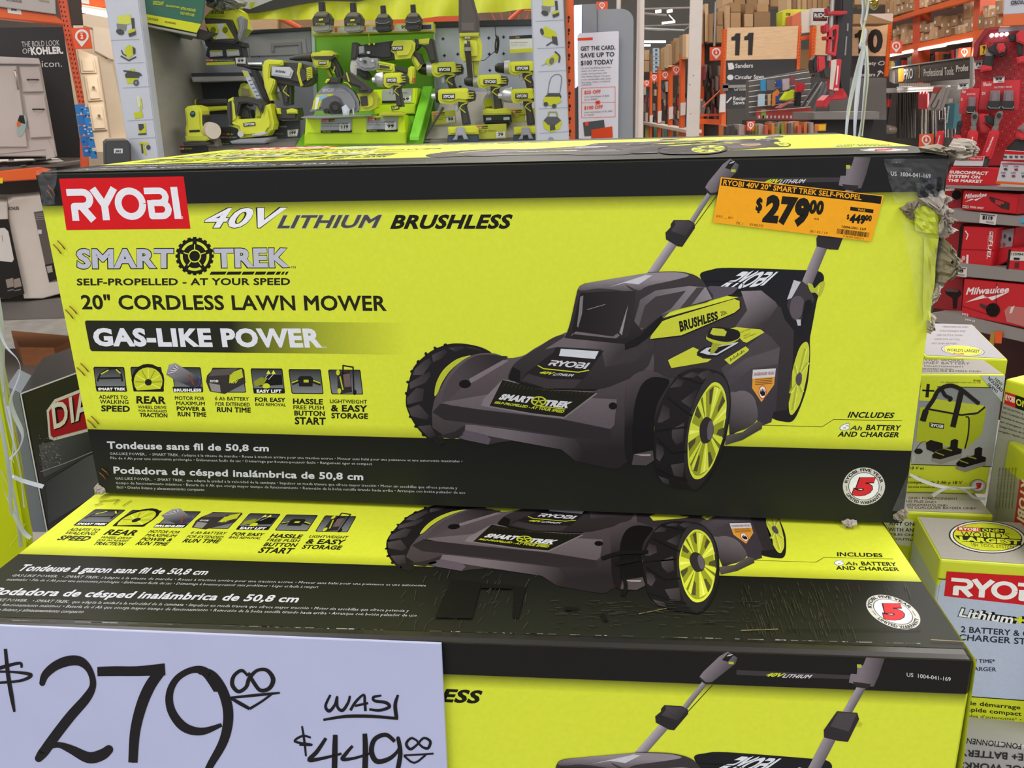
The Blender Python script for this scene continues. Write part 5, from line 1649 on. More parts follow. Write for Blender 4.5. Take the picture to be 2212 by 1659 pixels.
area('cabinet_shelf_light', facing(5.0, 205).px(206, 40) + Vector((0, -.1, -.05)), (.5, .1), 4.5, (1, .86, .68), (0.5, 0, 0))
# blue hang-tag strip and dark bin
PS = facing(3.6, 190)
t = Thing('clip_strip', 'blue clip strip of small carded goods on the left rack upright', 'clip strip', PS)
for k in range(5):
 y = 226 + k * 23
 x = 161 + k * 4
 t.ext('card#%d' % k, [(x, y), (x + 20, y - 1), (x + 23, y + 20), (x + 3, y + 21)], -.01, .004 * (k % 2), M('2470b4', .35), .001)
 t.ext('card#%d' % (k + 5), [(x + 17, y + 4), (x + 30, y + 5), (x + 34, y + 24), (x + 20, y + 25)], .004, .018, M('2f7cc0', .35), .001)
p = t.ink('card_print', PS.off(.019), .001, .0005)
random.seed(9)
for k in range(26):
 y = random.uniform(228, 335)
 x = 164 + (y - 226) * .17 + random.uniform(0, 24)
 p.poly([(x, y), (x + 4, y), (x + 4.5, y + 3), (x + .5, y + 3)], random.choice(['c9d2dc', '17305a', '9ab8d6']), 1)
t.done()
PJ = facing(2.9, 255)
t = Thing('plastic_bin', 'dark grey plastic bin with a white label beside the left product column', 'bin', PJ)
t.ext('bin', [(225, 310), (232, 304), (276, 303), (283, 312), (286, 420), (228, 420)], -.3, 0, M('3b3c40', .4), .006)
p = t.ink('label_print', PJ, .001, .0005)
p.rect(246, 321, 265, 331, 'c9cad0', 1)
p.t('JERZ', 249, 329, 262, 5, '2a2a2e', 2, .04)
t.done()
# ================================================================ power tool end cap behind the cartons
Y_, DK, MID = 'c9cf2c', '3a3833', '5b5954'
m_y = M(Y_, .4)
m_y2 = M('b3b926', .4)
m_k = M('37352f', .55)
m_k2 = M('1f1e1d', .5)
m_g = M('8e8f92', .4, .3)
m_sil = M('c4c6c8', .3, .6)
m_lime = M('d2ec0c', .45)
m_green = M('6aa81e', .5)
m_lgreen = M('7dd43a', .4)
m_peg = M('aab2c2', .5)
m_pegk = M('2a2d36', .5)
m_cardk = M('2b2b2d', .5)
m_steel = M('98948a', .4, .15, kind='metal')
YB = 3.62
PBK = wall(YB)
PT = wall(3.42)

def shop_card(quad, Y, label, base, rows, price=None, grp='tool information cards', name='info_card', w=.02, plane=None):
 """small printed card; rows = (text, x0, y, x1, h, colour)"""
 P = plane or wall(Y)
 t = Thing(name, label, 'card', P, grp)
 t.ext('card', quad, -.006, 0, M(base, .45), .001)
 p = t.ink('card_print', P, .001, .0005)
 for r in rows:
  if r[0] == '#':
   p.poly(r[1], r[2], r[3] if len(r) > 3 else 1)
  else:
   p.t(r[0], r[1], r[2], r[3], r[4], r[5], 3, .02 if r[4] > 3 else 0, 0, r[6] if len(r) > 6 else None)
 if price:
  q, s_ = price
  p.poly(q, 'd8d8d6', 2)
  (ax, ay), (bx, by), (cx, cy), (dx, dy) = q
  p.text(s_, (bil(q, .2, .75), bil(q, .8, .75), bil(q, .8, .3), bil(q, .2, .3)), '2a2a2a', 3, .05)
  p.line([bil(q, .2, .9), bil(q, .8, .9)], .8, '4a4a4a', 3)
  p.line([bil(q, .1, .12), bil(q, .9, .12)], .6, '8a8a8a', 3)
 return t.done()

# ---- back boards
t = Thing('pegboard', 'bluish grey steel pegboard at the right of the green tool panel', 'pegboard', PBK)
t.ext('board', [(938, 58), (1160, 50), (1160, 420), (938, 420)], -.02, 0, m_peg, .003)
t.ext('top_rail', [(936, 47), (1160, 41), (1160, 55), (936, 60)], -.02, .012, m_pegk, .003)
p = t.ink('pegboard_holes', PBK, .001)
for x, y in ((960, 120), (989, 117), (1056, 82), (1088, 80), (1057, 117), (1088, 116), (1058, 152), (994, 187), (1022, 172), (957, 84)):
 p.line([(x - 3.5, y), (x + 3.5, y)], 2.2, '2c2e38', 1)
 p.line([(x, y - 3.5), (x, y + 3.5)], 2.2, '2c2e38', 1)
t.done()
t = Thing('pegboard', 'bluish grey steel pegboard with shelves, left of the green tool panel', 'pegboard', PBK)
t.ext('board', [(435, 66), (672, 60), (690, 420), (425, 420)], -.02, 0, M('8d919b', .5), .003)
t.ext('top_rail', [(430, 72), (674, 58), (674, 66), (430, 80)], -.02, .012, m_pegk, .003)
p = t.ink('pegboard_holes', PBK, .001)
for x, y in ((468, 100), (499, 99), (530, 98), (592, 96), (634, 197), (560, 120)):
 p.line([(x - 3.5, y), (x + 3.5, y)], 2.2, '2c2e38', 1)
 p.line([(x, y - 3.5), (x, y + 3.5)], 2.2, '2c2e38', 1)
t.ext('shelf_plate', [(536, 88), (660, 82), (664, 118), (540, 122)], 0, .006, M('8f8f92', .5), .002)
t.ext('bracket', [(586, 94), (650, 90), (652, 118), (646, 118), (645, 97), (592, 100), (592, 112), (587, 112)], .006, .014, M('7a7a7e', .5), .001)
t.done()
t = Thing('green_backboard', 'bright green tool display board at the centre of the end cap', 'board', PBK)
t.ext('panel', [(676, 66), (938, 56), (944, 420), (684, 420)], -.015, .02, m_green, .002)
t.ext('side_strip#1', [(672, 66), (679, 66), (690, 330), (682, 330)], .02, .03, M('9db0a8', .3), .001)
t.ext('side_strip#2', [(936, 56), (939, 56), (945, 330), (941, 330)], .02, .03, M('9db0a8', .3), .001)
t.done()
# sloping green deck in front of the panel with a lime edge
t = Thing('display_deck', 'sloping green display deck under the lime tool stands', 'display stand', wall(3.3))
me = t.part('deck')
def wpt(x, y, Y):
 return wall(Y).px(x, y)
a0, a1, a2, a3 = wpt(700, 215, 3.58), wpt(942, 197, 3.58), wpt(905, 345, 3.12), wpt(628, 345, 3.12)
up = Vector((0, 0, .012))
me.cap([a3 + up, a2 + up, a1 + up, a0 + up], m_green)
me.cap([a0, a1, a2, a3], m_green)
for q, r in ((a0, a1), (a1, a2), (a2, a3), (a3, a0)):
 me.cap([q, r, r + up, q + up], m_lgreen)
me = t.part('edge_light')  # raised strip of plain lime colour
b0, b1 = wpt(915, 200, 3.56), wpt(935, 200, 3.55)
c0, c1 = wpt(886, 310, 3.14), wpt(905, 310, 3.13)
me.cap([c0 + up * 2, c1 + up * 2, b1 + up * 2, b0 + up * 2], m_lgreen)
me.cap([c0 + up, c1 + up, b1 + up, b0 + up][::-1], m_lgreen)
me.cap([c0 + up, c1 + up, c1 + up * 2, c0 + up * 2], m_lgreen)
me.cap([c1 + up, b1 + up, b1 + up * 2, c1 + up * 2], m_lgreen)
t.done()

# ---- lime stepped stands
def stand(front, side, topq, Y, label):
 P = wall(Y)
 t = Thing('tool_stand', label, 'display stand', P, 'lime stepped tool stands')
 t.ext('body', front, -.16, 0, m_lime, .006)
 t.ext('lower_lip', side, -.1, .01, M('b5d210', .45), .004)
 t.done()
stand([(660, 254), (872, 250), (876, 292), (658, 290)], [(657, 290), (875, 286), (878, 312), (657, 313)], None, 3.2, 'front lime plastic stand carrying the circular saw and impact driver')
stand([(800, 194), (902, 190), (898, 226), (806, 228)], [(806, 226), (897, 224), (896, 246), (810, 248)], None, 3.38, 'rear lime plastic stand under the angle grinder')
Pq = wall(3.195)
for (x0, y0, x1, y1, s_, pr, lab) in ((693, 257, 760, 287, '18V BRUSHLESS 7-1/4" CIRCULAR SAW', '119', 'silver information card under the circular saw'), (792, 254, 859, 285, '18V BRUSHLESS 3-SPEED IMPACT DRIVER', '99', 'silver information card under the impact driver')):
 shop_card([(x0, y0), (x1, y0 - 2), (x1, y1 - 1), (x0, y1)], 3.195, lab, 'a3a7ac',
              [('#', [(x0 + 3, y0 + 1), (x0 + 18, y0 + .5), (x0 + 18, y0 + 6), (x0 + 3, y0 + 6.5)], 'c23434', 1), ('RYOBI', x0 + 5, y0 + 5.3, x0 + 17, 3, 'ecdcdc'),
               ('#', [(x0 + 18, y0 + .5), (x0 + 30, y0), (x0 + 30, y0 + 5.5), (x0 + 18, y0 + 6)], '2b2b22', 1), ('ONE+', x0 + 20, y0 + 4.6, x0 + 34, 3, 'c9d22c'),
               (s_, x0 + 3, y0 + 11, x0 + 60, 2.6, '33343a'), ('TOOL ONLY. Battery sold separately', x0 + 3, y0 + 16, x0 + 44, 1.8, '55565c'),
               ('#', [(x0, y1 - 5), (x1, y1 - 6.5), (x1, y1 - 1), (x0, y1)], '24241c', 1), ('TOOL ONLY', x0 + 3, y1 - 1.2, x0 + 22, 3, 'c9d22c')],
              ([(x1 - 27, y1 - 20), (x1 - 3, y1 - 21), (x1 - 3, y1 - 5), (x1 - 27, y1 - 4)], pr), 'information cards on the lime stands')
shop_card([(826, 195), (891, 191), (888, 221), (825, 223)], 3.375, 'silver information card under the angle grinder', 'a3a7ac',
          [('18V ANGLE GRINDER', 840, 202, 880, 2.6, '33343a'), ('#', [(825, 218), (865, 217), (864, 222), (825, 223)], '24241c', 1)],
          ([(865, 208), (889, 206.5), (888, 221), (864, 221)], '69'), 'information cards on the lime stands')

# ---- side columns with product pictures
def column(quad, Y, label, seps, pics):
 P = wall(Y)
 t = Thing('product_column', label, 'display column', P, 'illustrated side columns of the end cap')
 t.ext('panel', quad, -.05, 0, M('b9bdc8', .35), .003)
 p = t.ink('product_pictures', P, .001, .0005)
 for a, b in seps:
  p.line([a, b], .8, '8a8e98', 1)
 for kind, cx, cy, s in pics:
  tool_picture(p, kind, cx, cy, s)
 return t
def tool_picture(p, kind, cx, cy, s):
 """little printed product pictures"""
 q = lambda *a: [(cx + x * s, cy + y * s) for x, y in a]
 y, k, g = 'b7bd32', '4a4b4c', '8b8e94'
 if kind == 'kit':
  p.poly(q((-16, -20), (12, -24), (14, -4), (-14, 0)), 'c4ca58', 1)
  p.poly(q((-18, -4), (4, -2), (2, 12), (-16, 8)), '7c7f7a', 2)
  p.poly(ellipse(*q((-10, 14))[0], 9 * s, 6 * s, 14, 20), k, 3)
  p.poly(q((6, 12), (22, 6), (24, 18), (10, 24)), y, 3)
  p.poly(q((8, 18), (24, 12), (24, 20), (10, 25)), k, 4)
  p.poly(q((14, -16), (20, -16), (22, 10), (16, 10)), k, 2)
 elif kind == 'inflator':
  p.poly(q((-8, -12), (2, -20), (14, -16), (18, 4), (2, 16), (-10, 8)), y, 1)
  p.poly(q((12, -16), (20, -10), (20, 4), (14, 6)), k, 2)
  p.line(q((-18, -6), (-14, 4), (-4, 10)), 3 * s, k, 2)
  p.line(q((-20, 10), (2, 22), (22, 12)), 4 * s, k, 1)
 elif kind == 'wetvac':
  p.poly(q((-16, 0), (16, 0), (12, 18), (-12, 18)), y, 1)
  p.poly(q((-19, -4), (-12, -12), (12, -12), (20, -2), (16, 4), (-16, 4)), k, 2)
  p.line(q((-22, -14), (-4, -12), (18, -8), (24, -2)), 4 * s, k, 3)
  p.poly(ellipse(*q((10, 16))[0], 7 * s, 8 * s, 16), '55565a', 3)
  p.poly(ellipse(*q((10, 16))[0], 3 * s, 3.5 * s, 12), g, 4)
  p.poly(q((-6, -18), (6, -20), (6, -10), (-4, -10)), y, 3)
 elif kind == 'scrubber':
  p.poly(q((-4, -24), (2, -28), (6, -20), (5, 0), (-1, 0)), 'c9ccb0', 1)
  p.line(q((5, -20), (8, 0), (4, 8)), 3 * s, y, 2)
  p.poly(q((-10, 12), (8, 8), (12, 22), (-8, 26)), y, 1)
 elif kind == 'sander':
  p.poly(q((-8, -14), (10, -16), (12, 12), (-8, 14)), y, 1)
  p.poly(q((-10, -14), (4, -14), (6, -4), (-2, 4), (-8, 2)), k, 2)
  p.poly(q((-10, 12), (12, 10), (12, 15), (-10, 16)), k, 2)
 elif kind == 'stapler':
  p.line(q((-12, -12), (10, -10)), 6 * s, y, 1)
  p.line(q((-4, -8), (4, 16)), 5 * s, y, 1)
  p.poly(ellipse(*q((10, -2))[0], 5 * s, 6 * s, 12), k, 2)
  p.line(q((-6, -10), (-4, 12)), 4 * s, k, 2)
 elif kind == 'cleaner':
  p.poly(q((-18, -12), (-8, -20), (14, -8), (18, 4), (10, 8), (-14, 2)), y, 1)
  p.poly(ellipse(*q((-16, -8))[0], 4 * s, 8 * s, 14, -15), k, 2)
  p.poly(q((6, 2), (18, 4), (20, 22), (8, 18)), k, 2)
  p.line(q((-6, 24), (6, 16), (20, 22)), 3 * s, k, 2)
 elif kind == 'minisaw':
  p.poly(q((-16, 6), (-8, -4), (14, -18), (20, -6), (8, 8), (-4, 14)), y, 1)
  p.line(smooth(q((10, -22), (22, -10), (20, 6))), 4 * s, k, 2)
  p.poly(ellipse(*q((2, 2))[0], 6 * s, 9 * s, 14, 20), '6a6a66', 3)
  p.line(q((-24, 14), (-10, 8)), 1.6 * s, g, 2)
 elif kind == 'mower':
  p.line(smooth(q((-10, -2), (-4, -34), (8, -44), (20, -38), (16, -2))), 1.5 * s, '6a6c70', 1)
  p.poly(q((-16, 4), (-8, -4), (16, -4), (20, 4), (16, 10), (-12, 10)), k, 2)
  p.poly(q((-20, 10), (-14, 4), (16, 4), (20, 14), (2, 24), (-16, 20)), y, 3)
  for a in ((-14, 20), (4, 24)):
   p.poly(ellipse(*q(a)[0], 5 * s, 5 * s, 12), k, 4)
 elif kind == 'toolbox':
  p.poly(q((-20, 0), (-8, -10), (12, -10), (22, 0), (18, 16), (0, 24), (-16, 16)), y, 1)
  p.poly(q((-18, -2), (-10, -10), (12, -10), (20, -2), (8, 8), (-8, 8)), '55565a', 2)
  p.line(q((-8, -10), (-6, -20), (10, -20), (12, -10)), 2.4 * s, '8c9220', 3)
  p.poly(q((-4, 8), (6, 6), (8, 18), (-4, 20)), k, 3)
 elif kind == 'light':
  p.poly(q((-12, 10), (-4, -4), (4, -4), (12, 10)), g, 1)
column([(222, -20), (297, -20), (343, 340), (352, 420), (290, 420), (279, 340)], 3.0, 'pale illustrated column of product pictures at the left end of the tool display',
       [((240, 87), (301, 85)), ((254, 137), (311, 135)), ((266, 190), (322, 187)), ((276, 261), (332, 258)), ((280, 300), (336, 297))],
       [('kit', 270, 55, 1), ('inflator', 277, 113, .8), ('wetvac', 286, 165, .85), ('scrubber', 299, 232, .95), ('sander', 307, 279, .8), ('stapler', 312, 320, .9)]).done()
column([(1147, -20), (1216, -20), (1231, 330), (1232, 420), (1165, 420), (1158, 300)], 3.0, 'pale illustrated column of product pictures at the right end of the tool display',
       [((1157, 46), (1221, 43)), ((1160, 105), (1223, 102)), ((1162, 155), (1225, 152)), ((1164, 235), (1228, 232)), ((1166, 288), (1229, 284))],
       [('kit', 1186, 16, .9), ('cleaner', 1186, 76, .95), ('minisaw', 1190, 130, .85), ('mower', 1193, 205, 1), ('toolbox', 1192, 262, 1), ('light', 1190, 300, .9)]).done()
# stainless side wall of the bay
t = Thing('steel_screen', 'brushed steel side wall inside the left end of the tool display', 'panel', PBK)
me = t.part('sheet')
a, b = wall(3.03).px(304, 55), wall(YB + .02).px(438, 88)
q = [Vector((a.x, a.y, 1.0)), Vector((b.x, b.y, 1.0)), b, a]
me.cap(q, m_steel)
me.cap([Vector((v.x - .012, v.y, v.z)) for v in q][::-1], m_steel)
for k in range(4):
 a, b = q[k], q[(k + 1) % 4]
 me.cap([a, Vector((a.x - .012, a.y, a.z)), Vector((b.x - .012, b.y, b.z)), b], m_steel)
t.done()

# ---- things along the top
PH = facing(3.05, 370)
t = Thing('header_box', 'dark green header box with yellow lower band above the steel side wall', 'sign', PH)
t.ext('box_body', [(312, -60), (450, -60), (440, 40), (433, 57), (424, 72), (301, 46), (301, 30)], -.3, 0, M('1d5a44', .4), .004)
p = t.ink('printed_band', PH, .001, .0005)
p.poly([(301.5, 28), (434, 52), (425, 71), (301.5, 45)], 'c3c72e', 1)
for s_, q in (('DISCOUNT', ((331, 2), (354, 4), (353, 12), (330, 10))), ('QUALIFYING', ((358, 10), (388, 14), (388, 18), (358, 14))), ('NITRO PURCHASE', ((391, 15), (423, 20), (422, 26), (390, 21))), ('SOLD WITH CASE', ((390, 25), (420, 30), (419, 36), (389, 31)))):
 p.text(s_, q, 'b9c02c', 2, .03)
for s_, q in (('CONTAINS', ((316, 37), (342, 41), (341, 46), (315, 42))), ('RECHARGEABLE', ((356, 45), (380, 49), (379, 53), (356, 49)))):
 p.text(s_, q, '3a3d12', 2, .02)
t.ext('price_rail', [(303, 50), (426, 74), (424, 79), (305, 55)], -.02, .004, M('8d8a80', .4), .001)
t.ext('hook', [(312, 52), (318, 53), (319, 68), (313, 69)], 0, .012, m_k2, .001)
t.done()
t = Thing('display_beam', 'dark beam under the green header box', 'beam', wall(3.3))
t.ext('beam', [(420, 60), (470, 72), (440, 88), (395, 70)], -.05, 0, M('4a4842', .6), .003)
t.done()
PVb = wall(3.53)
t = Thing('banner_valance', 'yellow-green fabric valance hanging across the top of the tool display', 'banner', PVb)
rows = []
for j in range(7):
 row = []
 for i in range(41):
  x = 515 + (1150 - 515) * i / 40
  yb = 41 - 6 * i / 40 + 5 * math.sin(math.pi * i / 40) - (16 if i > 22 else 0) * ((i - 22) / 18)
  y = -60 + (yb + 60) * j / 6
  u, v = PVb.uv(x, y)
  row.append(PVb.P(u, v, .02 * math.sin(i * 1.1 + j * .5) * j / 6))
 rows.append(row)
t.part('fabric').quadgrid(rows, m_y)
rows2 = [[v - PVb.n * .004 for v in r] for r in rows]
t.part('fabric').quadgrid(rows2, m_y)
t.part('fabric').quadgrid([rows[-1], rows2[-1]], m_y)
p = t.ink('printed_pattern', PVb.off(.024), .001)
p.poly([(530, 8), (600, -4), (640, -20), (760, -20), (880, -20), (770, 4), (700, 2), (640, 12), (560, 28), (520, 30)], '3a3a36', 1)
p.poly([(525, -10), (570, -14), (590, 0), (540, 20), (518, 16)], 'a8a8a4', 2)
p.poly([(540, 6), (552, 4), (546, 18), (540, 18)], '9aa020', 3)
t.done()
t = Thing('hanging_bundle', 'crumpled grey and black wrapped bundle tucked beside the yellow valance', 'bundle', wall(3.35))
t.p = wall(3.35)
tuft(t, 'wrap', [(448, -12), (520, -20), (530, 10), (500, 22), (470, 24), (446, 12)], M('8b8c88', .5), .06, 31, 4)
t.done()
# cordless work light with speaker face
PWk = wall(3.36)
t = Thing('work_light', 'yellow and black cordless work light on a tilting stand, upper left of the display', 'work light', PWk)
t.ext('housing', [(440, 36), (456, 20), (505, 16), (514, 22), (526, 60), (513, 76), (500, 48), (447, 46)], -.1, .02, m_y, .008)
t.ext('face_frame', [(440, 38), (498, 42), (514, 88), (505, 94), (456, 90), (449, 76)], 0, .045, m_k, .006)
p = t.ink('face_frame>speaker_print', PWk.off(.045), .001, .0005)
p.poly([(444, 52), (488, 50), (507, 83), (462, 85)], 'b5ba30', 1)
p.poly([(466, 52), (486, 51), (478, 66), (496, 83), (466, 85), (474, 66)], 'b9bcbc', 2)
for x in (461, 487):
 p.poly(ellipse(x, 65, 6, 7, 14), '6a701e', 3)
p.text('RYOBI', ((458, 25), (484, 24), (484, 30), (457, 31)), '2a2a1c', 3, .05)
for k in range(12):
 p.line([(449 + k * 3, 36.5), (450 + k * 3, 34)], 1, '5a5c20', 3)
t.ext('stand_arm', [(520, 34), (527, 40), (526, 62), (516, 90), (509, 88), (516, 60), (512, 38)], -.02, .03, m_g, .004)
t.ext('stand_base', [(440, 84), (520, 90), (522, 100), (444, 100)], -.08, .02, m_k2, .005)
t.done()
t = Thing('dual_charger', 'grey two-port battery charger on the black shelf card under the work light', 'charger', PWk)
t.ext('charger_body', [(447, 104), (452, 92), (520, 96), (526, 122), (452, 126), (444, 120)], -.06, .01, m_k2, .004)
t.ext('port#1', [(452, 110), (479, 108), (480, 121), (453, 123)], .01, .022, M('a7a8a8', .4), .003)
t.ext('port#2', [(488, 108), (514, 107), (516, 120), (490, 122)], .01, .022, M('a7a8a8', .4), .003)
p = t.ink('port_print', PWk.off(.022), .001)
p.rect(455, 108.5, 478, 112, '8f9630', 1)
p.rect(491, 106.5, 512, 110, '8f9630', 1)
t.done()
shop_card([(445, 127), (531, 124), (532, 138), (446, 142)], 3.33, 'long black and yellow shelf card under the dual charger', '2b2b26',
          [('#', [(446, 135), (508, 133), (508, 139), (446, 141.5)], 'b5ba30', 1), ('#', [(446, 128.5), (461, 128), (461, 132), (446, 132.5)], 'c23434', 1), ('RYOBI', 447, 132, 460, 3, 'e8d8d8'), ('ONE+', 462, 132, 473, 3, 'c9d22c'), ('HYBRID STEREO WITH BLUETOOTH', 474, 131.5, 504, 2, 'c8c8c0')],
          ([(509, 125), (531, 124), (531, 138), (510, 139)], '99'), 'tool information cards')
t = Thing('steel_shelf', 'small grey steel shelf lip at the left of the nail gun', 'shelf', wall(3.4))
t.ext('lip', [(413, 166), (527, 164), (528, 174), (416, 177)], -.16, 0, M('a19d98', .5), .003)
t.ext('shadow_board', [(413, 158), (527, 156), (527, 164), (413, 166)], -.16, -.002, m_pegk, .002)
t.done()
t = Thing('recess_box', 'black recess box below the small steel shelf', 'panel', wall(3.55))
t.ext('recess', [(425, 177), (535, 174), (545, 230), (420, 236)], -.02, .0, M('2f3034', .6), .003)
t.done()

# ---- batteries on the top rail
t = Thing('battery_rail', 'narrow yellow edged rail with price tickets under the four batteries', 'shelf', PT)
t.ext('rail', [(672, 58), (936, 48), (936, 68), (674, 77)], -.1, .0, m_y2, .003)
p = t.ink('price_strip', PT, .001, .0005)
p.poly([(676, 62), (934, 52), (934, 65), (677, 73)], 'bfc0b4', 1)
random.seed(12)
for k in range(12):
 x = 682 + k * 20.5
 y = 61.5 - k * .8
 if k % 3 == 2:
  p.poly([(x, y), (x + 6, y), (x + 6, y + 10), (x, y + 10)], 'd0602a', 2)
 else:
  p.text(('NEW', '99', 'LITHIUM', '79')[k % 4], ((x, y + 1), (x + 12, y + .6), (x + 12, y + 8), (x, y + 8)), '3a3a38', 2, .03)
p.poly([(912, 54), (932, 53), (932, 63), (912, 64)], '3a3d44', 2)
t.done()
def battery(cx, cy, s, light, label):
 t = Thing('tool_battery', label, 'battery', PT, 'four batteries on the rail')
 q = lambda *a: [(cx + x * s, cy + y * s) for x, y in a]
 t.ext('lower_case', q((-19, 8), (20, 4), (20, 20), (14, 24), (-14, 26), (-19, 20)), .02, .075, M('8a8a80' if light else '2a2a28', .45), .005)
 t.ext('upper_case', q((-20, -4), (-12, -16), (13, -18), (21, -6), (20, 8), (-19, 11)), .02, .085, m_k, .005)
 t.ext('shoulder', q((-16, -12), (-9, -19), (9, -20), (14, -14), (10, -8), (-12, -8)), .03, .092, M('6e6c5a', .5), .004)
 t.ext('terminal_stem', q((-7, -40), (5, -41), (7, -18), (-6, -17)), .03, .06, m_k2, .004)
 p = t.ink('case_print', PT.off(.0855), .001)
 if light:
  p.poly(q((-5, -3), (4, -4), (4, 0), (-5, 1)), 'c9cf3c', 1)
  p.t('RYOBI', *q((-12, 10))[0], q((8, 0))[0][0], 4 * s, 'a5aa3c', 1, .03)
 else:
  p.line(q((-18, 2), (-8, 6), (8, 5), (19, 0)), 1.2, '8a8a80', 1)
 t.done()
for (cx, cy, s, li, lb) in ((694, 44, 1.0, True, 'leftmost and largest of the four batteries on the rail'), (762, 45, .98, True, 'second battery from the left on the rail'), (827, 46, .85, False, 'third battery from the left on the rail'), (892, 44, .85, False, 'rightmost of the four batteries on the rail, above the reciprocating saw')):
 battery(cx, cy, s, li, lb)

# ---- helper for tool shapes drawn in crop pixels
def scl(x0, y0, k):
 return lambda *a: [(x0 + x / k, y0 + y / k) for x, y in a]
G3 = scl(600, 0, 5.185)
G2 = scl(200, 0, 4.424)
G4 = scl(850, 0, 4.916)
def logo(t, part, pl, q, ink='e0e2e8', back='2a2a28'):
 p = t.ink(part, pl, .0012, .0005)
 x = [a[0] for a in q]
 y = [a[1] for a in q]
 p.poly(q, back, 1)
 i = [(bil(q, .08, .82)), (bil(q, .92, .82)), (bil(q, .92, .2)), (bil(q, .08, .2))]
 p.mark(i, ink, 2)

# nail gun
P = wall(3.34)
t = Thing('nail_gun', 'large yellow and black cordless nail gun on the left pegboard', 'nail gun', P)
t.ext('air_cylinder', G2((1640, 610), (1700, 590), (1990, 600), (2060, 630), (2100, 700), (2095, 780), (2040, 820), (1980, 830), (1750, 790), (1700, 780)), .0, .1, m_k, .03)
t.ext('housing', G2((1640, 580), (1680, 566), (1815, 575), (1810, 625), (1700, 630), (1690, 740), (1740, 760), (1740, 800), (1700, 900), (1720, 960), (1690, 960), (1640, 830), (1620, 700), (1620, 630)), .0, .11, m_y, .012)
t.ext('silver_panel', G2((1705, 632), (1880, 640), (1915, 680), (1890, 750), (1705, 720)), .1, .114, M('b7babc', .35, .4), .006)
t.ext('yellow_band', G2((1965, 600), (1990, 602), (1975, 700), (2005, 815), (1985, 826), (1950, 700)), .06, .106, m_y, .004)
t.ext('end_vent', G2((2040, 650), (2085, 640), (2092, 740), (2045, 770)), .08, .104, m_y, .004)
p = t.ink('silver_panel>lettering', P.off(.114), .001)
p.text('AirStrike', G2((1748, 665), (1845, 675), (1842, 700), (1745, 690)), '4a4a4c', 1, .03, .2)
for k in range(6):
 p.line(G2((2042, 665 + k * 18), (2086, 655 + k * 18)), 1.2, '3a3833', 1)
t.rod('nose>drive_tip', G2((1380, 620), (1440, 625), (1500, 640), (1620, 655)), [2.5, 3.5, 4.5, 5], m_k2, 8, .05)
t.rod('nose', G2((1490, 610), (1620, 612)), [3.2, 4], m_sil, 8, .06)
t.ext('magazine', G2((1500, 660), (1560, 670), (1790, 1150), (1760, 1170), (1650, 1000)), .03, .07, m_k2, .004)
t.ext('magazine>price_sleeve', G2((1424, 670), (1478, 680), (1610, 940), (1560, 950)), .07, .078, M('b4bac6', .4), .001)
p = t.ink('magazine>sleeve_print', P.off(.078), .001)
p.poly(G2((1428, 675), (1474, 682), (1492, 730), (1455, 735)), 'b8bd4a', 1)
for k in range(5):
 p.line(G2((1490 + k * 18, 770 + k * 36), (1520 + k * 18, 768 + k * 36)), 1.6, '5a6480', 1)
t.ext('grip', G2((1750, 790), (1890, 800), (1890, 1000), (1820, 1010), (1800, 900)), .02, .08, m_k, .012)
p = t.ink('grip>grip_stripe', P.off(.08), .001)
p.line(G2((1855, 815), (1820, 870), (1880, 920)), 2, 'b9bf2c', 1)
t.ext('trigger', G2((1765, 820), (1790, 850), (1785, 880), (1762, 875)), .03, .07, M('c4c6c8', .4), .003)
t.ext('battery', G2((1740, 1030), (1950, 1030), (1960, 1090), (1955, 1150), (1770, 1150), (1750, 1100)), .0, .1, m_k, .008)
t.ext('battery>battery_top', G2((1750, 1030), (1790, 1035), (1800, 1090), (1760, 1090)), .09, .108, m_y, .006)
t.ext('battery>battery_latch', G2((1850, 1050), (1900, 1035), (1950, 1050), (1952, 1085), (1855, 1085)), .09, .108, m_y, .006)
t.done()
# jigsaw
P = wall(3.26)
t = Thing('jigsaw', 'yellow cordless jigsaw with a black loop handle, lower left of the display', 'jigsaw', P)
t.ext('body', G2((1290, 1200), (1320, 1120), (1380, 1140), (1600, 1130), (1640, 1010), (1690, 990), (1725, 1180), (1715, 1240), (1690, 1250), (1660, 1300), (1400, 1320), (1380, 1230)), 0, .085, m_y, .012)
t.ext('front_column', G2((1290, 950), (1340, 925), (1375, 990), (1390, 1140), (1320, 1200), (1290, 1130)), 0, .08, m_y, .01)
t.ext('handle', G2((1340, 925), (1470, 930), (1600, 960), (1640, 1000), (1620, 1080), (1590, 1060), (1570, 1010), (1470, 985), (1410, 990), (1385, 1110), (1360, 1090), (1350, 990)), .01, .088, m_k, .01)
t.ext('side_grip', G2((1285, 980), (1320, 960), (1330, 1100), (1330, 1200), (1300, 1200), (1282, 1080)), .0, .088, m_k, .006)
t.ext('battery_dock', G2((1560, 1010), (1610, 1040), (1620, 1120), (1550, 1130)), -.01, .06, m_y2, .006)
t.ext('inner_guard', G2((1400, 1050), (1440, 1010), (1500, 1050), (1520, 1130), (1400, 1140)), -.01, .05, m_k, .006)
logo(t, 'brand_badge', P.off(.0862), G2((1440, 1175), (1550, 1165), (1560, 1200), (1445, 1210)))
t.rod('orbit_knob', [(*G2((1415, 1280))[0], .08), (*G2((1415, 1280))[0], .1)], 6.5, M('b9bab8', .4), 14)
t.ext('bevel_key', G2((1520, 1285), (1620, 1260), (1660, 1262), (1655, 1285), (1600, 1300), (1525, 1298)), .08, .1, M('b9bab8', .4), .004)
t.ext('shoe', G2((1310, 1350), (1400, 1330), (1680, 1315), (1690, 1335), (1640, 1370), (1330, 1372)), -.02, .1, m_g, .004)
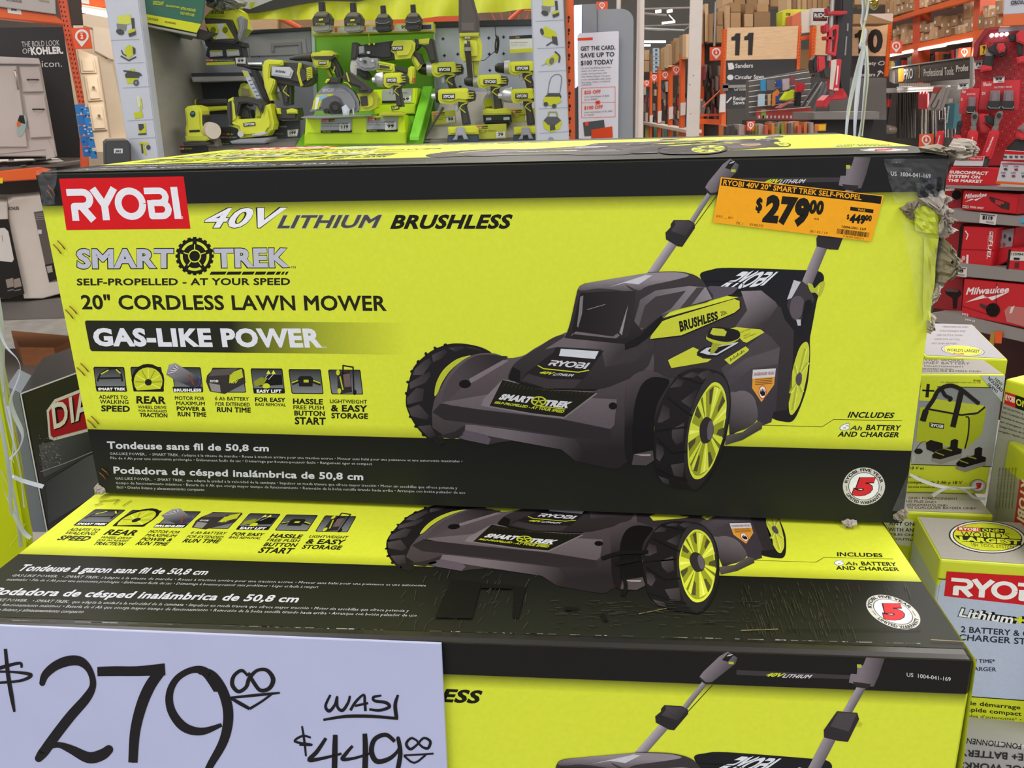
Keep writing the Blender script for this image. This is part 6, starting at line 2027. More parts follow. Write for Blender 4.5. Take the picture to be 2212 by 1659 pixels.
t.rod('blade', G2((1315, 1200), (1320, 1300)), 1.2, m_k2, 6, .04)
t.done()
# random orbit sander with dust cap
P = wall(3.24)
t = Thing('palm_sander', 'yellow palm sander with a cream dust canister, far lower left of the display', 'sander', P)
t.ext('body', G2((875, 1040), (900, 1015), (960, 1005), (1015, 1020), (1035, 1060), (1040, 1180), (1050, 1250), (1100, 1320), (1090, 1345), (890, 1345), (880, 1240), (890, 1180)), 0, .09, m_y, .018)
t.ext('skirt', G2((880, 1300), (1090, 1300), (1110, 1335), (1080, 1350), (890, 1350)), -.01, .1, m_y2, .006)
t.ext('base_pad', G2((860, 1360), (1110, 1355), (1120, 1385), (870, 1390)), -.02, .1, m_k, .004)
t.ext('side_boot', G2((1035, 1080), (1055, 1110), (1060, 1220), (1045, 1240)), .0, .08, m_k, .004)
p = t.ink('switch_print', P.off(.09), .001)
p.poly(ellipse(*G2((958, 1090))[0], 6, 7, 16), '2a3a3a', 1)
p.poly(ellipse(*G2((958, 1082))[0], 4, 3, 12), '4a7a86', 2)
p.line(G2((925, 1255), (1025, 1250)), 5, '33332a', 1)
x, y = G2((1135, 1250))[0]
t.rod('dust_canister', [(x - 12, y, .03), (x - 2, y, .06), (x + 4, y, .085)], [16, 18.5, 17], M('c9bfae', .6), 20)
t.ext('dust_canister>canister_stem', G2((1080, 1330), (1180, 1330), (1200, 1400), (1090, 1400)), .0, .05, M('8a8176', .6), .004)
t.done()
t = Thing('multi_tool', 'black cylindrical cordless tool with a yellow lower edge behind the palm sander', 'power tool', wall(3.42))
P = t.p
t.rod('barrel', G2((990, 985), (1020, 985), (1290, 975)), [7, 8.5, 7], m_k, 12, .04)
t.rod('barrel>end_cap', G2((985, 985), (1000, 985)), [7, 9], m_y, 12, .04)
t.ext('yellow_trim', G2((1080, 1020), (1280, 1010), (1290, 1050), (1090, 1065)), .0, .05, m_y, .004)
t.ext('foot', G2((1040, 1030), (1280, 1055), (1280, 1090), (1080, 1095), (1040, 1080)), -.02, .03, m_k2, .004)
t.done()
t = Thing('lantern_light', 'small yellow and black lantern light behind the nail gun magazine', 'lamp', wall(3.5))
t.ext('frame', G2((1390, 920), (1385, 870), (1410, 800), (1440, 790), (1500, 810), (1530, 930)), 0, .05, m_y, .01)
t.ext('lens', G2((1420, 920), (1425, 840), (1490, 850), (1505, 920)), .05, .056, M('8a8450', .3), .002)
t.done()
# black cards at lower left
for k, (q, lab, rows, pr) in enumerate(((((473, 275), (582, 272), (580, 312), (476, 314)), 'black information card under the jigsaw', [('RYOBI', 476, 292, 488, 4, 'c24444'), ('ONE+', 490, 292, 505, 4, 'c9d22c'), ('ORBITAL JIG SAW', 476, 298, 512, 3, 'c8c8c8'), ('TOOL ONLY', 476, 312, 496, 3, 'b5ba30')], None),
  (((585, 262), (648, 260), (648, 298), (583, 300)), 'black information card with price under the nail gun', [('BRAD NAILER', 590, 275, 620, 3, 'c8c8c8'), ('18 GAUGE', 590, 290, 612, 2.5, '9a9a9a')], ([(621, 281), (645, 279), (642, 294), (622, 295)], '199')),
  (((383, 316), (448, 314), (450, 330), (385, 331)), 'black information card under the palm sander', [('#', [(385, 318), (399, 317), (399, 323), (385, 324)], 'c23434', 1), ('RYOBI', 386, 323, 398, 3.4, 'e8d8d8'), ('ONE+', 400, 322.5, 416, 3.4, 'c9d22c')], None),
  (((600, 246), (650, 244), (650, 258), (598, 260)), 'narrow black display plinth under the nail gun battery', [('KIT', 615, 255, 626, 3, '8a9aa8')], None))):
 shop_card(q, 3.3 if k != 2 else 3.22, lab, '2f3032', rows, pr)

# drywall screw gun
P = wall(3.5)
t = Thing('screw_gun', 'yellow and grey drywall screw gun hanging on the green panel', 'screw gun', P)
t.rod('nose_cone', G3((130, 660), (200, 650), (300, 640), (380, 640)), [2, 6, 8, 11], m_k, 12, .05)
t.ext('housing', G3((365, 610), (380, 590), (470, 580), (480, 565), (600, 565), (650, 605), (630, 640), (600, 660), (580, 750), (540, 765), (420, 755), (400, 720), (375, 650)), 0, .09, m_y, .01)
t.ext('motor_cover', G3((390, 612), (640, 608), (625, 650), (590, 690), (400, 680), (375, 640)), .05, .094, m_k, .006)
t.ext('grip', G3((580, 680), (630, 650), (690, 760), (720, 870), (660, 880), (620, 790), (580, 760)), .01, .075, m_k, .012)
p = t.ink('grip>grip_stripe', P.off(.075), .001)
p.line(G3((640, 745), (620, 810), (640, 820)), 2.5, 'b9bf2c', 1)
t.ext('trigger_guard', G3((520, 770), (560, 760), (605, 860), (580, 860)), .02, .06, m_y2, .004)
logo(t, 'brand_badge', P.off(.0945), G3((455, 690), (545, 685), (545, 722), (458, 725)))
t.done()
# reciprocating saw
P = wall(3.5)
t = Thing('reciprocating_saw', 'long black and yellow reciprocating saw at the top of the green panel', 'saw', P)
t.ext('front_boot', G3((820, 660), (830, 480), (880, 475), (900, 510), (1010, 490), (1280, 455), (1300, 660), (1180, 670), (900, 640), (880, 665)), 0, .085, m_k2, .012)
t.ext('shoe', G3((815, 670), (828, 475), (880, 472), (905, 500), (890, 640), (870, 670)), -.01, .095, m_k, .006)
t.ext('housing', G3((1290, 460), (1340, 445), (1500, 445), (1540, 480), (1530, 560), (1480, 650), (1310, 665), (1300, 600), (1265, 575), (1268, 510)), 0, .1, m_y, .012)
t.ext('handle', G3((1530, 430), (1560, 440), (1700, 425), (1745, 440), (1750, 480), (1790, 700), (1700, 690), (1660, 560), (1600, 500), (1540, 560)), .01, .085, m_k, .01)
t.ext('trigger_block', G3((1575, 440), (1700, 425), (1690, 490), (1640, 500), (1580, 490)), .02, .09, m_y, .006)
t.ext('trigger', G3((1630, 495), (1670, 490), (1672, 560), (1650, 565)), .03, .07, m_y2, .004)
t.ext('lower_arm', G3((1490, 600), (1560, 620), (1620, 720), (1600, 760), (1560, 790), (1500, 680)), .0, .07, m_y, .008)
t.ext('lower_arm>arm_cover', G3((1480, 560), (1600, 600), (1640, 720), (1600, 720), (1540, 640)), .02, .076, m_k, .006)
logo(t, 'brand_badge', P.off(.1005), G3((1272, 520), (1402, 512), (1402, 562), (1275, 572)))
t.rod('blade_lever', G3((1015, 575), (1018, 605)), [5, 4.5], m_sil, 10, .09)
t.ext('vent_plate', G3((905, 520), (965, 515), (970, 595), (910, 605)), .08, .09, M('9a9a9a', .4), .003)
for k, (x, y) in enumerate(((1025, 495), (1078, 492))):
 t.rod('screw_boss#%d' % k, [(*G3((x, y))[0], .08), (*G3((x, y))[0], .095)], 2.4, m_y, 8)
t.rod('security_tie', G3((1025, 470), (1018, 380)), .9, m_y2, 6, .1)
t.done()
# angle grinder
P = wall(3.42)
t = Thing('angle_grinder', 'yellow and grey angle grinder with a white disc, middle of the green panel', 'angle grinder', P)
t.rod('abrasive_disc', [(*G3((862, 735))[0], -.005), (*G3((868, 735))[0], .005)], [1, 1], m_sil, 8)
t.ext('abrasive_disc', ellipse(*G3((868, 740))[0], 11, 21, 24, 6), -.004, .004, M('c9c9c4', .6), .001)
t.ext('gear_head', G3((870, 690), (900, 650), (1000, 635), (1030, 650), (1115, 650), (1120, 770), (1060, 790), (960, 790), (900, 760)), 0, .08, m_g, .014)
t.ext('wheel_guard', G3((880, 760), (1000, 800), (1040, 850), (1000, 900), (960, 890), (880, 830)), .0, .05, m_k2, .01)
t.ext('body', G3((1110, 680), (1300, 715), (1310, 790), (1280, 810), (1100, 800)), 0, .075, m_y, .012)
t.ext('body>body_grip', G3((1125, 705), (1265, 730), (1270, 785), (1120, 780)), .07, .079, m_k, .008)
t.ext('tail', G3((1300, 730), (1450, 770), (1470, 820), (1440, 830), (1300, 790)), .01, .07, m_k, .01)
t.ext('battery_mount', G3((1460, 760), (1490, 740), (1530, 745), (1520, 930), (1480, 935), (1450, 850)), 0, .075, m_y, .006)
t.ext('battery_mount>mount_tab', G3((1515, 870), (1530, 870), (1528, 930), (1515, 930)), .03, .08, M('c8562a', .5), .002)
t.rod('spindle', [(*G3((975, 690))[0], .07), (*G3((975, 690))[0], .09)], 3.5, m_k, 10)
t.rod('screw#1', [(*G3((930, 665))[0], .07), (*G3((930, 665))[0], .088)], 3, m_sil, 8)
t.rod('screw#2', [(*G3((1060, 680))[0], .07), (*G3((1060, 680))[0], .088)], 3, m_sil, 8)
t.done()
# circular saw
P = wall(3.22)
t = Thing('circular_saw', 'grey and yellow circular saw with a black blade, on the front lime stand', 'circular saw', P)
t.ext('blade_guard', G3((350, 1250), (400, 1150), (420, 1060), (500, 970), (600, 938), (740, 950), (840, 1020), (900, 1120), (910, 1215), (880, 1260), (760, 1275), (620, 1280), (500, 1240)), 0, .05, M('85868a', .35, .3), .012)
t.ext('lower_guard', G3((480, 1200), (500, 1120), (560, 1080), (640, 1070), (700, 1100), (740, 1180), (720, 1260), (600, 1285), (520, 1260)), .048, .06, M('5d5d60', .35, .4), .006)
bc = G3((645, 1205))[0]
t.rod('blade_hub', [(*bc, .05), (*bc, .075)], [13, 13], m_k2, 20)
t.rod('blade_hub>hub_bolt', [(*bc, .075), (*bc, .088)], [6.5, 6], m_k, 8)
t.rod('guard_roller', [(*G3((540, 1245))[0], .05), (*G3((540, 1245))[0], .08)], 5.5, m_k2, 12)
p = t.ink('guard_print', P.off(.0505), .001, .0005)
p.mark(G3((498, 995), (632, 985), (632, 1025), (500, 1035)), 'c9ccd2', 1)
p.line(G3((650, 1022), (765, 1012)), 1.4, 'a9acb2', 1)
p.poly(G3((400, 1130), (440, 1060), (620, 1050), (625, 1065), (500, 1110), (460, 1220), (385, 1225)), 'c3c83c', 1)
p.poly(G3((430, 1090), (560, 1052), (560, 1080), (470, 1130)), '8cb6d0', 2)
p.poly(G3((430, 1090), (470, 1090), (440, 1220), (415, 1230)), 'e4e6e0', 3)
t.ext('front_handle', G3((520, 930), (540, 880), (570, 865), (700, 870), (690, 930), (560, 940)), .02, .08, m_k, .012)
t.ext('front_handle>handle_loop', G3((525, 925), (545, 885), (580, 880), (575, 900), (545, 930)), .078, .088, m_y, .003)
t.ext('rear_handle', G3((715, 870), (745, 800), (790, 805), (950, 920), (1040, 1000), (1030, 1040), (900, 1040), (900, 985), (820, 960), (750, 900)), .0, .075, m_k, .012)
p = t.ink('rear_handle>grip_stripe', P.off(.0755), .001)
p.line(G3((770, 812), (800, 915)), 3, 'b9bf2c', 1)
p.line(smooth(G3((740, 925), (780, 930), (825, 980))), 2, 'b9bf2c', 1)
t.ext('motor', G3((880, 1050), (1060, 1020), (1110, 1100), (1100, 1200), (1030, 1240), (900, 1245), (920, 1150)), -.06, .045, m_y, .012)
t.ext('motor>warning_label', G3((920, 1080), (1000, 1075), (1010, 1180), (935, 1190)), .045, .05, M('35302c', .5), .001)
t.ext('base_plate', G3((258, 1310), (350, 1295), (1050, 1285), (1040, 1300), (450, 1330), (270, 1325)), -.06, .09, m_g, .003)
t.rod('depth_bracket', G3((845, 1215), (850, 1300)), 2.4, m_sil, 8, .06)
t.ext('chip_shroud', G3((710, 1200), (760, 1170), (800, 1230), (790, 1290), (730, 1290)), .05, .075, M('c3cbd0', .15, .2), .006)
t.done()

# drill family: one design, drawn in unit coordinates and fitted to where each hangs
def drill(t, P, bx, chuck='drill', battery=None, w=.0, rear='cap', badge_only=False):
 x0, y0, sx, sy = bx
 q = lambda *a: [(x0 + x * sx, y0 + y * sy) for x, y in a]
 if chuck == 'drill':
  t.rod('chuck', [(*q((0, .52))[0], w + .04), (*q((.06, .5))[0], w + .04), (*q((.22, .5))[0], w + .04)], [.18 * sy, .3 * sy, .36 * sy], m_k2, 14)
  t.rod('torque_collar', [(*q((.2, .46))[0], w + .04), (*q((.32, .46))[0], w + .04)], [.42 * sy, .46 * sy], M('b9babc', .35, .4), 16)
 elif chuck == 'hex':
  t.rod('anvil', [(*q((-.02, .5))[0], w + .04), (*q((.1, .5))[0], w + .04)], [.16 * sy, .22 * sy], m_sil, 6)
  t.rod('nose_boot', [(*q((.08, .5))[0], w + .04), (*q((.16, .48))[0], w + .04)], [.36 * sy, .46 * sy], m_k2, 14)
 elif chuck == 'silver':
  t.rod('anvil', [(*q((-.02, .5))[0], w + .04), (*q((.1, .5))[0], w + .04)], [.16 * sy, .2 * sy], m_sil, 10)
  t.rod('nose_cone', [(*q((.07, .5))[0], w + .04), (*q((.14, .48))[0], w + .04), (*q((.32, .46))[0], w + .04)], [.3 * sy, .42 * sy, .48 * sy], M('aeb0b2', .3, .6), 16)
 h0 = {'drill': .3, 'hex': .13, 'silver': .3}[chuck]
 t.ext('housing', q((h0, .15), (h0 + .06, .06), (.8, 0), (.88, .22), (.98, .3), (1, .5), (.96, .78), (.8, .88), (.62, .82), (.45, 1), (h0 + .04, .9), (h0, .7)), w, w + .08, m_y, .014)
 t.ext('motor_cap', q((.84, .12), (.98, .16), (1.02, .4), (1.0, .74), (.86, .86), (.78, .7), (.86, .5)), w + .01, w + .084, m_k, .01)
 for k in range(3):
  t.ext('motor_cap>vent#%d' % k, q((.84, .28 + k * .16), (.97, .25 + k * .16), (.97, .31 + k * .16), (.84, .34 + k * .16)), w + .08, w + .087, m_y2, .001)
 b = h0 + (.2 if chuck == 'drill' else .16)
 logo(t, 'brand_badge', P.off(w + .081), q((b - .06, .36), (b + .24, .34), (b + .24, .66), (b - .06, .68)))
 t.ext('trigger', q((.52, .98), (.6, 1.0), (.62, 1.24), (.57, 1.42), (.53, 1.3)), w + .025, w + .06, M('b4b6ba', .4), .004)
 gl = 2.1 if battery is None else battery
 t.ext('grip', q((.6, .84), (.84, .86), (.8, 1.06), (.84, 1.5), (.9, gl), (.7, gl + .04), (.66, 1.4), (.6, 1.05)), w + .012, w + .07, m_k, .012)
 p = t.ink('grip>grip_stripe', P.off(w + .0705), .001)
 p.line(q((.82, .9), (.7, 1.0), (.64, 1.2), (.78, 1.48)), .024 * sx, 'b9bf2c', 1)
 return q
def drill_battery(t, q, P, yb, w=.0, big=True):
 if big:
  t.ext('battery', q((.42, yb), (1.06, yb - .05), (1.1, yb + .7), (.44, yb + .74)), w - .01, w + .09, m_k2, .008)
  t.ext('battery>battery_top', q((.42, yb - .1), (.52, yb - .24), (.7, yb - .18), (.98, yb - .28), (1.08, yb - .08), (1.08, yb + .18), (.42, yb + .22)), w, w + .1, m_y, .008)
  p = t.ink('battery>battery_print', P.off(w + .091), .001)
  p.poly(q((.5, yb + .4), (.62, yb + .38), (.62, yb + .56), (.5, yb + .58)), 'a9bac8', 1)
  p.poly(q((.9, yb + .36), (1.04, yb + .34), (1.04, yb + .54), (.9, yb + .56)), 'a9bac8', 1)
 else:
  t.ext('battery_dock', q((.36, yb), (1.0, yb - .1), (1.08, yb + .1), (1.08, yb + .42), (.38, yb + .46)), w, w + .085, m_y, .008)
  t.ext('dock_clip', q((.56, yb + .02), (.74, yb), (.8, yb + .5), (.84, yb + .72), (.74, yb + .74), (.7, yb + .5), (.6, yb + .52), (.58, yb + .76), (.48, yb + .76), (.54, yb + .5)), w + .085, w + .1, M('9da0a8', .4), .003)
  t.ext('display_foot', q((.36, yb + .5), (1.08, yb + .42), (1.1, yb + .9), (.34, yb + .95)), w - .02, w + .075, M('3a4654', .3), .004)
P = wall(3.5)
t = Thing('cordless_drill', 'yellow drill with a black chuck, upper left on the right pegboard', 'drill', P, 'yellow drills on the right pegboard')
drill(t, P, (903, 133, 96, 34), 'drill', 1.75)
t.done()
P = wall(3.5)
t = Thing('cordless_drill', 'yellow drill half hidden behind the right illustrated column', 'drill', P, 'yellow drills on the right pegboard')
drill(t, P, (1069, 131, 100, 32), 'drill', 1.85)
t.done()
P = wall(3.4)
t = Thing('cordless_drill', 'yellow drill standing on its battery in the middle of the right pegboard', 'drill', P, 'yellow drills on the right pegboard')
q = drill(t, P, (1003, 160, 94, 32), 'drill', 2.4)
drill_battery(t, q, P, 2.55)
t.done()
P = wall(3.3)
t = Thing('impact_wrench', 'yellow impact wrench with a square anvil, front left of the right pegboard', 'impact wrench', P, 'yellow drills on the right pegboard')
q = drill(t, P, (934, 190, 92, 36), 'hex', 2.2)
drill_battery(t, q, P, 2.35, 0, False)
t.done()
P = wall(3.3)
t = Thing('impact_driver', 'yellow impact driver with a silver nose, front right beside the illustrated column', 'impact driver', P, 'yellow drills on the right pegboard')
q = drill(t, P, (1078, 190, 88, 34), 'silver', 2.35)
drill_battery(t, q, P, 2.5, 0, False)
t.done()
P = wall(3.2)
t = Thing('impact_driver', 'yellow impact driver with a round silver nose, standing on the front lime stand', 'impact driver', P)
q = drill(t, P, (806, 156, 72, 34), 'silver', 2.2)
t.ext('battery_dock', G3((1130, 1290), (1150, 1260), (1270, 1245), (1380, 1250), (1420, 1280), (1410, 1295), (1140, 1300)), -.01, .07, m_y2, .004)
t.ext('voltage_label', G3((1268, 1185), (1355, 1180), (1362, 1225), (1275, 1240)), .066, .074, m_k2, .002)
p = t.ink('voltage_label>lettering', P.off(.074), .001)
p.text('2,200', G3((1280, 1195), (1350, 1190), (1352, 1218), (1284, 1224)), 'd6d84c', 1, .04)
t.done()
# handheld vacuum
P = wall(3.4)
t = Thing('hand_vacuum', 'tall yellow hand vacuum with a smoky dust cup, hanging on the right pegboard', 'vacuum', P)
t.ext('dust_cup', G4((690, -60), (840, -60), (870, 60), (910, 200), (915, 370), (890, 385), (705, 380), (690, 330)), 0, .1, M('4a4238', .12), .02)
t.ext('dust_cup>filter_frame', G4((720, 240), (860, 240), (862, 330), (722, 330)), .1, .104, M('5d524c', .3), .002)
t.ext('dust_cup>rim_band', G4((700, 350), (912, 345), (905, 390), (702, 390)), .0, .106, m_y2, .004)
t.ext('body', G4((695, 400), (730, 380), (900, 375), (935, 440), (935, 600), (920, 640), (740, 650), (705, 600)), 0, .1, m_y, .016)
t.ext('handle_stem', G4((835, 640), (905, 640), (895, 800), (848, 812)), .01, .07, m_y2, .006)
t.rod('hose', [(*G4((785, 440))[0], .11), (*G4((785, 500))[0], .115), (*G4((790, 560))[0], .11), (*G4((800, 640))[0], .1), (*G4((815, 820))[0], .08)], [5.5, 7, 7, 6.5, 6], m_k, 12)
t.rod('hose>hose_collar', [(*G4((787, 500))[0], .115), (*G4((788, 540))[0], .114)], [8.3, 8.3], M('8d8a80', .4), 12)
t.rod('hose>hose_cuff', [(*G4((784, 440))[0], .11), (*G4((785, 490))[0], .114)], [5.5, 6.5], M('b9b8b0', .4), 12)
logo(t, 'brand_badge', P.off(.1005), G4((748, 390), (820, 388), (820, 414), (750, 418)))
t.done()
t = Thing('security_cord', 'thin black coiled security cord beside the hand vacuum', 'cord', wall(3.56))
pts = smooth(G4((1078, 255), (1082, 330), (1092, 390), (1110, 390), (1118, 450), (1108, 540), (1092, 560), (1082, 520), (1086, 440), (1096, 400), (1104, 470), (1090, 540), (1060, 560), (1000, 610), (960, 640), (905, 642)), 5)
t.rod('cord', pts, [.8 if k < 8 or k > 58 else 1.7 for k in range(len(pts))], m_k2, 6, .02)
t.done()
# cards on the right pegboard
shop_card([(1100, 78), (1152, 75), (1153, 112), (1102, 115)], 3.56, 'white information card with black header, top right of the right pegboard', 'c9ccc8',
          [('#', [(1100, 78), (1152, 75), (1152, 82), (1100, 84.5)], '2b2d33', 1), ('RYOBI', 1102, 82.5, 1110, 3, 'c24444'), ('ONE+', 1113, 82, 1123, 3, 'b9c22c'), ('18V HAND VACUUM KIT', 1104, 93, 1140, 2.4, '5a5c5e'), ('Dry debris. Crevice tool', 1104, 98, 1136, 2, '7a7c7e'), ('#', [(1101, 107), (1153, 104), (1153, 112), (1102, 115)], 'b9be2e', 1)])
for q, lab, ttl, pr in (([(932, 241), (983, 238), (986, 266), (933, 271)], 'lime information card under the impact wrench', 'HAMMER DRILL DRIVER KIT', '99'),
  ([(1025, 270), (1094, 267), (1094, 299), (1026, 301)], 'lime information card in front of the battery-standing drill', 'COMPACT DRILL DRIVER KIT', '79'),
  ([(1098, 236), (1155, 233), (1156, 262), (1099, 266)], 'lime information card behind the front right impact driver', 'IMPACT DRIVER KIT', '79')):
 x0, y0 = q[0]
 x1, y1 = q[2]
 shop_card(q, 3.36 if x0 != 1025 else 3.27, lab, 'b3b933', [('#', [(x0 + 3, y0 + 3), (x0 + 16, y0 + 2), (x0 + 16, y0 + 8), (x0 + 3, y0 + 9)], 'c23e3e', 1), ('RYOBI', x0 + 4, y0 + 7.4, x0 + 15, 3.4, 'eee0dc'),
  ('#', [(x0 + 17, y0 + 2), (x0 + 29, y0 + 1.5), (x0 + 29, y0 + 7.5), (x0 + 17, y0 + 8)], '2c2c24', 1), ('ONE+', x0 + 18, y0 + 7, x0 + 33, 3.4, 'c9d22c'), (ttl, x0 + 4, y0 + 14, x0 + 46, 3, '33350f'), ('18V LITHIUM', x0 + 4, y0 + 18, x0 + 24, 2.4, '44471a')],
  ([(x1 - 22, y1 - 14), (x1 - 3, y1 - 15), (x1 - 3, y1 - 2), (x1 - 22, y1 - 1)], pr), 'lime information cards')
# round clear pack beside the standing drill
P = wall(3.46)
t = Thing('bit_case', 'round clear case with a yellow badge behind the standing drill', 'case', P)
t.ext('shell', ellipse(*G4((1060, 1100))[0], 23, 27, 24), 0, .04, M('a9acae', .2), .01)
p = t.ink('badge_print', P.off(.04), .001, .0005)
p.poly(ellipse(*G4((1010, 1110))[0], 12, 15, 24), 'd8d8d6', 1)
p.poly(ellipse(*G4((1010, 1110))[0], 11, 14, 24), 'c9cf30', 2)
p.text('LARGEST', G4((975, 1135), (1048, 1130), (1048, 1160), (978, 1165)), '1c1c1a', 3, .06)
t.done()
# grey tray under the right side with a lip
t = Thing('display_tray', 'grey steel tray under the right hand drills', 'shelf', wall(3.3))
t.ext('lip', [(930, 298), (1160, 293), (1160, 420), (900, 420)], -.25, -.005, M('9c9890', .5), .003)
me = t.part('tray_floor')
a = [wpt(962, 200, 3.58), wpt(1160, 196, 3.58), wpt(1165, 296, 3.3), wpt(915, 300, 3.3)]
me.cap(a[::-1], M('a39f97', .5))
me.cap([v - Vector((0, 0, .01)) for v in a], M('a39f97', .5))
t.rod('side_rail', [(958, 232), (915, 300)], 3, M('4a4a48', .4), 6, .02)
t.done()
t = Thing('display_tray', 'grey steel tray under the left hand tools', 'shelf', wall(3.3))
t.ext('lip', [(380, 330), (640, 300), (640, 420), (370, 420)], -.25, -.02, M('9c9890', .5), .003)
t.done()
# ================================================================ credit sign, store columns, far aisles
PG = wall(3.3)
t = Thing('rack_upright', 'orange keyhole-punched rack upright beside the right illustrated column', 'rack upright', wall(3.12))
t.ext('post', [(1226, -30), (1239, -30), (1244, 420), (1228, 420)], -.06, 0, m_or, .002)
p = t.ink('pegboard_holes', t.p, .001)
for k in range(11):
 p.poly(ellipse(1228.5 + k * .3, 38 + k * 27.3, 2.6, 4, 10), '3a2018', 1)
 p.poly(ellipse(1228.0 + k * .3, 46 + k * 27.3, 1.5, 3, 8), '3a2018', 1)
t.done()
t = Thing('sign_stand', 'grey sign stand with rounded top and a glow-painted metal edge, holding the coupon flyer', 'sign stand', PG)
t.ext('panel', [(1290, 20), (1345, 19)] + arc(1343, 45, 26, 26, 85, 0, 6) + [(1366, 420), (1290, 420)], -.04, 0, M('8a8d94', .5), .004)
t.ext('fin', [(1256, 9), (1290, 8), (1292, 420), (1258, 420)], -.04, .012, M('7f8289', .5), .003)
t.ext('edge_light', [(1241, 11), (1257, 10), (1256, 180), (1244, 190)], -.03, .02, M('d9e6f6', .3, emit=.55), .003)  # emission stands in for the brightness of a plain aluminium strip
t.ext('edge_post', [(1244, 190), (1256, 180), (1258, 420), (1244, 420)], -.03, .016, M('3f464c', .4), .003)
t.done()
PFl = PG.off(.024)
t = Thing('coupon_flyer', 'white card-offer flyer lettered GET THE CARD, hung on the grey sign stand', 'flyer', PFl)
t.ext('sheet', [(1248, 76), (1252, 72), (1335, 67), (1337, 70), (1335, 300), (1250, 300)], -.002, 0, M('d0d0da', .4), .0004)
p = t.ink('lettering', PFl, .0006, .0004)
F5_ = lambda *q: [(1200 + x / 5.3525, y / 5.3525) for x, y in q]
p.poly(F5_((255, 440), (430, 432), (430, 462), (255, 470)), 'd8442c', 1)
def fl(s, x0, y0, x1, y1, h, c, b=.0):
 p.text(s, F5_((x0, y0 - h), (x1, y1 - h), (x1, y1), (x0, y0)), c, 2, b)
fl('GET THE CARD,', 292, 588, 690, 572, 50, '3a3c46', .03)
fl('SAVE UP TO', 292, 668, 680, 652, 52, '3a3c46', .03)
fl('$100 TODAY', 292, 756, 668, 740, 54, '3a3c46', .03)
for k, s_ in enumerate(('on your qualifying purchase', 'when you open a new', 'credit card account with', 'The Home Depot. Coupon', 'is not combinable with other', 'discounts. Valid 11/14/2019-', '1/29/2020.')):
 fl(s_, 296, 798 + k * 33, (640, 568, 596, 630, 645, 638, 420)[k], 784 + k * 33, 18, '6a6c78')
q = F5_((302, 1020), (690, 1003), (690, 1350), (302, 1362))
p.line(q + [q[0]], .9, 'd8583c', 1)
p.line(F5_((305, 1190), (690, 1180)), .9, 'd8583c', 1)
p.poly(F5_((462, 1165), (515, 1160), (515, 1205), (462, 1210)), 'd8583c', 2)
fl('OR', 474, 1195, 504, 1192, 18, 'f0e4e0', .03)
fl('$25 OFF', 332, 1090, 522, 1080, 42, 'd8583c', .04)
fl('your purchase of $25', 332, 1128, 622, 1116, 20, '7c6a72')
fl('up to $999*', 332, 1162, 490, 1156, 20, '7c6a72')
fl('$100 OFF', 332, 1268, 546, 1256, 42, 'd8583c', .04)
fl('your purchase of $1,000', 332, 1308, 656, 1294, 20, '7c6a72')
fl('or more*', 332, 1340, 450, 1334, 20, '7c6a72')
p.poly(F5_((318, 1415), (560, 1385), (580, 1560), (335, 1575)), '4a4e50', 2)
p.poly(F5_((340, 1410), (380, 1405), (382, 1450), (342, 1455)), 'd8442c', 3)
p.poly(F5_((412, 1500), (655, 1460), (662, 1590), (415, 1600)), 'cc4620', 4)
t.done()

m_col = M('cfc4be', .6)
t = Thing('support_column', 'thick white square store column left of the aisle 11 sign', 'column', facing(6.6, 1500))
t.ext('shaft', [(1492, -60), (1520, -60), (1507, 420), (1478, 420)], -.1, 0, m_col, .004)
p = t.ink('pegboard_holes', t.p, .001)
for x, y in ((1498, 163), (1490, 183), (1492, 246)):
 p.poly(ellipse(x, y, 1.2, 1.2, 8), '6a625e', 1)
t.done()
t = Thing('support_column', 'thinner white store column right of the coupon flyer stand', 'column', facing(9.0, 1385))
t.ext('shaft', [(1379, -60), (1393, -60), (1388, 420), (1371, 420)], -.1, 0, m_col, .004)
t.ext('shaft_fin', [(1377, -60), (1381, -60), (1375, 420), (1370, 420)], -.05, .02, M('b8aca6', .6), .002)
t.done()
t = Thing('downpipe', 'pale vertical pipe behind the sign stand top', 'pipe', wall(9.5))
t.rod('pipe', [(1337, -40), (1336, 40)], 5, m_col, 10)
t.done()
bay_sign([(1288, 4), (1313, 3), (1313, 22), (1288, 22)], 4.6, '9', 'orange bay marker peeking above the grey sign stand')

# ---- far aisle between the columns
PFar = wall2((2.60, 16.0), (1.86, 9.0))
m_far = M('3a322e', .8, kind='grime')
t = Thing('backdrop_sheet', 'dark run of hanging merchandise along the far orange racks', 'rack', wall(18))
t.ext('goods_back', [(1380, 150), (1500, 110), (1500, 420), (1380, 420)], -.05, 0, m_far, 0)
t.done()
for k, (x, y, lb) in enumerate(((1407, 154, 'farthest'), (1425.5, 143, 'second farthest'), (1450, 131, 'third farthest'), (1476, 115, 'nearest'))):
 t = Thing('rack_upright', lb + ' of the four far orange uprights between the white columns', 'rack upright', wall(15.6 - k * 2), 'far orange uprights')
 wd = 2.3 + k * .7
 t.ext('post', [(x - wd, y), (x + wd, y), (x + wd - 2, 420), (x - wd - 2, 420)], -.1, 0, m_or, 0)
 t.ext('post_tag', [(x - wd - 1, 250 - k * 9), (x + wd + 1, 248 - k * 9), (x + wd, 272 - k * 8), (x - wd - 1, 274 - k * 8)], 0, .02, M('d0c8c4', .5), 0)
 t.done()
t = Thing('rack_shelf', 'pale base shelf edge running along the far orange racks', 'shelf', PFar)
t.ext('shelf_edge', [(1380, 262), (1486, 281), (1486, 288), (1380, 267)], -.1, .03, M('b8a89c', .6), 0)
t.done()
random.seed(21)
